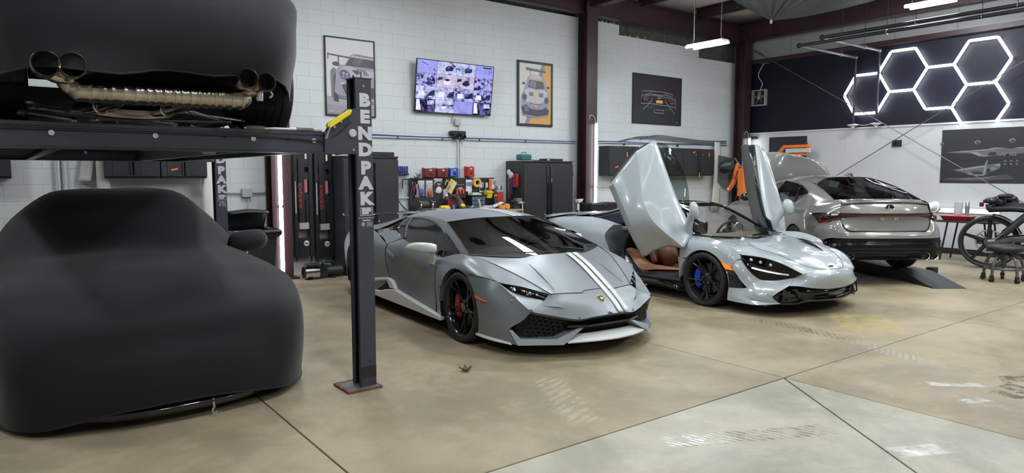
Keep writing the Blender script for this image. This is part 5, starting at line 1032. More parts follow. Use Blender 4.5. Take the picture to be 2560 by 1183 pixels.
_n = rm_.node_tree.nodes; _w = _n.new('ShaderNodeTexWave'); _w.inputs['Scale'].default_value = 3; _w.inputs['Distortion'].default_value = 3; _r = _n.new('ShaderNodeMix'); _r.data_type = 'RGBA'
_r.inputs[6].default_value = (.45, .10, .11, 1); _r.inputs[7].default_value = (.55, .50, .48, 1); rm_.node_tree.links.new(_w.outputs['Fac'], _r.inputs[0]); rm_.node_tree.links.new(_r.outputs[2], _n['Principled BSDF'].inputs['Base Color'])
bpy.data.objects.remove(tg)
gr = [[(x, y, .035*abs(sin(x*9+y*5))+.02*sin(y*13)+.03) for x in np.linspace(-.30, .32, 22)] for y in np.linspace(-.3, .3, 14)]
o = B().grid(gr).build('rag', rm_, None, ang=60, thick=.004, loc=(1.02, 8.55, 1.93)); tag(o, 'crumpled red and white cloth lying under the raised car', 'cloth')
# ---------------------------------------------------------------- matte silver supercar with white stripes
sil = mat('satin_silver_wrap', (.235, .255, .275), .42, metal=.45, var=.02, scale=2, rvar=.02, coat=.0)
whp = mat('white_gloss_wrap', (.74, .75, .74), .25, coat=.3, var=.01)
tint = glass('tinted_glass', (.20, .22, .22), 1.65); tint_f = glass('windscreen_glass', (.42, .46, .45), 1.75)
dark_in = mat('dark_cabin', (.012, .012, .013), .6, bump=.1)
def silver_car():
    t = thing('sports_car', 'matte silver wedge supercar with twin white bonnet stripes and white mirrors', 'car', (4.442, 5.410, 0), -1.635)
    R_ = lambda o: mirrored(o)
    # ---- bonnet
    c3 = [(-.05,.814,.827),(.25,.72,.768),(.55,.60,.665),(.83,.48,.544)]
    hood = [[(.30,0,.826),(.5,0,.742),(.7,0,.632),(.872,0,.528)], [(.27,.20,.822),(.48,.21,.738),(.69,.22,.63),(.87,.22,.53)],
            [(.19,.385,.806),(.40,.395,.742),(.6,.405,.66),(.845,.40,.540)], c3]
    b = B()
    for i in (0, 1): b.loft(hood[:3] if i == 0 else [hood[2], [(.07,.60,.812),(.33,.56,.755),(.58,.51,.664),(.84,.445,.543)], c3], 22, 10)
    b.mir(); hd = b.build('bonnet', sil, t, ang=14)
    for s in (1, -1):
        g = B().tube(crv([(.36, s*.392, .757), (.6, s*.405, .664), (.79, s*.415, .575)], 14), [.002+.006*sin(pi*min(1, (i+.5)/10)) for i in range(14)], 6).build('crease', sil, hd)
    # shut line round the bonnet
    sh = B().tube(crv([tuple(np.array(p)+(0, 0, .001)) for p in c3], 20), .004, 4)
    nf = [(.83,.48,.544),(.85,.36,.541),(.872,.20,.531),(.885,.10,.524),(.87,.06,.531),(.868,0,.532)]
    sh.tube(pl([tuple(np.array(p)+(.002, 0, .0)) for p in [(.83,.48,.545),(.852,.33,.541),(.872,.15,.531),(.845,.12,.545),(.842,0,.547)]], 18), .0035, 4); sh.mir()
    sh.build('shut_line', blk_plastic, hd)
    # ---- stripes, a hair above the bonnet, nose and roof
    def ztop(x):
        return np.interp(x, [-2.0, -1.5, -1.0, -.62, .30, .5, .7, .872, .985, 1.10], [1.165, 1.195, 1.185, 1.145, .826, .742, .632, .528, .455, .36])
    nose_x = [(.985,0,.455),(1.10,0,.36)]
    prof = crv([(.305,0,.824),(.5,0,.742),(.7,0,.632),(.872,0,.528),(.985,0,.455),(1.097,0,.36)], 30); roofp = crv([(-.64,0,1.148),(-1.0,0,1.185),(-1.5,0,1.195),(-2.0,0,1.165)], 20)
    for nm, pr in (('bonnet_stripe', prof), ('roof_stripe', roofp)):
        for ya, yb in ((.092, .152), (.170, .230)):
            G = []
            for yy in (ya, yb): G.append([(p[0]-(.045*yy*yy*4 if p[0] > .9 else (.12*yy if p[0] < -.6 and p[0] > -.7 else 0)), yy, p[2]+.0045-.006*yy) for p in pr])
            st = B().grid(G).build(nm, whp, t, thick=-.003); lab(st, 'white racing stripe')
    # ---- nose and front bumper
    edge = [(1.10,0,.36),(1.085,.18,.352),(1.05,.326,.336),(.96,.54,.375),(.872,.724,.418)]
    b = B(); b.loft([[(.872,0,.528),(.87,.22,.53),(.85,.36,.54),(.83,.48,.544)], [(.99,0,.456),(.975,.22,.452),(.93,.42,.462),(.836,.559,.493)], edge], 20, 10)
    b.loft([[(.836,.559,.493),(.63,.73,.548),(.484,.83,.641)], [(.855,.64,.455),(.66,.76,.545),(.484,.83,.641)], [(.872,.724,.418),(.66,.790,.545),(.484,.83,.641)]], 14, 6)
    b.add([(.83,.48,.544),(.836,.559,.493),(.815,.486,.540)], [(0, 1, 2)])
    # lower edge of the nose rolls under
    b.grid([crv(edge, 24), [tuple(np.array(p)+(-.03, -.01, -.024)) for p in crv(edge, 24)]])
    # side of the bumper
    sb = B(); sb.loft([[(.10,.945,.68),(.306,.932,.678),(.435,.878,.663),(.484,.83,.641),(.66,.790,.545),(.872,.724,.418)], [(.15,.955,.56),(.36,.945,.53),(.56,.885,.46),(.80,.765,.33)],
        [(.2,.955,.36),(.42,.94,.34),(.58,.89,.29),(.70,.84,.235)], [(.25,.94,.15),(.45,.91,.138),(.62,.86,.122),(.80,.805,.115)]], 30, 20)
    sb.cut(-.05, .31, .395); b.add(sb.v, sb.f)
    # return of the grille corner
    b.grid([crv([(.872,.724,.418),(.80,.765,.33),(.70,.84,.235)], 8), [tuple(np.array(p)+(-.05, -.05, -.01)) for p in crv([(.872,.724,.418),(.80,.765,.33),(.70,.84,.235)], 8)]])
    b.mir(); bump = b.build('front_bumper', sil, t, ang=18)
    fac = B(); fac.loft([[(.484,.835,.632),(.66,.795,.539),(.870,.729,.414)], [(.484,.836,.628),(.66,.797,.535),(.866,.731,.406)]], 12, 3); fac.mir()
    # facet under the lamp and the seam between wing and bumper
    bl = B().add([(.836,.559,.495),(.80,.64,.478),(.990,.405,.4375),(.862,.60,.457),(.83,.553,.485)], [(0, 1, 3), (0, 3, 2), (0, 2, 4)]); bl.mir(); bl.build('nose_blade', sil, bump, merge=0, ang=10)
    sx = B().tube(crv([(.115,.949,.678),(.306,.934,.680),(.435,.880,.664),(.484,.832,.643)], 14), .003, 4); sx.mir(); sx.build('shut_line', blk_plastic, bump)
    # black grille well and honeycomb mesh
    b = B(); b.loft([[(1.06,0,.335),(1.0,.33,.315),(.84,.70,.395),(.72,.80,.25)], [(.95,0,.24),(.92,.33,.23),(.80,.66,.25),(.70,.76,.20)], [(.95,0,.13),(.92,.33,.13),(.80,.66,.13),(.70,.76,.13)]], 20, 6); b.mir()
    b.build('intake_well', well_m, t)
    hx = B(); Gd = loft([[(.99,.26,.325),(.91,.54,.36),(.845,.71,.395)], [(.975,.28,.25),(.89,.55,.25),(.79,.74,.25)], [(.965,.42,.17),(.88,.57,.165),(.79,.72,.165)]], 2*9+1, 2*6+1)
    n_, m_ = Gd.shape[:2]
    for i in range(0, n_-2, 2):
        off = 1 if (i//2) % 2 else 0
        for j in range(off, m_-2, 2):
            ring = [Gd[i, min(j+1, m_-1)]*.5+Gd[i, j]*.5, Gd[i, min(j+2, m_-1)]*.5+Gd[i, j+1]*.5, Gd[i+1, min(j+2, m_-1)], Gd[i+2, min(j+2, m_-1)]*.5+Gd[i+2, j+1]*.5, Gd[i+2, j]*.5+Gd[i+2, j+1]*.5, Gd[i+1, j]]
            hx.tube(ring, .0035, 4, closed=True)
    for yy in np.linspace(.02, .40, 9): hx.tube([(1.00-.1*yy*yy*3, yy, .30), (1.00-.1*yy*yy*3, yy, .17)], .003, 4)
    for zz in (.19, .22, .25, .28): hx.tube(crv([(1.0,0,zz),(.985,.2,zz),(.95,.40,zz)], 8), .003, 4)
    hx.mir(); hx.build('grille_mesh', mat('grille_black', (.010, .010, .011), .4), t, kind='stuff')
    B().box2((.98, -.24, .262), (1.085, .24, .282)).hexa([(.98,.24,.262),(1.085,.24,.262),(1.0,.42,.262),(.93,.42,.262),(.98,.24,.282),(1.085,.24,.282),(1.0,.42,.282),(.93,.42,.282)]).hexa([(.93,-.42,.262),(1.0,-.42,.262),(1.085,-.24,.262),(.98,-.24,.262),(.93,-.42,.282),(1.0,-.42,.282),(1.085,-.24,.282),(.98,-.24,.282)]).build('grille_bar', blk_gloss, t)
    # boomerang winglets
    O = [(.695,.845,.240),(.80,.812,.112),(1.055,.502,.128),(1.058,.262,.268)]; I = [(.715,.815,.240),(.775,.765,.165),(1.015,.55,.182),(1.040,.262,.276)]
    b = B(); V = O + I + [tuple(np.array(p)+(-.10, -.03, -.012)) for p in O] + [tuple(np.array(p)+(-.10, -.03, .0)) for p in I]
    Fs = []
    for i in range(3): Fs += [(i, i+1, i+5, i+4), (i+8, i+12, i+13, i+9), (i, i+8, i+9, i+1), (i+4, i+5, i+13, i+12)]
    Fs += [(0, 4, 12, 8), (3, 11, 15, 7)]
    b.add(V, Fs); w = b.build('winglet', sil, t, ang=20, bev=.004); R_(w)
    # white splitter
    f0 = [(1.20,0,.150),(1.165,.22,.148),(1.05,.455,.135)]; f1 = [(1.205,0,.162),(1.170,.22,.160),(1.052,.46,.147)]; f2 = [(1.04,0,.20),(1.02,.25,.198),(.96,.40,.19)]
    b = B(); b.loft([f0, f1], 14, 2).loft([f1, f2], 14, 3).loft([f0, [(1.0,0,.14),(1.0,.22,.138),(.96,.40,.13)]], 14, 2); b.mir()
    lab(b.build('splitter', whp, t, ang=25), 'white front splitter blade')
    wf = B().loft([[(.30,.945,.152),(.50,.905,.142),(.72,.845,.130)], [(.30,.955,.130),(.50,.915,.115),(.74,.845,.112)]], 12, 3).build('side_flick', whp, t, thick=.02); lab(wf, 'white flick below bumper side'); R_(wf)
    # ---- headlamps
    top = [(.484,.83,.641),(.65,.665,.601),(.815,.486,.542)]; bot = [(.484,.83,.641),(.63,.735,.549),(.836,.559,.493)]
    hl = B().loft([top, [(.484,.83,.641),(.655,.712,.583),(.838,.525,.523)], bot], 16, 8).build('headlamp', glass('lamp_cover', (.86, .88, .9)), t, ang=60)
    B().loft([[tuple(np.array(p)+(-.02, -.02, -.025)) for p in top], [(.40,.78,.57),(.56,.62,.50),(.74,.47,.46)], [tuple(np.array(p)+(-.02, -.02, -.01)) for p in bot]], 12, 6).build('lamp_bowl', mat('lamp_bowl_black', (.05, .052, .06), .2, var=.5, metal=.5), hl)
    ld = B()
    for k in (.34, .62):
        a = np.array(crv(top, 21)[int(20*k)])+(0, 0, -.012); c = np.array(crv(bot, 21)[int(20*k)+3])+(-.004, 0, .010); d = np.array(crv(bot, 21)[int(20*k)+1])+(-.005, 0, .012)
        mid = (a+c)/2
        ld.tube([a*.35+mid*.65, mid*.4+c*.6], .012, 6).tube([mid, d*.8+mid*.2], .010, 6)
    ld.build('daylight_strip', mat('lamp_silver', (.6, .62, .64), .2, metal=.8), hl)
    pr = B()
    for k in (.3, .55, .8):
        a = np.array(crv(top, 21)[int(20*k)]); c = np.array(crv(bot, 21)[int(20*k)]); pr.ell(a*.62+c*.38+np.array((-.02, -.01, -.012)), (.022, .016, .016), 12, 8)
    pr.build('projector_lens', chrome, hl); R_(hl)
    # amber side marker
    am = B().loft([[(.285,.951,.500),(.38,.943,.483),(.475,.928,.468)], [(.285,.952,.475),(.38,.945,.463),(.465,.931,.456)]], 6, 3).build('side_marker', mat('amber', (.80, .12, .01), .25), t, thick=-.006); lab(am, 'orange side marker'); R_(am)
    # ---- front wing
    g0 = [(-.569,.83,.755),(-.268,.795,.821),(-.05,.814,.827),(.25,.72,.768),(.55,.60,.665),(.83,.48,.544)]
    gm = [(-.58,.865,.735),(-.32,.845,.785),(-.05,.86,.802),(.15,.855,.760),(.38,.842,.69),(.484,.83,.641),(.65,.665,.601),(.815,.486,.541)]
    b = B(); b.loft([g0, [(-.575,.85,.748),(-.3,.822,.808),(-.05,.842,.818),(.2,.795,.768),(.43,.735,.690),(.60,.645,.630),(.822,.484,.543)], gm], 34, 8)
    fs = B(); fs.loft([gm[:6], [(-.585,.895,.68),(-.30,.918,.705),(.0,.925,.752),(.2,.918,.722),(.36,.885,.682),(.484,.83,.641)], [(-.60,.903,.60),(-.30,.945,.63),(0,.952,.70),(.2,.945,.695),(.36,.905,.672),(.484,.83,.641)],
        [(-.61,.903,.45),(-.35,.945,.50),(-.1,.955,.56),(.10,.95,.655),(.306,.932,.675),(.435,.878,.661),(.484,.83,.639)]], 34, 16)
    fs.loft([[(-.61,.903,.46),(-.52,.925,.47),(-.42,.945,.48)], [(-.60,.895,.30),(-.52,.91,.31),(-.42,.93,.32)], [(-.58,.90,.15),(-.5,.91,.15),(-.42,.925,.14)]], 8, 8)
    fs.cut(-.05, .31, .395); b.add(fs.v, fs.f); fw = b.build('front_wing', sil, t, ang=30); R_(fw)
    sy = lambda a: .952-.012*abs(cos(a))
    lp = B().grid(arch_lip(-.05, .31, .398, sy, d=.05)).build('arch_lip', sil, t); R_(lp)
    wl = arch_well(B(), -.05, .31, .405, .62, .925).build('wheel_well', well_m, t); R_(wl)
    # ---- door and side
    d0 = [(-.569,.83,.755),(-.90,.838,.792),(-1.262,.842,.837),(-1.53,.835,.885)]
    d1 = [(-.575,.90,.672),(-.85,.905,.640),(-1.2,.915,.690),(-1.55,.92,.735),(-1.847,.905,.785)]
    da = [(-.57,.865,.735),(-.87,.872,.735),(-1.25,.885,.785),(-1.54,.885,.825),(-1.70,.875,.83)]
    d2 = [(-.60,.903,.55),(-.9,.888,.50),(-1.3,.890,.54),(-1.6,.925,.60),(-1.80,.945,.64)]
    d3 = [(-.60,.895,.33),(-.9,.875,.30),(-1.3,.878,.33),(-1.55,.915,.38),(-1.69,.94,.42)]
    d4 = [(-.58,.905,.16),(-.9,.90,.17),(-1.2,.90,.20),(-1.45,.92,.26),(-1.57,.935,.30)]
    dr = B().loft([d0, da, d1, d2, d3, d4], 26, 24).build('door', sil, t, ang=40)
    B().tube(crv([(-1.53,.836,.886),(-1.70,.876,.832),(-1.847,.907,.786)], 8), .003, 4).tube(crv([(-1.847,.907,.786),(-1.80,.947,.64),(-1.69,.942,.42),(-1.57,.938,.30)], 14), .004, 4).tube(crv([(-.572,.902,.672),(-.60,.905,.55),(-.605,.902,.42),(-.60,.897,.30),(-.58,.907,.16)], 14), .004, 4).build('shut_line', blk_plastic, dr)
    B().loft([[(-1.745,.938,.737),(-1.64,.934,.705),(-1.545,.930,.675)], [(-1.75,.946,.715),(-1.65,.942,.688),(-1.55,.938,.652)], [(-1.735,.952,.690),(-1.63,.948,.662),(-1.545,.944,.640)]], 8, 5).build('door_handle', sil, dr, thick=-.012)
    # white mirror on its stalk
    mr = B(); sec = []
    for (x, y, rx, zt, zb) in ((-.60,.895,.05,.890,.815),(-.615,.93,.085,.903,.805),(-.66,.99,.105,.911,.808),(-.72,1.045,.105,.908,.815),(-.785,1.085,.085,.893,.820),(-.83,1.105,.05,.875,.826),(-.85,1.112,.012,.858,.838)):
        cyc = []
        for (u, w_) in ((1,.45),(.93,.80),(.6,1),(-.1,1),(-.7,.96),(-.95,.72),(-1,.40),(-.9,.12),(-.45,0),(.2,0),(.75,.04),(.98,.20)): cyc.append((x+rx*u, y+.012*u, zb+(zt-zb)*w_))
        sec.append(cyc)
    mr.grid(sec, closeu=True); mr.add(sec[0], [tuple(range(12))]); mr.add(sec[-1], [tuple(range(12))[::-1]])
    mo = mr.build('mirror', whp, t, ang=50, bev=0); lab(mo, 'white door mirror')
    lg_ = [[(xo+dx*s_, yy+dy*1.2, zz) for dx, dy in ((-.055,-.012),(-.02,-.024),(.04,-.024),(.06,0),(.04,.018),(-.03,.018))] for xo, yy, zz, s_ in ((-.645,.925,.83,.75),(-.655,.915,.78,.75),(-.68,.898,.735,.85),(-.70,.888,.70,1.15),(-.705,.884,.678,1.5))]
    B().grid(lg_, closeu=True).build('mirror_stalk', whp, mo, ang=50); R_(mo)
    R_(dr)
    # ---- rear quarter
    q = B(); q.loft([[(-1.847,.905,.785),(-2.23,.862,.888),(-2.6,.80,.93),(-3.0,.78,.925),(-3.42,.74,.88)], [(-1.85,.925,.74),(-2.25,.935,.815),(-2.65,.925,.86),(-3.05,.90,.85),(-3.45,.80,.80)], [(-1.80,.945,.64),(-2.2,.972,.68),(-2.67,.978,.70),(-3.1,.955,.70),(-3.48,.84,.68)],
        [(-1.69,.942,.42),(-2.1,.965,.44),(-2.67,.978,.45),(-3.1,.955,.48),(-3.48,.84,.50)], [(-1.57,.935,.30),(-2.0,.94,.20),(-2.67,.96,.20),(-3.1,.94,.28),(-3.45,.82,.32)]], 40, 26)
    q.cut(-2.67, .345, .415); qo = q.build('rear_quarter', sil, t, ang=40)
    R_(qo); lp = B().grid(arch_lip(-2.67, .345, .418, lambda a: .974-.01*abs(cos(a)), d=.05)).build('arch_lip', sil, t); R_(lp)
    wl = arch_well(B(), -2.67, .345, .425, .62, .945).build('wheel_well', well_m, t); R_(wl)
    e0 = [(-1.847,.905,.785),(-1.70,.873,.83),(-1.53,.835,.885)]; e1 = [(-2.23,.862,.888),(-2.1,.77,.925),(-1.80,.775,.945)]
    s_ = B().loft([e0, [(-2.02,.872,.845),(-1.88,.825,.868),(-1.66,.808,.918)], e1], 12, 10).build('side_scoop', sil, t, ang=60); R_(s_)
    s_ = B().loft([e1, [(-2.415,.80,.918),(-2.2,.70,.975),(-1.95,.655,1.06)]], 12, 4).loft([[(-1.80,.775,.945),(-1.87,.745,.995),(-1.95,.655,1.06)], [(-1.745,.80,.930),(-1.868,.758,.996),(-1.944,.652,1.066)]], 8, 2).build('side_intake', blk_gloss, t); R_(s_)
    bt = B().loft([[(-2.62,.795,.93),(-2.415,.80,.92),(-2.2,.70,.995),(-1.97,.60,1.092)], [(-2.70,.70,.955),(-2.45,.66,.985),(-2.2,.60,1.05),(-1.98,.56,1.115)], [(-2.9,.50,.95),(-2.55,.48,1.03),(-2.25,.46,1.09),(-1.99,.44,1.14)]], 16, 8).build('buttress', sil, t, ang=50); R_(bt)
    s_ = B().hexa([(-2.35,.45,.80),(-1.62,.45,.80),(-1.62,.66,.80),(-2.35,.66,.80),(-2.30,.45,.98),(-1.78,.45,1.08),(-1.85,.56,1.06),(-2.28,.60,.96)]).build('intake_backing', well_m, t); R_(s_)
    # ---- roof, pillars, glass
    rf = B().loft([[(-.62,0,1.145),(-1.0,0,1.185),(-1.5,0,1.195),(-2.0,0,1.165)], [(-.68,.35,1.135),(-1.0,.36,1.176),(-1.5,.36,1.186),(-2.0,.33,1.152)], [(-.83,.64,1.095),(-1.1,.605,1.128),(-1.5,.59,1.136),(-1.97,.59,1.10)]], 20, 14); rf.mir()
    rf.build('roof', sil, t, ang=50)
    inn = [(-.05,.814,.827),(-.401,.731,.953),(-.83,.64,1.095),(-1.1,.605,1.128),(-1.5,.59,1.136),(-1.97,.59,1.10)]
    Wt = [(-.268,.79,.821),(-.624,.722,.952),(-.953,.662,1.039),(-1.277,.628,1.090),(-1.615,.62,1.101),(-1.855,.63,1.088),(-1.944,.645,1.068)]
    ap = B().loft([inn, [(-.15,.806,.835),(-.50,.735,.956),(-.89,.66,1.072),(-1.19,.625,1.113),(-1.55,.613,1.122),(-1.90,.618,1.092)], Wt], 34, 5).build('roof_rail', sil, t, ang=50); R_(ap)
    ws = B().loft([[(.30,0,.826),(.2,.38,.808),(-.05,.814,.827)], [(-.16,0,.995),(-.22,.40,.98),(-.401,.731,.953)], [(-.62,0,1.145),(-.68,.35,1.135),(-.83,.64,1.095)]], 16, 14); ws.mir()
    wo = ws.build('windscreen', tint_f, t, ang=80)
    gb = B().tube(crv([(.29,0,.822),(.2,.38,.806),(-.05,.81,.827)], 14), .010, 5); gb.tube(crv([(-.05,.812,.83),(-.401,.729,.955),(-.83,.638,1.097)], 14), .006, 5); gb.tube(crv([(-.62,0,1.147),(-.68,.35,1.137),(-.83,.64,1.097)], 12), .006, 5); gb.mir(); gb.build('screen_seal', blk_plastic, wo)
    wp = B().tube(crv([(.26,.05,.84),(.17,-.25,.842),(.02,-.55,.845)], 8), .008, 5).tube(crv([(.2,.42,.835),(.14,.2,.862),(.10,-.05,.875)], 8), .007, 5).build('wiper', blk_plastic, wo)
    sg = [(-.268,.79,.821),(-.569,.83,.755),(-.90,.838,.792),(-1.262,.842,.837),(-1.498,.83,.879),(-1.743,.80,.930),(-1.868,.758,.996),(-1.944,.645,1.068)]
    wi = B().loft([Wt, [(-.27,.792,.821),(-.60,.785,.87),(-.93,.765,.93),(-1.27,.755,.975),(-1.56,.745,1.0),(-1.80,.735,1.02),(-1.944,.648,1.067)], sg], 28, 8).build('side_window', tint, t, ang=80)
    B().tube([(-.569,.833,.757), (-.61,.772,.88), (-.632,.724,.951)], .011, 6).build('window_bar', blk_plastic, wi); B().tube([(-1.50,.834,.882), (-1.62,.752,1.0), (-1.74,.632,1.094)], .016, 6).build('window_bar', blk_plastic, wi)
    B().tube(crv([tuple(np.array(p)+(0, .003, 0)) for p in sg], 30), .006, 5).tube(crv(Wt, 24), .005, 5).build('window_seal', blk_gloss, wi); R_(wi)
    # ---- tail
    tl = B().loft([[(-2.0,0,1.162),(-1.99,.44,1.138)], [(-2.6,0,1.04),(-2.6,.49,1.01)], [(-3.3,0,.93),(-3.3,.55,.90)]], 8, 10); tl.mir(); tl.build('engine_cover', blk_plastic, t)
    b = B().loft([[(-3.3,0,.93),(-3.3,.5,.91),(-3.42,.74,.88)], [(-3.5,0,.80),(-3.5,.5,.79),(-3.46,.80,.78)], [(-3.54,0,.62),(-3.53,.5,.62),(-3.48,.84,.62)], [(-3.46,0,.25),(-3.46,.5,.25),(-3.42,.80,.28)]], 16, 10)
    b.loft([[(-2.55,.48,1.025),(-2.62,.795,.93)], [(-2.95,.5,.94),(-3.0,.78,.925)], [(-3.3,.52,.91),(-3.42,.74,.88)]], 6, 8); b.mir(); b.build('rear_panel', sil, t)
    b = B()
    for yy in np.linspace(-.84, .84, 2): b.box((-3.30, yy*.55, .97), (.16, .02, .2))
    G = []
    for yy in np.linspace(-.86, .86, 13):
        bow = .05*(yy/.86)**2; zc = 1.062-.010*(yy/.86)**2
        G.append([(-3.14-bow, yy, zc), (-3.25-bow, yy, zc+.018), (-3.42-bow, yy, zc+.022), (-3.42-bow, yy, zc-.006), (-3.25-bow, yy, zc-.018)])
    b.grid(G, closeu=True).add(G[0], [(0, 1, 2, 3, 4)]).add(G[-1], [(4, 3, 2, 1, 0)])
    lab(b.build('rear_wing', blk_gloss, t, ang=40), 'gloss black rear wing')
    # ---- sills
    sk = B(); o_ = [(-.42,.935,.172),(-1.0,.945,.232),(-1.487,.968,.306),(-1.577,.975,.388),(-1.692,.978,.413),(-2.044,.975,.352)]
    sk = B().prism([(-.42,.131),(-.42,.172),(-.95,.222),(-1.487,.300),(-1.60,.288),(-1.70,.275),(-1.80,.258),(-1.888,.234),(-2.24,.20),(-2.24,.150)], .90, .962, lambda p, q_, h: (p, h+(.012 if p < -1.3 else -.012), q_))
    sk.prism([(-1.487,.300),(-1.577,.388),(-1.692,.413),(-2.08,.362),(-2.20,.355),(-2.20,.318),(-2.07,.325),(-1.72,.380),(-1.634,.30)], .92, .972, lambda p, q_, h: (p, h, q_))
    so = sk.build('side_skirt', whp, t, bev=.008, ang=30); lab(so, 'white side skirt with air inlet'); 
    B().prism([(-1.60,.288),(-1.72,.378),(-2.07,.32),(-2.2,.31),(-2.22,.205),(-1.888,.236)], .90, .945, lambda p, q_, h: (p, h, q_)).build('skirt_inlet', well_m, so); R_(so)
    B().box2((-3.3, -.78, .125), (.72, .78, .135)).box2((-2.2, -.93, .125), (-.45, .93, .15)).box2((-3.4, -.6, .13), (-2.2, .6, .8)).box2((-.5, -.55, .13), (.8, .55, .45)).build('floor_pan', well_m, t)
    # ---- cabin
    sea = mat('dark_leather', (.018, .018, .02), .5, bump=.1)
    B().loft([[(.15,0,.79),(.05,.4,.78),(-.15,.74,.78)], [(-.15,0,.85),(-.2,.4,.85),(-.3,.72,.80)], [(-.45,0,.80),(-.45,.4,.82),(-.45,.74,.74)], [(-.5,0,.5),(-.5,.4,.5),(-.5,.74,.5)]], 12, 12).mir().build('dashboard', dark_in, t)
    for s in (1, -1):
        st = B().loft([[(-1.15, s*.36-.22, .40), (-1.25, s*.36-.22, .65), (-1.40, s*.36-.18, .90), (-1.46, s*.36-.10, 1.04)], [(-1.10, s*.36, .40), (-1.22, s*.36, .65), (-1.38, s*.36, .90), (-1.44, s*.36, 1.05)], [(-1.15, s*.36+.22, .40), (-1.25, s*.36+.22, .65), (-1.40, s*.36+.18, .90), (-1.46, s*.36+.10, 1.04)]], 12, 8).build('seat', sea, t, thick=.09)
        B().box((-.85, s*.36, .38), (.55, .46, .10)).build('seat_cushion', sea, st, bev=.03)
    sw = B(); c = np.array((-.62, .36, .74)); ex = np.array((.42, 0, .90)); ey = np.array((0, 1., 0))
    sw.tube([c+(ex*cos(a)+ey*sin(a))*.175 for a in np.linspace(0, 2*pi, 25)[:-1]], .016, 7, closed=True)
    for a in (pi/2, -pi/2, pi): sw.tube([c, c+(ex*cos(a)+ey*sin(a))*.17], .018, 5)
    sw.ell(c, (.05, .05, .05), 10, 6); sw.build('steering_wheel', sea, t)
    B().box((-1.75, 0, .75), (.05, 1.3, .6)).build('bulkhead', dark_in, t)
    # ---- badge: a black shield with a gold rim and a small bull
    bz = frame((.962, 0, .4745), (0, 1, 0), (-.62, 0, .50)); gold = mat('gold', (.50, .36, .12), .3, metal=1)
    shp = [(-.030,.036),(0,.042),(.030,.036),(.031,.0),(.022,-.026),(0,-.044),(-.022,-.026),(-.031,.0)]
    bd = B().prism([(p*1.0, q_) for p, q_ in shp], .0, .006).xf(bz).build('badge', gold, t, bev=.001)
    B().prism([(p*.84, q_*.86) for p, q_ in shp], .005, .0075).xf(bz).build('badge_field', blk_gloss, bd)
    B().prism([(-.016,.004),(-.006,.016),(.006,.012),(.016,.002),(.010,-.004),(.012,-.018),(.004,-.010),(-.006,-.012),(-.012,-.020),(-.010,-.006)], .007, .009).xf(bz).build('badge_bull', gold, bd)
    for (px_, py_, pz_) in ((.70,.815,.497),(1.045,.318,.352)):
        sn = B().ell((px_, py_, pz_), (.010, .010, .010), 12, 8).build('parking_sensor', sil, t); R_(sn)
    red = mat('red_caliper', (.42, .02, .025), .3, coat=.4)
    for (x, y, r, w, rr) in ((0,.835,.339,.245,.270),(0,-.835,.339,.245,.270),(-2.67,.81,.347,.30,.264),(-2.67,-.81,.347,.30,.264)):
        wheel(t, x, y, r, r+(.004 if x == 0 else 0), w, rr, 'y', rim_black, red, phase=-pi/2, cap=mat('cap_gold', (.30, .22, .05), .35, metal=.6))
    return t
silver_car()
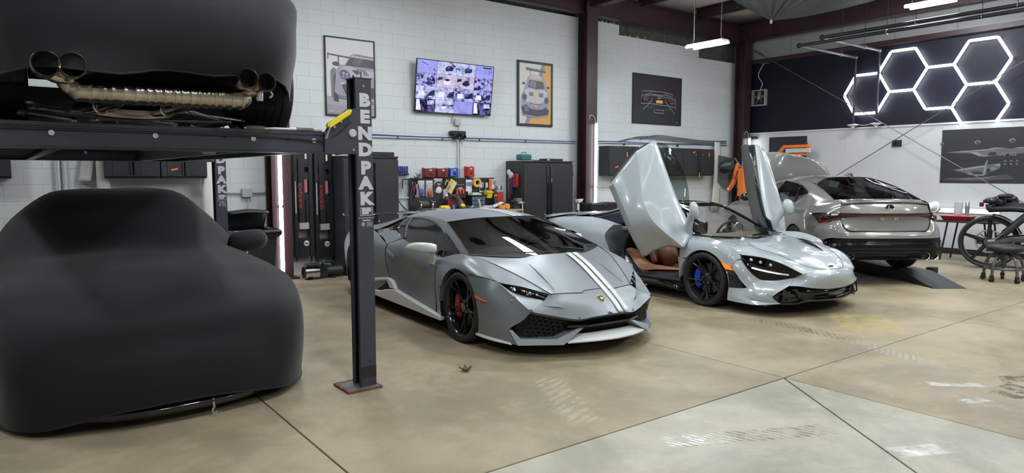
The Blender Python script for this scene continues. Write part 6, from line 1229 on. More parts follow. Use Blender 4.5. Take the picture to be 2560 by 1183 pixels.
# ---------------------------------------------------------------- pale grey supercar with its dihedral doors raised
pearl = mat('pale_grey_gloss', (.375, .415, .44), .18, coat=.45, var=.01, spec=.5, coatr=.02)
tan = mat('tan_leather', (.28, .105, .040), .45, var=.08, scale=12, bump=.12, bscale=140)
tan_d = mat('tan_leather_dark', (.16, .055, .022), .5, var=.08, scale=12, bump=.12, bscale=140)
clear = glass('clear_glass', (.84, .88, .87)); smoke = glass('smoked_glass', (.34, .42, .40))
def pearl_car():
    t = thing('sports_car', 'pale grey supercar with both doors raised and tan seats', 'car', (7.795, 5.126, 0), -1.66)
    R_ = lambda o: mirrored(o)
    # bonnet
    c0 = [(.00,0,.782),(.35,0,.755),(.75,0,.672),(1.0,0,.572),(1.121,0,.524)]
    c1 = [(-.06,.28,.786),(.33,.27,.757),(.74,.24,.670),(.99,.20,.567),(1.105,.12,.523)]
    c2 = [(-.14,.52,.795),(.10,.47,.775),(.45,.42,.733),(.83,.33,.635),(1.076,.22,.523)]
    c3 = [(-.06,.67,.800),(.054,.655,.775),(.367,.60,.752),(.779,.48,.657),(.972,.36,.566),(1.076,.22,.523)]
    b = B().loft([c0, c1, c2, c3], 26, 20).mir(); hd = b.build('bonnet', pearl, t, ang=50)
    nose_line = [(1.076,.22,.523),(1.105,.12,.523),(1.121,0,.524)]
    sh = B().tube(crv([tuple(np.array(p)+(0, 0, .001)) for p in c3], 30), .003, 4).tube(crv(nose_line, 10), .003, 4); sh.mir(); sh.build('shut_line', blk_plastic, hd)
    # two long vents let into the bonnet
    vl = [(.28,.445,.781),(.36,.430,.768),(.46,.413,.745),(.56,.393,.718),(.66,.370,.688),(.74,.352,.664)]
    vh = [(x, y+.030*k, z+.024*k) for (x, y, z), k in zip(vl, (0, .9, 1, .85, .5, 0))]; vo_ = [(x, y+.085*k, z-.012*k) for (x, y, z), k in zip(vl, (0, .9, 1, .9, .6, 0))]
    ri = B().loft([vh, vo_], 18, 4).build('bonnet_ridge', pearl, t, ang=50); R_(ri)
    vo = B().loft([vl, vh], 18, 4).build('bonnet_vent', blk_gloss, t, ang=60); R_(vo)
    # front wing: bonnet line, crest, outer shoulder
    cr = [(-.40,.80,.835),(-.2,.805,.833),(-.007,.85,.838),(.209,.88,.798),(.438,.882,.712),(.60,.855,.638)]
    w0 = [(-.42,.72,.850),(-.20,.745,.812),(-.06,.67,.802),(.054,.655,.777),(.367,.60,.754),(.60,.545,.705)]
    HL = [(.445,.800,.656),(.551,.780,.662),(.720,.720,.645),(.869,.640,.598),(1.048,.500,.488),(.963,.55,.438),(.789,.66,.396),(.676,.72,.393),(.606,.77,.443),(.535,.81,.528),(.463,.82,.613)]
    b = B(); cr2 = cr[:4]+[(.36,.862,.742),(.445,.802,.670),(.551,.780,.662)]
    b.loft([w0[:], [(-.41,.765,.846),(-.2,.78,.828),(-.03,.77,.822),(.13,.765,.795),(.36,.735,.745),(.50,.70,.712),(.60,.68,.690)], cr2], 30, 8)
    f = B(); f.loft([cr[:4]+[(.36,.862,.742),(.435,.812,.672),(.455,.82,.625)], [(-.42,.885,.755),(-.2,.91,.775),(0,.925,.772),(.2,.935,.735),(.36,.915,.665),(.43,.873,.605)], [(-.43,.91,.66),(-.25,.945,.70),(0,.955,.715),(.2,.953,.66),(.32,.943,.585),(.40,.915,.537)], [(-.43,.92,.55),(-.28,.95,.57),(0,.96,.60),(.2,.957,.55),(.30,.955,.48),(.36,.945,.44)]], 34, 16)
    f.loft([[(-.46,.915,.56),(-.38,.93,.555),(-.30,.945,.55)], [(-.45,.90,.42),(-.38,.91,.42),(-.33,.925,.42)], [(-.44,.90,.30),(-.39,.91,.30),(-.34,.92,.30)]], 6, 6)
    f.cut(.0, .305, .385); b.add(f.v, f.f)
    # nose: from bonnet line down to the mouth
    up = [(1.121,0,.524),(1.105,.12,.523),(1.076,.22,.523),(.972,.36,.566),(.86,.44,.622),(.72,.505,.675),(.60,.545,.705)]
    hu = [(1.175,0,.470),(1.16,.14,.468),(1.125,.27,.478),(1.075,.42,.490),(1.048,.500,.488)]
    # strip between bonnet line and lamp top
    b.loft([up[2:], [(1.065,.36,.508),(1.01,.46,.53),(.89,.56,.61),(.74,.635,.670),(.60,.68,.690)], [(1.048,.500,.488),(.96,.575,.546),(.869,.640,.598),(.720,.720,.645),(.551,.780,.662)]], 24, 8)
    fo = b.build('front_wing', pearl, t, ang=38); R_(fo)
    n = B(); n.loft([[(1.121,0,.524),(1.105,.12,.523),(1.076,.22,.523),(1.065,.36,.508),(1.048,.500,.488)], [(1.172,0,.472),(1.16,.14,.470),(1.13,.27,.468),(1.09,.40,.46),(1.02,.53,.463)], [(1.182,0,.40),(1.168,.15,.40),(1.135,.32,.405),(1.07,.47,.412),(.963,.55,.438)],
        [(1.150,0,.303),(1.142,.15,.304),(1.112,.40,.331),(1.037,.58,.359),(.985,.64,.358)]], 24, 16)
    n.loft([[(.963,.55,.438),(.985,.60,.40),(.985,.64,.358)], [(.789,.66,.396),(.86,.72,.33),(.921,.76,.279)], [(.676,.72,.393),(.74,.81,.30),(.872,.78,.229)]], 10, 10)
    n.loft([[(.676,.72,.393),(.74,.81,.30),(.872,.78,.229)], [(.62,.80,.36),(.70,.86,.26),(.90,.76,.19)], [(.585,.855,.30),(.66,.89,.20),(.952,.72,.156)]], 12, 8)
    # cheek between lamp and side vent
    n.loft([[(.463,.82,.613),(.535,.81,.528),(.606,.77,.443),(.676,.72,.393)], [(.43,.87,.60),(.50,.865,.50),(.565,.835,.41),(.635,.80,.35)], [(.40,.915,.535),(.445,.897,.46),(.50,.88,.385),(.585,.855,.30)]], 14, 8)
    # lower corner to the wheel
    n.loft([[(.395,.945,.285),(.47,.905,.285),(.54,.868,.290),(.585,.855,.30)], [(.385,.95,.21),(.48,.935,.20),(.58,.905,.20),(.66,.88,.20)], [(.383,.95,.135),(.575,.93,.126),(.76,.885,.130),(.952,.72,.156)]], 16, 8)
    n.mir(); no = n.build('nose', pearl, t, ang=40)
    # lamp socket: gloss black bowl, cover, light bar
    top = [(.463,.82,.613),(.445,.80,.656),(.551,.78,.662),(.72,.72,.645),(.869,.64,.598),(1.048,.50,.488)]; bot = [(.463,.82,.613),(.535,.81,.528),(.606,.77,.443),(.676,.72,.393),(.789,.66,.396),(.963,.55,.438),(1.048,.50,.488)]
    md = [(.463,.82,.613),(.50,.800,.59),(.62,.755,.55),(.76,.69,.52),(.90,.61,.51),(1.048,.50,.488)]
    cv = B().loft([top, md, bot], 26, 10).build('headlamp', glass('dark_lamp_cover', (.30, .31, .33)), t, ang=70)
    inw = lambda P, a, c: [tuple(np.array(p)+(-a, -c, -.01)) for p in P]
    B().loft([top, inw(top, .03, .04), inw(md, .07, .10), inw(bot, .03, .04), bot], 22, 14).build('lamp_bowl', blk_gloss, cv, ang=70)
    B().tube(crv([(.575,.775,.528),(.70,.715,.502),(.85,.625,.478),(.925,.57,.470)], 14), .010, 8).build('light_bar', emis('lamp_bar', (.95, .97, 1), 1.6), cv)
    B().loft([[(.575,.757,.50),(.75,.67,.470),(.94,.545,.455)], [(.60,.74,.455),(.74,.67,.43),(.92,.56,.448)]], 12, 3).build('lamp_shelf', blk_plastic, cv)
    for p in ((.56,.765,.62),(.66,.725,.60),(.76,.675,.575)): B().ell(p, (.026, .026, .022), 14, 8).build('projector_lens', chrome, cv)
    B().tube(crv(top, 30), .006, 5).tube(crv(bot, 30), .006, 5).build('lamp_seal', blk_plastic, cv); R_(cv)
    am = B().loft([[(.285,.957,.575),(.34,.951,.560),(.405,.932,.528)], [(.30,.958,.545),(.355,.950,.525),(.43,.918,.495)], [(.345,.953,.500),(.385,.940,.495),(.435,.908,.488)]], 8, 5).build('side_marker', mat('amber_lit', (.85, .13, .01), .2, emit=((1, .25, .02), .8)), t, ang=60); lab(am, 'orange side marker'); R_(am)
    vn = B().loft([[(.345,.953,.500),(.40,.935,.493),(.435,.908,.486)], [(.37,.93,.42),(.43,.905,.42),(.49,.884,.40)], [(.392,.945,.285),(.47,.905,.287),(.55,.866,.300)]], 8, 8).build('side_vent', blk_gloss, t, ang=60); R_(vn)
    # mouth
    m = B(); m.loft([[(1.14,0,.31),(1.13,.15,.312),(1.10,.40,.338),(1.03,.58,.362),(.97,.66,.345),(.90,.755,.28),(.868,.775,.23)], [(1.05,0,.25),(1.04,.15,.25),(1.01,.40,.26),(.95,.58,.27),(.90,.66,.26),(.86,.72,.23),(.85,.745,.20)], [(1.08,0,.175),(1.07,.15,.175),(1.02,.40,.175),(.96,.57,.16),(.92,.64,.16),(.90,.70,.155),(.89,.74,.155)]], 22, 8).mir(); m.build('intake', blk_gloss, t, ang=60)
    sp = B().loft([[(1.15,0,.185),(1.13,.2,.185),(1.07,.42,.19),(1.03,.55,.165),(.945,.73,.16)], [(1.16,0,.172),(1.14,.2,.172),(1.08,.42,.176),(1.035,.56,.150),(.955,.735,.15)], [(1.0,0,.15),(.99,.2,.15),(.95,.42,.15),(.90,.55,.135),(.85,.70,.135)]], 18, 6).mir()
    sp.loft([[(.95,.72,.165),(1.0,.66,.20),(.97,.68,.32)], [(.92,.74,.165),(.965,.69,.20),(.94,.70,.31)]], 8, 3).mir(); sp.build('splitter', blk_gloss, t, ang=40)
    ib = B()
    for zz in (.21, .245, .28): ib.tube(crv([(1.10,0,zz),(1.09,.2,zz),(1.05,.40,zz),(.985,.56,zz)], 12), .005, 5)
    ib.mir(); ib.build('intake_slat', blk_plastic, t, kind='stuff')
    va = B().loft([[(1.03,.55,.32),(1.01,.50,.25),(1.03,.46,.19)], [(.93,.60,.30),(.93,.55,.24),(.94,.50,.17)]], 8, 4).build('intake_vane', blk_gloss, t, thick=.01); R_(va)
    bf = frame((1.062, 0, .5495), (0, 1, 0), (-.85, 0, .42)); B().prism([(-.045,-.012),(.045,-.012),(.050,.006),(.02,.014),(-.015,.013),(.030,.004),(-.04,0)], 0, .004).xf(bf).build('badge', blk_plastic, t)
    # black cowl, windscreen, roof hoop
    ck = B().loft([[(.02,0,.783),(-.13,.53,.797),(-.06,.68,.805),(-.18,.80,.822)], [(-.12,0,.792),(-.23,.5,.80),(-.30,.72,.825),(-.34,.80,.845)], [(-.22,0,.80),(-.32,.48,.815),(-.42,.70,.862),(-.42,.76,.866)]], 18, 6).mir(); ck.build('cowl', blk_gloss, t, ang=60)
    ap = [(-.27,.78,.815),(-.396,.72,.848),(-.557,.655,.940),(-.694,.605,1.010),(-.888,.56,1.097),(-1.053,.53,1.155),(-1.215,.50,1.190)]
    ws = B().loft([[(-.13,0,.792),(-.22,.4,.80),(-.30,.75,.815)], [(-.42,0,.965),(-.46,.38,.955),(-.60,.640,.955)], [(-.70,0,1.10),(-.74,.34,1.09),(-.888,.56,1.097)], [(-1.02,0,1.205),(-1.06,.3,1.20),(-1.17,.50,1.182)]], 16, 16).mir(); wo = ws.build('windscreen', clear, t, ang=80)
    pb = B().tube(crv(ap, 30), [.022]*30, 8).build('a_pillar', blk_gloss, t); R_(pb)
    gt = B().loft([[(-.90,0,1.165),(-.94,.3,1.16),(-1.02,.49,1.14)], [(-1.02,0,1.207),(-1.06,.3,1.202),(-1.19,.50,1.185)], [(-1.35,0,1.235),(-1.38,.3,1.228),(-1.45,.42,1.218)], [(-1.75,0,1.215),(-1.75,.28,1.208),(-1.75,.38,1.198)]], 14, 10).mir(); gt.build('roof', blk_gloss, t, ang=60)
    wp = B().tube(crv([(.0,.05,.80),(-.10,-.30,.815),(-.16,-.62,.835)], 10), .009, 5).tube(crv([(-.02,.35,.80),(-.06,.1,.805),(-.03,-.1,.80)], 8), .007, 5).build('wiper', blk_plastic, wo)
    # rear canopy glass, spine and deck
    cg = B().loft([[(-1.46,.42,1.218),(-1.75,.38,1.20),(-2.10,.40,1.11),(-2.45,.42,1.03),(-2.80,.48,.965)], [(-1.62,.60,1.06),(-1.80,.58,1.06),(-2.10,.58,1.02),(-2.45,.60,.975),(-2.80,.56,.945)], [(-1.80,.70,.875),(-1.95,.70,.895),(-2.15,.69,.93),(-2.45,.68,.955),(-2.80,.62,.942)]], 20, 8).build('canopy_glass', smoke, t, ang=60); R_(cg)
    B().loft([[(-1.62,.42,1.12),(-2.1,.38,1.04),(-2.7,.42,.90)], [(-1.72,.60,.95),(-2.1,.60,.88),(-2.7,.55,.84)]], 10, 4).mir().build('engine_bay', mat('engine_blue', (.02, .022, .10), .4, var=.8, scale=9), t)
    sl = B().loft([[(-1.46,.43,1.224),(-1.75,.39,1.206),(-2.10,.41,1.116),(-2.45,.43,1.036),(-2.80,.49,.970)], [(-1.47,.385,1.224),(-1.75,.345,1.210),(-2.10,.36,1.122),(-2.45,.37,1.040),(-2.80,.40,.985)]], 18, 3).build('canopy_rail', pearl, t, thick=.02); R_(sl)
    dk = B().loft([[(-1.75,0,1.215),(-1.75,.28,1.208),(-1.75,.36,1.20)], [(-2.3,0,1.09),(-2.3,.28,1.08),(-2.3,.38,1.07)], [(-2.9,0,1.0),(-2.9,.3,.99),(-2.9,.50,.965)], [(-3.35,0,.96),(-3.35,.3,.955),(-3.35,.55,.945)]], 10, 14).mir(); dk.build('rear_deck', pearl, t, ang=60)
    # rear wing panel from the door gap back
    q0 = [(-1.80,.72,.874),(-2.098,.72,.909),(-2.262,.74,.943),(-2.448,.78,.966),(-2.723,.82,.950),(-3.111,.85,.927),(-3.42,.84,.885)]
    qi = [(-1.80,.70,.875),(-2.15,.69,.93),(-2.45,.68,.955),(-2.80,.60,.945),(-3.1,.6,.945),(-3.42,.58,.925)]
    q1 = [(-1.854,.80,.870),(-2.1,.84,.875),(-2.4,.89,.89),(-2.723,.925,.88),(-3.11,.93,.86),(-3.48,.85,.83)]
    q2 = [(-1.897,.91,.769),(-2.1,.93,.77),(-2.4,.955,.76),(-2.723,.965,.75),(-3.11,.955,.75),(-3.5,.86,.75)]
    q3 = [(-1.896,.93,.723),(-2.1,.945,.66),(-2.4,.965,.62),(-2.723,.975,.6),(-3.11,.96,.6),(-3.5,.86,.6)]
    q4 = [(-1.734,.97,.514),(-2.0,.955,.45),(-2.35,.96,.42),(-2.70,.975,.42),(-3.11,.95,.45),(-3.45,.84,.45)]
    q5 = [(-1.60,.95,.22),(-2.0,.95,.2),(-2.35,.95,.2),(-2.70,.95,.22),(-3.11,.93,.28),(-3.40,.82,.3)]
    q = B().loft([qi, q0], 30, 4).loft([q0, q1, q2, q3, q4, q5], 40, 30); q.cut(-2.67, .345, .405); qo = q.build('rear_quarter', pearl, t, ang=50); R_(qo)
    lp = B().grid(arch_lip(-2.67, .345, .408, lambda a: .972-.008*abs(cos(a)), d=.05)).build('arch_lip', pearl, t); R_(lp)
    lp = B().grid(arch_lip(0, .305, .388, lambda a: .955-.012*abs(cos(a)), d=.05, a0=-.05)).build('arch_lip', pearl, t); R_(lp)
    wl = arch_well(B(), -2.67, .345, .415, .62, .94).build('wheel_well', well_m, t); R_(wl)
    wl = arch_well(B(), 0, .305, .395, .60, .93).build('wheel_well', well_m, t); R_(wl)
    tb = B().loft([[(-3.35,0,.96),(-3.40,.55,.945),(-3.42,.84,.885)], [(-3.50,0,.86),(-3.52,.5,.85),(-3.50,.86,.75)], [(-3.5,0,.6),(-3.52,.5,.6),(-3.5,.86,.6)], [(-3.4,0,.28),(-3.42,.5,.28),(-3.40,.82,.3)]], 12, 12).mir(); tb.build('tail', blk_plastic, t)
    rw = B(); G = []
    for yy in np.linspace(-.87, .87, 17):
        e = (abs(yy)/.87)**4; bow = -.10*(yy/.87)**2
        G.append([(-3.20+bow*.3-.05*e, yy, .965-.03*e), (-3.35+bow*.3, yy, .985-.03*e), (-3.60-bow, yy, .965-.035*e), (-3.60-bow, yy, .945-.035*e), (-3.35+bow*.3, yy, .950-.035*e)])
    rw.grid(G, closeu=True).add(G[0], [(0, 1, 2, 3, 4)]).add(G[-1], [(4, 3, 2, 1, 0)]); rw.build('rear_wing', pearl, t, ang=40)
    # tub, sills and the black door aperture
    tub = mat('carbon_tub', (.010, .011, .014), .32, coat=.4)
    s1 = B().loft([[(-.40,.87,.30),(-.9,.88,.265),(-1.3,.88,.27),(-1.66,.86,.42)], [(-.40,.85,.36),(-.9,.83,.30),(-1.3,.80,.29),(-1.62,.76,.50)], [(-.42,.66,.34),(-.9,.66,.30),(-1.3,.68,.29),(-1.60,.66,.45)]], 18, 8)
    s1.loft([[(-.40,.87,.30),(-.9,.88,.265),(-1.3,.88,.27),(-1.66,.86,.42)], [(-.40,.90,.24),(-.9,.90,.215),(-1.3,.90,.22),(-1.70,.92,.30)], [(-.40,.84,.15),(-.9,.84,.14),(-1.3,.84,.14),(-1.75,.90,.16)]], 18, 6); so = s1.build('sill', tub, t, ang=45); R_(so)
    kb = B().loft([[(-.37,.945,.20),(-.60,.965,.232),(-1.07,.965,.226),(-1.75,.965,.24)], [(-.37,.98,.165),(-.60,.985,.205),(-1.07,.985,.205),(-1.75,.98,.215)], [(-.37,.93,.14),(-.60,.93,.165),(-1.07,.93,.165),(-1.75,.93,.17)]], 16, 4).build('skirt_blade', blk_gloss, t, thick=.012); R_(kb)
    jb = B().loft([[(-1.52,.75,.86),(-1.70,.79,.885),(-1.86,.80,.876)], [(-1.55,.78,.75),(-1.74,.84,.77),(-1.90,.91,.765)], [(-1.60,.80,.60),(-1.75,.86,.62),(-1.86,.95,.66)], [(-1.66,.82,.42),(-1.72,.88,.45),(-1.74,.97,.51)]], 10, 12).build('door_jamb', blk_plastic, t, ang=50)
    B().tube(crv([(-1.50,.745,.88),(-1.56,.80,.72),(-1.62,.82,.55),(-1.58,.84,.40),(-1.40,.85,.30)], 18), .022, 7).build('door_seal', rubber, jb)
    B().box((-1.60, .80, .84), (.10, .06, .05)).build('latch', steel, jb, bev=.008); R_(jb)
    pd = B().loft([[(-1.66,.74,.53),(-1.50,.76,.40),(-1.28,.765,.285),(-1.05,.74,.315),(-.62,.62,.345)], [(-1.64,.66,.555),(-1.47,.67,.45),(-1.25,.68,.375),(-1.02,.67,.37),(-.60,.58,.37)], [(-1.60,.58,.53),(-1.42,.58,.42),(-1.2,.6,.35),(-1.0,.6,.34),(-.60,.54,.34)]], 22, 8).build('sill_pad', tan, t, ang=60); R_(pd)
    B().box2((-3.4, -.85, .12), (.85, .85, .135)).box2((-1.75, -.70, .13), (-.3, .70, .17)).box2((-3.3, -.55, .13), (-1.8, .55, .80)).box2((-.36, -.56, .13), (.80, .56, .5)).build('floor_pan', well_m, t)
    # cabin
    for s in (1, -1):
        y = s*.36
        se = B().loft([[(-1.30,y-.27,.34),(-1.0,y-.27,.36),(-.72,y-.24,.36)], [(-1.32,y-.15,.33),(-1.0,y-.15,.32),(-.70,y-.14,.34)], [(-1.32,y+.15,.33),(-1.0,y+.15,.32),(-.70,y+.14,.34)], [(-1.30,y+.27,.34),(-1.0,y+.27,.36),(-.72,y+.24,.36)]], 12, 14).build('seat', tan, t, thick=.12, ang=60)
        B().loft([[(-1.22,y-.26,.36),(-1.34,y-.27,.60),(-1.48,y-.22,.85),(-1.55,y-.12,1.02)], [(-1.32,y-.14,.36),(-1.42,y-.14,.60),(-1.53,y-.12,.85),(-1.58,y-.07,1.03)], [(-1.32,y+.14,.36),(-1.42,y+.14,.60),(-1.53,y+.12,.85),(-1.58,y+.07,1.03)], [(-1.22,y+.26,.36),(-1.34,y+.27,.60),(-1.48,y+.22,.85),(-1.55,y+.12,1.02)]], 14, 14).build('seat_back', tan_d, se, thick=.07, ang=60)
        B().ell((-1.22, y, .46), (.20, .10, .16), 14, 10).build('bolster', tan_d, se)
    B().box2((-1.6, -.10, .2), (-.5, .10, .50)).build('console', blk_plastic, t, bev=.03)
    B().loft([[(-.22,0,.80),(-.32,.45,.80),(-.42,.70,.80)], [(-.40,0,.83),(-.46,.45,.83),(-.50,.70,.81)], [(-.62,0,.80),(-.62,.45,.80),(-.60,.70,.77)]], 12, 8).mir().build('dash_top', mat('dash_tan_black', (.16, .12, .07), .55), t)
    B().loft([[(-.62,0,.80),(-.62,.45,.80),(-.60,.70,.77)], [(-.60,0,.60),(-.60,.45,.60),(-.58,.70,.58)], [(-.50,0,.45),(-.50,.45,.45),(-.50,.70,.45)]], 12, 8).mir().build('dashboard', blk_plastic, t)
    c = np.array((-.80, .37, .79)); ex = np.array((.42, 0, .91)); ey = np.array((0, 1., 0)); sw = B()
    sw.tube([c+(ex*cos(a)+ey*sin(a))*.180 for a in np.linspace(0, 2*pi, 29)[:-1]], .016, 8, closed=True)
    for a in (pi/2, -pi/2, pi): sw.tube([c, c+(ex*cos(a)+ey*sin(a))*.175], .017, 5)
    sw.ell(c, (.05, .06, .06), 12, 8); so = sw.build('steering_wheel', mat('brown_wheel', (.05, .03, .022), .5), t)
    pod = B().lathe([(.0, 0), (.085, 0), (.085, .03), (.062, .03), (.062, .02), (0, .02)], 24, 'x', c=(-.60, .37, .86)).build('dial_pod', steel, t)
    B().box2((-1.78, -.66, .2), (-1.70, .66, 1.05)).build('bulkhead', blk_plastic, t)
    # raised doors
    DN = [[(-0.846,0.975,2.038),(-0.816,1.080,2.031),(-0.801,1.170,2.023),(-0.868,1.270,1.906),(-0.970,1.360,1.769),(-1.054,1.440,1.599),(-1.077,1.480,1.521),(-1.171,1.460,1.460)],
          [(-0.724,0.915,1.728),(-0.690,1.100,1.665),(-0.722,1.240,1.589),(-0.770,1.330,1.513),(-0.807,1.410,1.437),(-0.858,1.470,1.345),(-0.904,1.490,1.308),(-1.019,1.470,1.253)],
          [(-0.599,0.835,1.324),(-0.530,1.050,1.261),(-0.527,1.210,1.189),(-0.598,1.310,1.113),(-0.678,1.370,1.045),(-0.711,1.420,1.004),(-0.766,1.430,0.971),(-0.897,1.390,0.948)],
          [(-0.486,0.785,1.051),(-0.414,0.970,0.985),(-0.401,1.120,0.931),(-0.448,1.210,0.882),(-0.557,1.260,0.825),(-0.673,1.300,0.752),(-0.717,1.320,0.724),(-0.859,1.280,0.725)],
          [(-0.371,0.740,0.846),(-0.368,0.850,0.810),(-0.356,0.960,0.776),(-0.280,1.000,0.694),(-0.504,1.060,0.697),(-0.678,1.120,0.628),(-0.785,1.150,0.557),(-0.882,1.130,0.535)]]
    K = [[DN[k][i] for k in (4, 2, 0)] for i in range(8)]
    nb = np.array((.5, .8, .25)); lp_ = lambda A, C, f, e: [tuple(np.array(a)*(1-f)+np.array(c)*f+nb*e) for a, c in zip(A, C)]
    K[1] = lp_(K[0], K[3], .16, .030); K[2] = lp_(K[0], K[3], .58, .022); K[4] = lp_(K[3], K[6], .34, .006); K[5] = lp_(K[3], K[6], .68, .008)
    K[4][0] = DN[4][4]; K[5][0] = DN[4][5]
    d = B().loft(K[:4], 30, 18).loft(K[3:7], 30, 18).loft(K[6:8], 30, 4); do = d.build('door', pearl, t, ang=22, thick=.014)
    k0 = K[0]; off = lambda Q, a: [tuple(np.array(p)+(-.83*a, -.45*a, .0)) for p in Q]
    B().loft([off(k0, .0), off(k0, .20), off(K[2], .25), off(K[4], .24), off(K[6], .14), off(K[7], .01)], 16, 16).build('door_card', blk_plastic, do, ang=50)
    ga = [(-.846,.97,2.04),(-.807,.80,1.993),(-.709,.74,1.844),(-.608,.70,1.658),(-.552,.66,1.433),(-.501,.68,1.212),(-.44,.715,.98),(-.38,.735,.875)]
    B().loft([ga, [(-.83,.93,2.0),(-.74,.86,1.83),(-.66,.82,1.6),(-.55,.77,1.33),(-.46,.735,1.05),(-.382,.738,.88)], k0[::-1]], 24, 6).build('door_glass', smoke, do, ang=80)
    B().tube(crv([(-.40,.70,.86),(-.46,.68,.93),(-.52,.70,1.02)], 8), .022, 6).build('hinge_arm', blk_plastic, do)
    B().loft([[(-.38,.735,.88),(-.40,.72,1.02)], [(-.27,.71,.84),(-.31,.70,.97)]], 5, 4).build('quarter_pane', blk_gloss, do, thick=.01)
    mo = B().tube(crv([(-.39,.83,.85),(-.35,.85,.95),(-.29,.88,1.06),(-.225,.91,1.16)], 10), list(np.linspace(.058, .040, 10)), 12).build('mirror_stalk', pearl, do, ang=60)
    rt_ = Matrix.Rotation(.45, 3, 'Y'); ms = []
    for u, r1, r2 in ((-.055,.02,.02),(-.05,.085,.052),(-.02,.108,.068),(.02,.105,.064),(.05,.08,.045),(.066,.03,.02)):
        ms.append([(-.195+u*.9+r1*sin(a)*-.28, .915+r2*cos(a)+u*.2, 1.165+r1*sin(a)+u*.2) for a in np.linspace(0, 2*pi, 17)[:-1]])
    B().grid(ms, closeu=True).add(ms[0], [tuple(range(16))]).add(ms[-1], [tuple(range(16))[::-1]]).build('mirror_cap', pearl, mo, ang=60)
    text('720S', .034, 'script_badge', blk_plastic, do, frame((-.300, .998, .715), (-.10, -.05, -.99), (-.98, .18, .10)), depth=.001)
    R_(do)
    blue = mat('blue_caliper', (.01, .06, .50), .3, coat=.4)
    for (x, y, r, w, rr) in ((0,.832,.333,.245,.262),(0,-.832,.333,.245,.262),(-2.67,.80,.345,.305,.268),(-2.67,-.80,.345,.305,.268)):
        wheel(t, x, y, r, r+.002, w, rr, 'fork', rim_grey, blue, phase=-pi/2)
    return t
pearl_car()
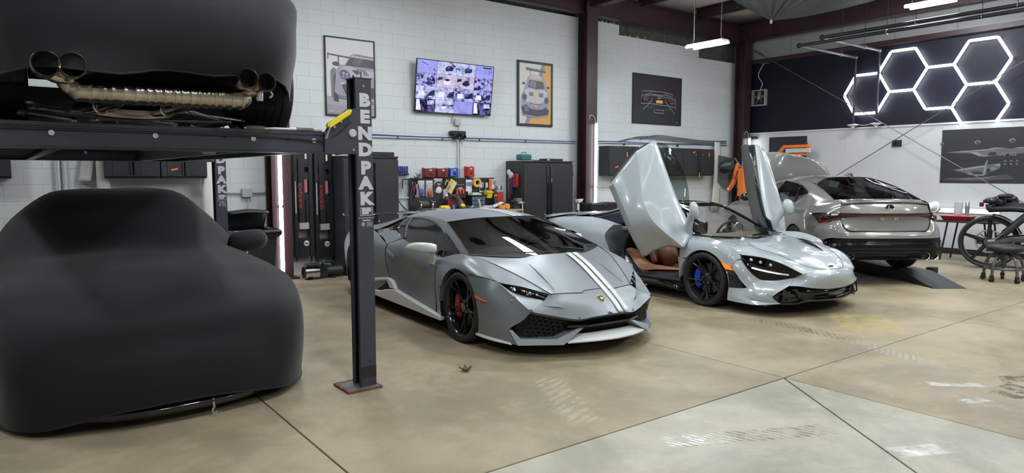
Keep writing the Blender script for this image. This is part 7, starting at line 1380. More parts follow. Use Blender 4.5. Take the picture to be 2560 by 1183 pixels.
# ---------------------------------------------------------------- grey saloon seen from behind, bonnet up
nardo = mat('flat_grey_gloss', (.185, .181, .172), .16, coat=.5, var=.01, coatr=.02)
redlens = mat('red_lens', (.035, .003, .005), .08, coat=.6)
def grey_saloon():
    t = thing('sedan', 'glossy grey saloon seen from behind with its bonnet raised', 'car', (10.75, 5.37, .15), radians(54.5))
    R_ = lambda o: mirrored(o)
    # roof and pillars (x forward from the rear axle)
    rf = B().loft([[(1.75,0,1.375),(1.2,0,1.43),(.6,0,1.442),(.15,0,1.415)], [(1.70,.35,1.365),(1.2,.35,1.42),(.6,.35,1.430),(.16,.33,1.402)], [(1.60,.60,1.315),(1.1,.605,1.365),(.7,.60,1.375),(.33,.588,1.353),(.03,.57,1.312)]], 20, 14).mir(); rf.build('roof', nardo, t, ang=50)
    rg = B().loft([[(.15,0,1.413),(.16,.33,1.400),(.03,.57,1.310)], [(-.22,0,1.275),(-.22,.35,1.262),(-.33,.615,1.205)], [(-.64,0,1.105),(-.63,.35,1.103),(-.68,.645,1.090)]], 16, 12).mir(); rgo = rg.build('rear_window', tint_f, t, ang=80)
    B().tube(crv([(.15,0,1.415),(.16,.33,1.402),(.03,.57,1.312),(-.33,.617,1.207),(-.68,.647,1.092)], 24), .007, 5).mir().build('window_seal', blk_plastic, rgo)
    # side glass
    top = [(1.80,.66,1.16),(1.50,.645,1.27),(1.10,.655,1.335),(.80,.66,1.345),(.40,.68,1.31),(.10,.715,1.24),(-.14,.765,1.172)]
    bot = [(1.95,.83,1.005),(1.5,.845,1.0),(1.0,.852,1.0),(.60,.850,1.0),(.23,.83,1.01),(.05,.80,1.075),(-.14,.765,1.170)]
    wn = B().loft([top, [(1.88,.76,1.085),(1.5,.765,1.14),(1.05,.775,1.17),(.7,.775,1.175),(.31,.765,1.165),(.075,.765,1.16),(-.14,.766,1.171)], bot], 26, 8).build('side_window', tint, t, ang=80)
    B().tube([(.92,.66,1.345), (.95,.79,1.17), (.98,.855,1.0)], .035, 4).build('pillar_b', blk_gloss, wn); B().tube([(.28,.70,1.285), (.22,.775,1.15), (.20,.83,1.01)], .016, 4).build('pillar_c', blk_gloss, wn)
    B().tube(crv(top, 26), .010, 6).build('window_trim', chrome, wn); B().tube(crv(bot, 26), .008, 6).build('window_trim', chrome, wn); R_(wn)
    rr = B().loft([[(1.60,.60,1.315),(1.1,.605,1.365),(.70,.60,1.375)], [(1.70,.63,1.24),(1.1,.635,1.352),(.70,.63,1.363)], [(1.80,.66,1.16),(1.50,.645,1.27),(1.10,.655,1.335),(.70,.66,1.347)]], 14, 5)
    rr.loft([[(.70,.66,1.347),(.70,.63,1.363),(.70,.60,1.375)], [(.40,.68,1.31),(.36,.64,1.336),(.33,.588,1.353)], [(.10,.715,1.24),(.0,.675,1.260),(-.08,.593,1.277)], [(-.14,.765,1.172),(-.22,.72,1.184),(-.33,.617,1.206)], [(-.19,.81,1.10),(-.34,.765,1.118),(-.52,.637,1.147)], [(-.25,.845,1.02),(-.45,.795,1.045),(-.68,.648,1.090)]], 8, 22)
    rr.loft([[(.60,.850,1.0),(.23,.83,1.01),(.05,.80,1.075),(-.14,.765,1.170)], [(.60,.868,.975),(.23,.868,.98),(0,.862,.995),(-.25,.845,1.02)]], 14, 5, straight=True)
    rr.loft([[(1.95,.83,1.005),(1.5,.845,1.0),(1.0,.852,1.0),(.60,.850,1.0)], [(1.95,.84,.995),(1.5,.855,.99),(1.0,.862,.99),(.60,.868,.975)]], 14, 3)
    sd = B().loft([[(2.95,.80,.93),(2.4,.85,.965),(1.95,.84,.995),(1.5,.855,.99),(1.0,.862,.99),(.60,.868,.975),(.1,.868,.985),(-.25,.845,1.02),(-.48,.785,1.05),(-.68,.648,1.090)],
        [(3.0,.87,.85),(2.4,.895,.87),(1.5,.90,.88),(.8,.905,.885),(.3,.91,.90),(-.1,.91,.92),(-.45,.88,.95),(-.70,.775,.992),(-.80,.70,1.03),(-.887,.640,1.042)],
        [(3.1,.88,.72),(2.4,.905,.72),(1.5,.905,.72),(.8,.91,.74),(.3,.925,.78),(-.1,.93,.82),(-.45,.91,.85),(-.74,.815,.89),(-.905,.666,.92)],
        [(3.1,.88,.55),(2.4,.90,.50),(1.5,.89,.50),(.8,.90,.52),(.3,.925,.60),(-.1,.93,.64),(-.5,.91,.68),(-.76,.835,.745),(-.92,.667,.82)],
        [(3.1,.86,.3),(2.4,.86,.22),(1.5,.85,.22),(.8,.86,.23),(.4,.88,.3),(-.1,.90,.35),(-.5,.89,.42),(-.70,.885,.45),(-.84,.85,.48)]], 60, 34)
    sd.cut(0, .33, .355); rr.add(sd.v, sd.f)
    so = rr.build('side_body', nardo, t, ang=45); R_(so)
    B().tube(crv([(.60,.870,.975),(.52,.912,.85),(.42,.925,.70),(.40,.915,.58)], 14), .004, 4).build('shut_line', blk_plastic, so); B().tube(crv([(.95,.864,.99),(1.0,.908,.80),(1.0,.90,.5),(1.0,.865,.25)], 14), .004, 4).build('shut_line', blk_plastic, so)
    B().loft([[(.62,.905,.90),(.50,.945,.902),(.36,.912,.905)], [(.62,.908,.88),(.50,.948,.882),(.36,.914,.885)]], 8, 3).build('door_handle', chrome, so, thick=.015)
    lp = B().grid(arch_lip(0, .33, .358, lambda a: .927-.006*abs(cos(a)), d=.05)).build('arch_lip', nardo, t); R_(lp)
    wl = arch_well(B(), 0, .33, .37, .62, .90).build('wheel_well', well_m, t); R_(wl)
    # boot lid with its spoiler lip
    bl = B().loft([[(-.64,0,1.100),(-.63,.35,1.098),(-.68,.645,1.086)], [(-.80,0,1.085),(-.79,.35,1.082),(-.78,.64,1.062)], [(-.965,0,1.080),(-.95,.35,1.077),(-.885,.625,1.048)]], 14, 6)
    bl.loft([[(-.965,0,1.080),(-.95,.35,1.077),(-.885,.625,1.048)], [(-.985,0,1.068),(-.97,.35,1.064),(-.90,.63,1.036)], [(-.965,0,1.050),(-.95,.35,1.046),(-.88,.628,1.018)]], 14, 4)
    bl.loft([[(-.965,0,1.050),(-.95,.35,1.046),(-.88,.628,1.018)], [(-1.02,0,.99),(-1.0,.36,.985),(-.885,.655,.955)], [(-1.055,0,.905),(-1.035,.37,.905),(-.90,.665,.905)]], 14, 6)
    bl.loft([[(-1.045,0,.865),(-1.025,.37,.862),(-.91,.655,.835)], [(-1.02,0,.83),(-1.0,.37,.83),(-.93,.645,.79)], [(-1.02,0,.70),(-1.01,.38,.70),(-.97,.605,.69)], [(-1.035,0,.655),(-1.02,.40,.655),(-.985,.56,.655)]], 14, 10).mir()
    bo = bl.build('boot_lid', nardo, t, ang=22)
    B().tube(crv([(-.68,.648,1.083),(-.79,.652,1.05),(-.875,.648,.94)], 10), .004, 4).tube(crv([(-.918,.648,.82),(-.945,.632,.75),(-.985,.575,.665),(-1.0,.50,.650),(-1.038,0,.648)], 26), .005, 4).mir().build('shut_line', blk_plastic, bo)
    B().tube(crv([(-.972,0,1.048),(-.958,.35,1.044),(-.888,.60,1.022)], 14), .008, 5).mir().build('spoiler_lip', blk_gloss, bo)
    # lamps: L-shaped clusters joined by a bar
    lb = B().loft([[(-1.058,0,.905),(-1.040,.37,.905),(-.935,.66,.908)], [(-1.062,0,.885),(-1.043,.37,.884),(-.945,.66,.86)], [(-1.050,0,.865),(-1.030,.37,.862),(-.912,.655,.830)]], 22, 5).mir(); lbo = lb.build('tail_bar', redlens, t, ang=60)
    cl = B().loft([[(-.935,.66,.909),(-.78,.80,.905),(-.50,.915,.880)], [(-.955,.66,.87),(-.80,.815,.85),(-.60,.91,.85)], [(-.93,.655,.825),(-.80,.80,.755),(-.715,.862,.748)]], 14, 6).build('tail_lamp', mat('dark_lens', (.015, .006, .008), .08, coat=.5), t, ang=60)
    B().tube(crv([(-.950,.672,.846),(-.86,.770,.800),(-.765,.845,.775),(-.735,.868,.80),(-.77,.835,.865)], 18), .010, 6).build('lamp_hook', mat('red_lit', (.22, .008, .010), .15, coat=.5), cl)
    B().loft([[(-.925,.69,.896),(-.86,.755,.893)], [(-.925,.695,.868),(-.86,.76,.862)]], 6, 3).build('reverse_lamp', mat('clear_lens', (.5, .5, .5), .1, coat=.5), cl, thick=-.012); R_(cl)
    # bumper
    bp = B().loft([[(-1.045,0,.64),(-1.03,.40,.64),(-.995,.57,.645),(-.96,.635,.72),(-.925,.665,.815),(-.80,.81,.75)], [(-1.085,0,.60),(-1.07,.40,.60),(-1.04,.60,.605),(-1.0,.69,.66),(-.95,.75,.72),(-.83,.845,.70)], [(-1.10,0,.552),(-1.085,.40,.552),(-1.05,.60,.550),(-1.01,.70,.55),(-.95,.80,.55),(-.86,.86,.52)]], 26, 10)
    bp.loft([[(-.80,.81,.75),(-.83,.845,.70),(-.86,.86,.52)], [(-.74,.845,.75),(-.75,.875,.65),(-.78,.88,.50)], [(-.70,.865,.75),(-.66,.90,.65),(-.66,.895,.45)]], 10, 6).mir(); bpo = bp.build('rear_bumper', nardo, t, ang=45)
    df = B().loft([[(-1.09,0,.556),(-1.075,.40,.556),(-1.045,.60,.555),(-1.0,.72,.548),(-.90,.85,.50),(-.70,.895,.44)], [(-1.07,0,.50),(-1.06,.40,.50),(-1.03,.60,.50),(-.99,.72,.49),(-.90,.845,.44),(-.70,.89,.38)], [(-1.10,0,.44),(-1.085,.40,.44),(-1.05,.60,.44),(-1.0,.74,.43),(-.91,.85,.40),(-.70,.885,.33)], [(-1.04,0,.30),(-1.03,.40,.28),(-1.0,.60,.26),(-.97,.74,.25),(-.89,.83,.25),(-.70,.86,.25)], [(-.85,0,.25),(-.85,.40,.23),(-.85,.60,.22),(-.83,.7,.22),(-.8,.78,.22),(-.68,.80,.22)]], 30, 18).mir(); do = df.build('diffuser', mat('diffuser_black', (.006, .006, .007), .16, spec=.22), t, ang=35)
    for z, x in ((.475, -1.066), (.40, -1.082), (.355, -1.07)): B().tube(crv([(x,-.55,z),(x-.012,0,z),(x,.55,z)], 20), .007, 4).build('diffuser_rib', blk_plastic, do)
    rl = B().loft([[(-.93,.842,.50),(-.885,.868,.485)], [(-.935,.838,.42),(-.89,.862,.42)]], 5, 3).build('reflector', redlens, t, thick=-.01); R_(rl)
    for s in (1, -1):
        for y, x in ((.55, -1.045), (.70, -1.0)):
            B().lathe([(.044, .10), (.047, .0), (.052, -.006), (.055, 0), (.053, .10)], 24, 'x', c=(x, s*y, .292)).build('tail_pipe', chrome, t); B().lathe([(0, .03), (.044, .03)], 16, 'x', c=(x, s*y, .292)).build('pipe_bore', well_m, t)
    # emblem: ring with a slanted L
    em = thing_part = B()
    Mf = frame((-1.0205, 0, .985), (0, -1, 0), (.30, 0, .95))
    ring = [(.062*cos(a), .050*sin(a), .004) for a in np.linspace(0, 2*pi, 29)[:-1]]
    eo = B().tube([tuple(Mf @ Vector(p)) for p in ring], .006, 6, closed=True).build('emblem', chrome, t)
    B().lathe([(0, .0), (.058, .0), (.058, .003), (0, .003)], 24, 'z').xf(Mf @ Matrix.Diagonal((1, .82, 1, 1))).build('emblem_field', blk_gloss, eo)
    B().prism([(-.012,.034),(.004,.034),(-.016,-.016),(.040,-.016),(.030,-.030),(-.042,-.030)], .003, .006).xf(Mf).build('emblem_letter', chrome, eo)
    for y in (.10, -.10): sc = B().box((-1.021, y, .822), (.012, .05, .04)).build('plate_fixing', mat('pale_clip', (.4, .4, .39), .5), t, bev=.004); B().box((-1.029, y, .822), (.004, .018, .014)).build('fixing_slot', blk_plastic, sc)
    # fin, bonnet, screen, mirrors
    B().loft([[(.28,-.02,1.43),(.16,-.025,1.432),(.05,-.02,1.42)], [(.20,0,1.47),(.12,0,1.485),(.07,0,1.482)], [(.28,.02,1.43),(.16,.025,1.432),(.05,.02,1.42)]], 8, 7).build('roof_fin', nardo, t)
    hb = B().loft([[(2.08,-.62,1.12),(2.02,-.62,1.30),(2.10,-.66,1.47),(2.13,-.60,1.575)], [(2.02,-.3,1.13),(1.96,-.3,1.45),(2.0,-.32,1.66),(2.02,-.30,1.725)], [(1.98,.1,1.13),(1.93,.1,1.5),(1.94,.08,1.72),(1.93,.05,1.815)], [(2.0,.45,1.13),(1.97,.45,1.5),(2.0,.45,1.76),(2.02,.42,1.875)], [(2.08,.66,1.12),(2.05,.68,1.5),(2.12,.68,1.74),(2.14,.62,1.86)]], 18, 24).build('bonnet', nardo, t, ang=60, thick=.025)
    B().tube([(2.6, -.55, .85), (2.10, -.50, 1.35)], .010, 6).build('bonnet_strut', black_metal, t)
    ws = B().loft([[(1.75,0,1.373),(1.70,.35,1.363),(1.60,.60,1.313)], [(2.2,0,1.19),(2.16,.4,1.18),(1.98,.68,1.15)], [(2.65,0,1.0),(2.55,.45,1.0),(2.30,.74,1.0)]], 12, 10).mir(); ws.build('windscreen', tint_f, t, ang=80)
    pa = B().loft([[(1.60,.60,1.315),(1.98,.685,1.15),(2.30,.745,1.0)], [(1.80,.66,1.165),(1.9,.75,1.09),(1.98,.83,1.005)]], 12, 4).loft([[(2.30,.745,1.0),(2.6,.62,.99),(3.5,.60,.86)], [(1.98,.83,1.0),(2.6,.82,.955),(3.5,.74,.82)]], 14, 4).loft([[(3.1,.88,.72),(3.4,.84,.70),(3.65,.6,.66)], [(3.1,.88,.55),(3.45,.84,.5),(3.72,.6,.45)], [(3.1,.86,.3),(3.45,.82,.25),(3.7,.6,.22)]], 10, 8).loft([[(2.95,.80,.93),(3.25,.77,.88),(3.5,.74,.82)], [(3.0,.87,.85),(3.3,.84,.8),(3.55,.72,.74)], [(3.1,.88,.72),(3.4,.84,.70),(3.65,.6,.66)]], 10, 8); po = pa.build('front_wing', nardo, t, ang=50); R_(po)
    mb = B()
    sec = []
    for y, x0, zc, a_, b_ in ((.90,1.86,1.02,.03,.03),(.94,1.87,1.035,.07,.06),(1.0,1.88,1.045,.09,.075),(1.06,1.89,1.045,.08,.065),(1.10,1.90,1.04,.03,.03)): sec.append([(x0+a_*cos(k), y, zc+b_*sin(k)) for k in np.linspace(0, 2*pi, 15)[:-1]])
    mb.grid(sec, closeu=True).add(sec[-1], [tuple(range(14))]).build('mirror', blk_gloss, t, ang=60); R_(bpy.data.objects[[o.name for o in t.children if o.name.startswith('mirror')][0]])
    B().box2((-.75, -.78, .2), (3.3, .78, .30)).box2((2.2, -.7, .3), (3.3, .7, .78)).box2((-.6, -.60, .3), (-.3, .60, .95)).build('floor_pan', well_m, t)
    ps = mat('parcel_shelf', (.012, .012, .013), .7); B().box2((-.62, -.62, 1.0), (-.1, .62, 1.05)).build('parcel_shelf', ps, t)
    for s in (1, -1):
        B().loft([[(.05,s*.36-.26,.9),(-.04,s*.36-.25,1.15)], [(.05,s*.36+.26,.9),(-.04,s*.36+.25,1.15)]], 6, 8).build('rear_seat', dark_in, t, thick=.1); B().ell((-.04, s*.36, 1.19), (.06, .13, .08), 14, 8).build('headrest', dark_in, t)
        B().loft([[(1.05,s*.36-.24,.8),(.88,s*.36-.22,1.12)], [(1.05,s*.36+.24,.8),(.88,s*.36+.22,1.12)]], 6, 8).build('front_seat', dark_in, t, thick=.1); B().ell((.86, s*.36, 1.20), (.06, .12, .09), 14, 8).build('headrest', dark_in, t)
    for (x, y) in ((0,.80),(0,-.80),(2.80,.80),(2.80,-.80)): wheel(t, x, y, .333, .333, .24, .245, 'fork', rim_grey, None, phase=.2)
    return t
grey_saloon()
# the low pads and ramps it is parked on
rampm = mat('black_ramp', (.020, .021, .024), .5, bump=.2)
def ramp(name, pts_local, label):
    c = Matrix.Translation((10.75, 5.37, 0)) @ Matrix.Rotation(radians(54.5), 4, 'Z'); t = thing(name, label, 'ramp', (0, 0, 0), group='black drive-on ramps under the grey saloon')
    return c, t
for s, lb_ in ((1, 'black drive-on ramp under the left wheels of the grey saloon'), (-1, 'black wedge ramp under the right wheels of the grey saloon')):
    base = Matrix.Translation((10.75, 5.37, 0)) @ Matrix.Rotation(radians(54.5), 4, 'Z')
    t = thing('wheel_ramp', lb_, 'ramp', tuple(base @ Vector((0, s*.80, 0))), radians(54.5), group='black drive-on ramps under the grey saloon')
    B().prism([(-1.25, .0), (-.45, .148), (3.4, .148), (3.4, 0)], -.24, .24, lambda p, q_, h: (p, h, q_)).build('ramp_plate', rampm, t, bev=.006)
    for x in (.2, 1.2, 2.6): B().box((x, s*.27, .06), (.10, .06, .12)).build('foot_block', rubber, t, bev=.006)
# ---------------------------------------------------------------- right wall, pipes, bracing, far corner
t = thing('wall_fan', 'small square extractor fan on the navy wall', 'fan', (XR, 10.18, 3.52)); fanm = mat('fan_steel', (.40, .40, .39), .45, metal=.4, var=.2, scale=20)
for (a, b_, c, d) in ((-.20, .17, .20, .20), (-.20, -.20, .20, -.17), (-.20, -.17, -.16, .17), (.16, -.17, .20, .17)): B().box2((-.09, a, b_), (-.012, c, d)).build('frame', fanm, t)
B().box2((-.02, -.16, -.17), (-.012, .16, .17)).build('back', well_m, t)
for k in range(5):
    a = 2*pi*k/5; R3 = Matrix.Rotation(a, 3, 'X') @ Matrix.Rotation(.5, 3, 'Z'); B().box(Matrix.Rotation(a, 3, 'X') @ Vector((-.05, 0, .085)), (.006, .075, .13), Matrix.Rotation(a, 3, 'X') @ Matrix.Rotation(.5, 3, 'Z')).build('blade', mat('fan_blade', (.10, .10, .10), .5), t, bev=.002)
B().cyl((-.08, 0, 0), (-.03, 0, 0), .04, n=16).build('hub', fanm, t); B().tube(crv([(-.03, .0, .20), (-.03, -.06, .34), (-.03, .06, .55), (-.03, -.02, .75), (-.03, -.12, .86)], 20), .010, 6).build('cord', wht, t); B().box((-.03, -.12, .87), (.05, .20, .08)).build('supply_box', fanm, t, bev=.006)
# hanging black pipes that turn and drop down the wall
hp = mat('black_iron_pipe', (.030, .030, .034), .35, metal=.5); gp = mat('grey_iron_pipe', (.20, .20, .21), .35, metal=.7)
for k, (y, z, xs, lb_) in enumerate(((7.23, 4.26, 13.0, 'upper black pipe hung from the roof, dropping down the navy wall'), (7.73, 4.18, 13.04, 'lower black pipe hung from the roof, dropping down the navy wall'))):
    t = thing('pipe_run', lb_, 'pipe', (xs, y, z), group='hanging pipes on the right'); xw = XR-.16-xs
    B().tube([(0, -.02, 0), (0, -10, 0)], .034, 10).build('pipe', hp, t); B().ell((0, 0, 0), (.052, .052, .052), 12, 8).build('elbow', hp, t); B().tube([(.02, 0, 0), (xw-.02, 0, 0)], .028, 10).build('pipe', gp, t)
    B().ell((xw, 0, 0), (.045, .045, .045), 12, 8).build('elbow', gp, t); B().tube([(xw, 0, -.02), (xw, 0, 2.70-z)], .026, 10).build('drop_pipe', hp, t); B().lathe([(0, .06), (.11, .055), (.12, .04), (.03, .0), (.03, -.03)], 18, 'z', c=(xw, 0, 2.66-z)).build('end_bell', white_plastic, t)
    for (dx, dy) in ((xw*.72, 0), (0, -1.7), (0, -3.2)):
        B().tube([(dx, dy, .03), (dx, dy, CEIL-z)], .006, 5).build('hanger_rod', black_metal, t); B().tube([(dx+(.04*cos(a) if dy else 0), dy+(0 if dy else .04*cos(a)), .04*sin(a)) for a in np.linspace(0, 2*pi, 15)[:-1]], .006, 5, closed=True).build('hanger_ring', steel, t)
t = thing('cord', 'thin white wire drooping between the two drop pipes', 'wire', (XR-.16, 7.48, 2.72)); B().tube(crv([(0, .25, .02), (0, .08, -.03), (0, -.12, -.02), (0, -.25, .03)], 12), .006, 5).build('strand', white_plastic, t)
# crossed tie rods
rod = mat('tie_rod', (.20, .20, .21), .4, metal=.7)
for a, b_, lb_ in (((10.28, 4.69), (3.6, .55), 'steel tie rod running down to the right across the right wall'), ((3.6, 4.30), (8.9, 1.05), 'steel tie rod rising to the right across the right wall')):
    t = thing('tie_rod', lb_, 'rod', (XR-.20, a[0], a[1]), group='crossed tie rods on the right wall'); B().tube([(0, 0, 0), (0, b_[0]-a[0], b_[1]-a[1])], .009, 7).build('rod', rod, t); B().tube([(0, 0, 0), (0, (b_[0]-a[0])*.04, (b_[1]-a[1])*.04)], .022, 8).build('turnbuckle', rod, t)
# outlet, camera, black picture, big poster
t = thing('wall_box', 'small black box high on the white panels above the grey saloon', 'outlet', (XR-.02, 6.83, 2.27)); B().box((-.02, 0, 0), (.04, .19, .14)).build('plate', blk_plastic, t, bev=.006); B().box((-.042, .03, .0), (.006, .05, .08)).build('socket', blk_gloss, t)
t = thing('security_camera', 'small black camera on the white panel beside the corner column', 'camera', (XR-.03, 10.32, 2.50)); B().box((-.04, -.02, .03), (.06, .22, .07)).build('mount', blk_plastic, t, bev=.012); B().ell((-.08, .07, -.02), (.06, .06, .065), 14, 10).build('eyeball', blk_gloss, t)
picture('framed_poster', 'plain black framed panel behind the orange work light', MR(9.86, 1.98, .02), .98, .54, [((.018, .018, .022), rect(0, 0, 1, 1))], fr=.035)
bk = (.017, .018, .023); sv = (.26, .25, .25); sv2 = (.11, .11, .12)
pD = [(bk, rect(0, 0, 1, 1)), ((.013, .013, .018), rect(0, .40, 1, .43)), ((.06, .056, .055), [(.02, .06), (.3, .03), (.7, .08), (.62, .17), (.4, .10), (.1, .10)]), ((.16, .15, .145), [(.06, .09), (.25, .065), (.42, .08), (.55, .13), (.40, .11), (.2, .085)]),
      (sv2, [(.05, .575), (.2, .60), (.5, .625), (.75, .615), (.95, .60), (.85, .55), (.55, .50), (.40, .50), (.30, .545), (.15, .56)]), (sv, [(.05, .575), (.18, .59), (.48, .62), (.50, .605), (.2, .578)]), (sv, [(.27, .57), (.34, .575), (.40, .51), (.50, .498), (.42, .487), (.36, .50)]), (sv, [(.45, .625), (.50, .645), (.56, .64), (.62, .625)]), (sv, [(.66, .625), (.72, .64), (.86, .625), (.80, .615)]),
      (sv2, [(.12, .24), (.30, .30), (.42, .33), (.56, .36), (.56, .27), (.48, .20), (.42, .135), (.28, .15), (.24, .19)]), (sv, [(.14, .24), (.30, .295), (.42, .325), (.43, .30), (.32, .265), (.2, .235)]), (sv, [(.425, .34), (.44, .42), (.45, .42), (.44, .33), (.43, .16), (.41, .15)]), (sv, [(.27, .17), (.34, .135), (.42, .14), (.42, .16), (.34, .155), (.29, .19)]), ((.03, .03, .035), [(.29, .21), (.38, .22), (.42, .17), (.34, .165)]), ((.10, .22, .28), oval(.50, .265, .03, .03)), ((.03, .03, .035), oval(.46, .22, .018, .05)), (sv, [(.50, .33), (.56, .36), (.565, .30)])]
for (u, v, r_) in ((.345, .75, .026), (.655, .765, .026), (.004, .735, .02)): pD += [(sv, oval(u, v, r_, r_*1.5)), (bk, oval(u+.004, v-.012, r_*.7, r_*.7)), (sv2, oval(u, v+.02, r_*.7, r_*.6))]
for k in range(3):
    for q_ in (.40, .345): pD.append((sv2, oval(.605+k*.052, q_, .013, .018)))
for k, (c0, c1) in enumerate(((.445, .475), (.475, .505))): pD.append((bk, [(c0, .515), (c1, .515), (c1+.02, .56), (c0+.02, .56)]))
pD.append(((.28, .08, .09), oval(.88, .575, .03, .012)))
t = thing('wall_banner', 'wide dark unframed banner with a silver car on the white panels', 'banner', (XR-.02, 5.2, 1.43)); Mb = Matrix.Translation(-t.location) @ MR(5.96, 1.435, .022)
B().box2((0, 0, 0), (1.86, 1.07, .006)).xf(Mb).build('sheet', blk_plastic, t); sheet('print', [(c, [(u*1.86, v*1.07) for u, v in P]) for c, P in pD], Mb @ Matrix.Translation((0, 0, .0065)), t)
text('AMG', .10, 'lettering', flatcol((.16, .155, .155)), t, Mb @ Matrix.Translation((1.16, .555, .012)), depth=.0004, off=.002, stretch=1.3)
# gathered grey tarpaulin under the roof
tp = mat('grey_tarpaulin', (.085, .088, .095), .55, bump=.15, bscale=12); ap_ = np.array((13.5, 8.67, 4.90))
t = thing('tarpaulin', 'grey tarpaulin gathered to a point and tied under the roof', 'tarpaulin', tuple(ap_)); edge = crv([(12.2, 9.0, 5.36), (11.6, 7.4, 5.30), (11.2, 5.6, 5.28), (11.8, 4.4, 5.30), (13.2, 4.4, 5.28), (14.3, 5.6, 5.26), (14.75, 7.0, 5.22), (14.4, 8.4, 5.26)], 64); G = []
for s_ in np.linspace(0.02, 1, 26):
    row = []
    for k in range(64):
        e = np.array(edge[k]); p = ap_+(e-ap_)*s_; sag = -.10*sin(pi*s_); fold = .10*s_*(1-s_)**1.2*sin(k*1.3+.6*sin(k*.37))*1.6; p = p+np.array((0, 0, sag*.4+fold)); row.append(p-ap_)
    G.append(row)
B().grid(G).build('sheet', tp, t, ang=60, thick=.004); B().cyl((0, 0, -.06), (0, 0, .08), .03, n=10).build('tie', white_plastic, t); B().tube([(0, 0, -.03), (1.35, .9, .02)], .008, 6).build('cord', black_metal, t)
# orange and clear shapes in the far corner: shield with car reflections, orange work lights on a stand
t = thing('plastic_shield', 'clear diamond shaped plastic shield hanging in the far corner', 'shield', (14.3, 10.22, 1.18)); P = [(.30, .62), (.29, .90), (-.02, .84), (-.30, .72), (-.36, .50), (-.22, .12), (0, .0), (.12, .06), (.30, .24)]
B().prism([(p, q_) for p, q_ in P], -.004, .004, lambda p, q_, h: (h, p, q_)).build('sheet', glass('smoked_sheet', (.50, .50, .50), 1.9), t)
sheet('painted_reflection', [((.05, .055, .065), [(-.28, .56), (-.25, .70), (-.05, .80), (.15, .78), (.24, .60), (.0, .52)]), ((.20, .22, .24), [(-.24, .62), (-.1, .70), (.14, .72), (.05, .64)]), ((.012, .012, .014), [(-.26, .50), (-.2, .58), (.0, .56), (.12, .50), (-.1, .44)])], frame((-.006, 0, 0), (0, -1, 0), (0, 0, 1)), t)  # reflection of a car painted on the sheet as flat tones
t = thing('work_light', 'orange curved handheld work light hung in front of the clear shield', 'work light', (14.2, 9.93, 1.26)); ow = mat('orange_paint', (.85, .20, .03), .35)
B().grid([[(r_*cos(a)*.05, y0+r_*sin(a)*.058, z0) for a in np.linspace(0, 2*pi, 13)[:-1]] for y0, z0, r_ in ((.20, -.06, .5), (.19, -.03, 1), (.12, .06, 1.1), (.04, .20, 1), (.0, .38, 1.0), (-.03, .52, .9), (-.05, .60, .8), (-.05, .62, .3))], closeu=True).build('body', ow, t, ang=50); B().box((-.055, .02, .32), (.012, .05, .14)).build('button_panel', mat('orange_dark', (.45, .08, .01), .4), t, bev=.004); B().ell((-.05, .17, .0), (.012, .03, .03), 10, 8).build('decal_patch', white_plastic, t); B().tube(crv([(0, -.05, .62), (0, .0, .72), (0, .1, .78), (0, .06, .62)], 12), .012, 6).build('hook', black_metal, t)
t = thing('engine_crane', 'orange shop crane post standing behind the raised car door', 'crane', (14.2, 9.72, 0)); B().box((0, 0, .55), (.10, .10, 1.1)).build('post', ow, t, bev=.006); B().box((0, .03, 1.42), (.13, .17, .66)).build('head', ow, t, bev=.012); B().box((0, .02, .05), (.9, .5, .08)).build('base', ow, t, bev=.006); B().tube(crv([(-.07, .10, 1.7), (-.09, .16, 1.5), (-.08, .10, 1.25), (-.08, .14, 1.0)], 12), .010, 6).build('cable', black_metal, t); B().tube([(0, .05, 1.75), (0, .25, 2.0)], .018, 8).build('bracket', steel, t)
t = thing('work_light', 'orange framed strip work light hung above the raised grey bonnet', 'work light', (15.0, 8.86, 2.05)); B().box((0, 0, .21), (.09, .66, .07)).build('bar', ow, t, bev=.012); B().tube([(0, .32, .20), (0, .46, .05)], .045, 8).build('arm', ow, t); B().box((-.02, -.05, .11), (.06, .60, .10)).build('lens', mat('frosted_lens', (.55, .55, .56), .3), t, bev=.006); B().box((0, -.02, .02), (.08, .46, .05)).build('lower_bar', ow, t, bev=.01); B().tube([(0, -.33, .21), (0, -.27, .08)], .028, 8).build('end_cap', ow, t); B().tube([(.03, 0, .21), (.465, 0, .30)], .014, 8).build('wall_arm', black_metal, t)
# table with tray, can, jar, lit strip behind
t = thing('folding_table', 'black topped folding table with steel legs by the white panels', 'table', (14.45, 5.0, 0)); B().box((0, 0, .735), (.62, .95, .035)).build('top', blk_plastic, t, bev=.008)
for dx in (-.24, .24):
    for s in (-1, 1): B().tube([(dx, s*.30, .72), (dx, s*.40, 0)], .016, 8).build('leg', black_metal, t)
t = thing('tray', 'shallow red tray on the folding table', 'tray', (14.40, 5.20, .752)); B().hexa([(-.13,-.20,0),(.13,-.20,0),(.13,.20,0),(-.13,.20,0),(-.17,-.25,.075),(.17,-.25,.075),(.17,.25,.075),(-.17,.25,.075)]).build('tray', mat('tray_red', (.45, .012, .02), .35), t, bev=.012); B().box((0, 0, .078), (.36, .52, .012)).build('rim', mat('tray_red', (.45, .012, .02), .35), t, bev=.004)
t = thing('spray_bottle', 'white rectangular bottle standing in the red tray', 'bottle', (14.45, 5.22, .842)); B().box((0, 0, .13), (.08, .13, .26)).build('bottle', mat('pale_bottle', (.50, .52, .58), .35), t, bev=.015); B().cyl((0, .03, .26), (0, .03, .30), .022, n=12).build('cap', white_plastic, t)
t = thing('can', 'slim grey can beside the white bottle', 'can', (14.45, 5.07, .842)); B().lathe([(0, .26), (.028, .255), (.035, .23), (.036, 0)], 16).build('can', steel, t); B().lathe([(.0365, .18), (.0365, .06)], 16).build('band', mat('label_green', (.16, .22, .18), .5), t)
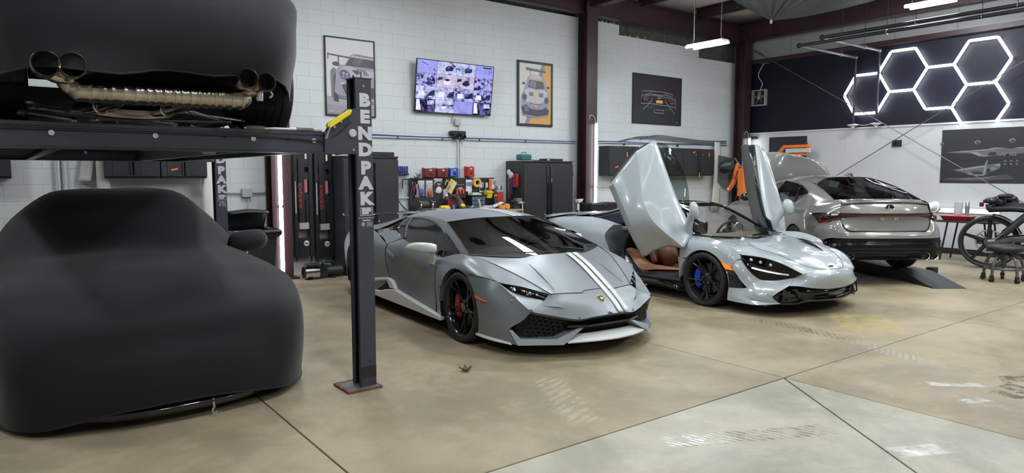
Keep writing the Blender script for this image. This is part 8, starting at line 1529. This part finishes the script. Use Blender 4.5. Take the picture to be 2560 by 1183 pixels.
t = thing('rag', 'grey rag heap on the folding table', 'rag', (14.40, 4.72, .752)); 
for k in range(4): B().ell((0, -.09+k*.06, .035), (.06, .06, .035), 10, 7).build('fold', mat('rag_grey', (.3, .3, .31), .8), t)
t = thing('light_tube', 'glowing horizontal strip light along the white panels behind the table', 'light', (15.40, 5.5, .88)); B().box((0, 0, 0), (.04, 1.25, .075)).build('tube', emis('strip_led', (.95, .97, 1), 5), t, bev=.008); B().box((.03, 0, 0), (.02, 1.28, .09)).build('housing', white_plastic, t)
t = thing('spot_lamp', 'bright white cone shaped lamp behind the tail of the grey saloon', 'lamp', (14.6, 5.70, .752+.22)); B().lathe([(.02, -.16), (.06, -.13), (.11, .02), (.115, .05), (.10, .045)], 22, 'x').build('shade', white_plastic, t); B().lathe([(0, .0), (.095, .02), (.095, .03), (0, .03)], 20, 'x', c=(-.055, 0, 0)).build('lens', emis('spot_led', (1, .99, .96), 4), t); B().cyl((.0, 0, -.10), (0, 0, -.97), .014, n=8).build('stand', black_metal, t); B().lathe([(0, -.97), (.15, -.97), (.15, -.955), (.03, -.94)], 18).build('base', black_metal, t)
# stopper block by the ramp
t = thing('wheel_chock', 'small black block on the floor beside the wedge ramp', 'block', (12.15, 4.72, 0)); B().box((0, 0, .05), (.16, .13, .10)).build('block', rubber, t, bev=.012)
# dry leaf on the floor
t = thing('leaf', 'curled dry brown leaf lying on the concrete floor', 'leaf', (3.005, 4.615, 0)); lm = mat('dry_leaf', (.13, .065, .02), .7, var=.3, scale=40)
for k, (a, l_, hh_) in enumerate(((.2, .075, .02), (1.2, .05, .035), (2.3, .06, .02), (3.4, .05, .03), (4.4, .06, .015), (5.3, .045, .04))):
    G = [[(cos(a)*l_*u-sin(a)*w*(.016*sin(pi*min(1, u*1.05))), sin(a)*l_*u+cos(a)*w*(.016*sin(pi*min(1, u*1.05))), .004+hh_*u*u+.008*abs(w)) for w in (-1, -.5, 0, .5, 1)] for u in np.linspace(0, 1, 6)]
    B().grid(G).build('lobe', lm, t, thick=.0012, ang=60)
B().tube(crv([(0, 0, .006), (-.03, .03, .02), (-.045, .035, .055)], 8), .002, 5).build('stem', lm, t)

# ---------------------------------------------------------------- motorcycle and work stool
def motorcycle():
    t = thing('motorcycle', 'black motorcycle at the right edge, rear wheel towards the table', 'motorcycle', (13.66, 4.44, 0), radians(-74)); t.scale = (1.3, 1.3, 1.3)
    bm_ = mat('bike_black', (.012, .012, .014), .28, coat=.4); gm = mat('bike_grey', (.12, .12, .125), .35, metal=.7, var=.2, scale=12)
    # local x forward (towards the camera side), z up; rear axle at origin height .33
    def bw(x, R, w, name):
        c = (x, 0, R); o = B().lathe([(R*.86, -w*.45), (R*.82, -w*.3), (R*.80, 0), (R*.82, w*.3), (R*.86, w*.45), (R*.90, w*.45), (R*.90, -w*.45), (R*.86, -w*.45)], 44, 'y').build(name, bm_, t, loc=c)
        B().lathe([(R*.87, -w*.45), (R*.93, -w*.52), (R*.985, -w*.34), (R, 0), (R*.985, w*.34), (R*.93, w*.52), (R*.87, w*.45)], 48, 'y').build('tyre', rubber, o)
        for k in range(5):
            a = 2*pi*k/5+.3; er = np.array((cos(a), 0, sin(a))); B().tube([er*R*.12, er*R*.82], [.030, .020], 8).build('spoke', bm_, o)
        B().cyl((0, -.08, 0), (0, .08, 0), .05, n=18).build('hub', gm, o)
        B().lathe([(R*.40, .075), (R*.46, .075), (R*.46, .081), (R*.40, .081)], 36, 'y').build('brake_disc', steel, o)
        for k in range(6): a = 2*pi*k/6; B().tube([(.05*cos(a), .078, .05*sin(a)), (R*.41*cos(a+.3), .078, R*.41*sin(a+.3))], .008, 5).build('disc_arm', steel, o)
        return o
    bw(0, .345, .19, 'rear_wheel'); bw(1.50, .31, .13, 'front_wheel')
    for s in (-1, 1):
        B().tube([(0, s*.14, .345), (.28, s*.15, .40), (.55, s*.13, .42)], [.035, .042, .045], 8).build('swing_arm', gm, t)
        B().tube([(.08, s*.15, .38), (.48, s*.14, .80)], .026, 10).build('shock', bm_, t); B().tube([(.16, s*.15, .46), (.38, s*.145, .70)], .040, 10).build('spring', blk_plastic, t)
        B().tube([(1.50, s*.10, .31), (1.32, s*.10, .72), (1.20, s*.10, 1.02)], .028, 10).build('fork', gm, t)
        B().tube(crv([(1.18, s*.04, 1.05), (1.14, s*.2, 1.12), (1.02, s*.36, 1.10)], 10), .014, 8).build('handlebar', bm_, t); B().tube([(1.05, s*.33, 1.105), (1.0, s*.42, 1.09)], .02, 8).build('grip', rubber, t)
    B().tube(crv([(.30, .14, .37), (.1, .16, .345), (-.02, .16, .345)], 8), .018, 6).build('chain_guard', bm_, t)
    fd = [[(r_*cos(a)+.0, y, .345+r_*sin(a)) for a in np.linspace(.35, 1.5, 14)] for y, r_ in ((-.11, .355), (-.06, .368), (.06, .368), (.11, .355))]; B().grid(fd).build('rear_fender', bm_, t, thick=.008, ang=60)
    B().loft([[(-.02,-.12,.80),(.25,-.15,.82),(.55,-.13,.80),(.70,-.10,.84)], [(-.06,0,.84),(.22,0,.875),(.52,0,.85),(.70,0,.89)], [(-.02,.12,.80),(.25,.15,.82),(.55,.13,.80),(.70,.10,.84)]], 16, 9).build('seat', blk_plastic, t, thick=.07, ang=60)
    sb = B()
    for k in range(14): sb.ell((-.05+random.uniform(0, .28), random.uniform(-.14, .14), .86+random.uniform(0, .10)), (random.uniform(.05, .09), random.uniform(.05, .08), random.uniform(.03, .06)), 10, 7)
    sb.build('seat_cover_bundle', mat('crumpled_black', (.020, .020, .023), .35, bump=.4, bscale=30), t, kind='stuff')
    B().loft([[(.60,-.12,.84),(.80,-.17,.95),(1.02,-.14,1.0),(1.16,-.06,.98)], [(.60,0,.90),(.80,0,1.05),(1.02,0,1.08),(1.18,0,1.02)], [(.60,.12,.84),(.80,.17,.95),(1.02,.14,1.0),(1.16,.06,.98)]], 16, 11).build('fuel_tank', bm_, t, ang=60, thick=.04)
    B().box((.78, 0, .46), (.46, .30, .30)).build('engine_case', gm, t, bev=.04)
    for s in (-1, 1):
        c0 = np.array((.78, 0, .58)); d = np.array((s*.45, 0, .9)); d /= np.linalg.norm(d)
        for k in range(7): B().tube([c0+d*(.04+k*.034), c0+d*(.056+k*.034)], .10, 14).build('cylinder_fin', bm_, t)
    B().tube(crv([(.95, .12, .60), (1.10, .18, .45), (.9, .2, .28), (.4, .21, .27), (-.15, .22, .34)], 20), .042, 12).build('exhaust', gm, t)
    for p, q_ in (((.45, 0, .80), (1.22, 0, 1.0)), ((.45, 0, .80), (.50, 0, .35)), ((.50, 0, .32), (1.02, 0, .32)), ((1.02, 0, .32), (1.25, 0, .95))): B().tube([p, q_], .022, 8).build('frame_tube', bm_, t)
    B().ell((1.30, 0, .98), (.08, .09, .09), 14, 10).build('headlight', bm_, t); B().box((-.10, 0, .84), (.05, .10, .06)).build('tail_light', redlens0, t, bev=.01)
    B().tube([(.55, .12, .30), (.48, .32, .012)], .014, 6).build('side_stand', gm, t)
redlens0 = mat('red_lens_dark', (.10, .004, .006), .1, coat=.5)
motorcycle()
t = thing('work_stool', 'low rolling work stool with a dark padded seat and grey legs', 'stool', (12.10, 3.71, 0)); sg_ = mat('stool_grey', (.10, .10, .105), .4, metal=.4)
B().lathe([(0, .555), (.16, .555), (.22, .54), (.245, .50), (.225, .455), (.18, .445), (0, .44)], 28).build('seat', blk_plastic, t, ang=60); B().cyl((0, 0, .22), (0, 0, .44), .028, n=12).build('column', sg_, t); B().tube([(.235*cos(a), .235*sin(a), .20) for a in np.linspace(0, 2*pi, 29)[:-1]], .016, 8, closed=True).build('foot_ring', sg_, t)
for k in range(5):
    a = 2*pi*k/5+.35; e = np.array((cos(a), sin(a), 0)); l_ = B().tube(crv([e*.05+np.array((0, 0, .42)), e*.19+np.array((0, 0, .36)), e*.245+np.array((0, 0, .24)), e*.26+np.array((0, 0, .10))], 12), .020, 8).build('leg', sg_, t)
    c = B(); n_ = np.cross(e, (0, 0, 1)); c.cyl(e*.265+np.array((0, 0, .035))-n_*.022, e*.265+np.array((0, 0, .035))+n_*.022, .034, n=14).box(e*.262+np.array((0, 0, .08)), (.04, .05, .04)); c.build('caster', rubber, l_)
B().tube([(-.02, .0, .40), (-.18, -.10, .36)], .008, 6).build('lever', steel, t)
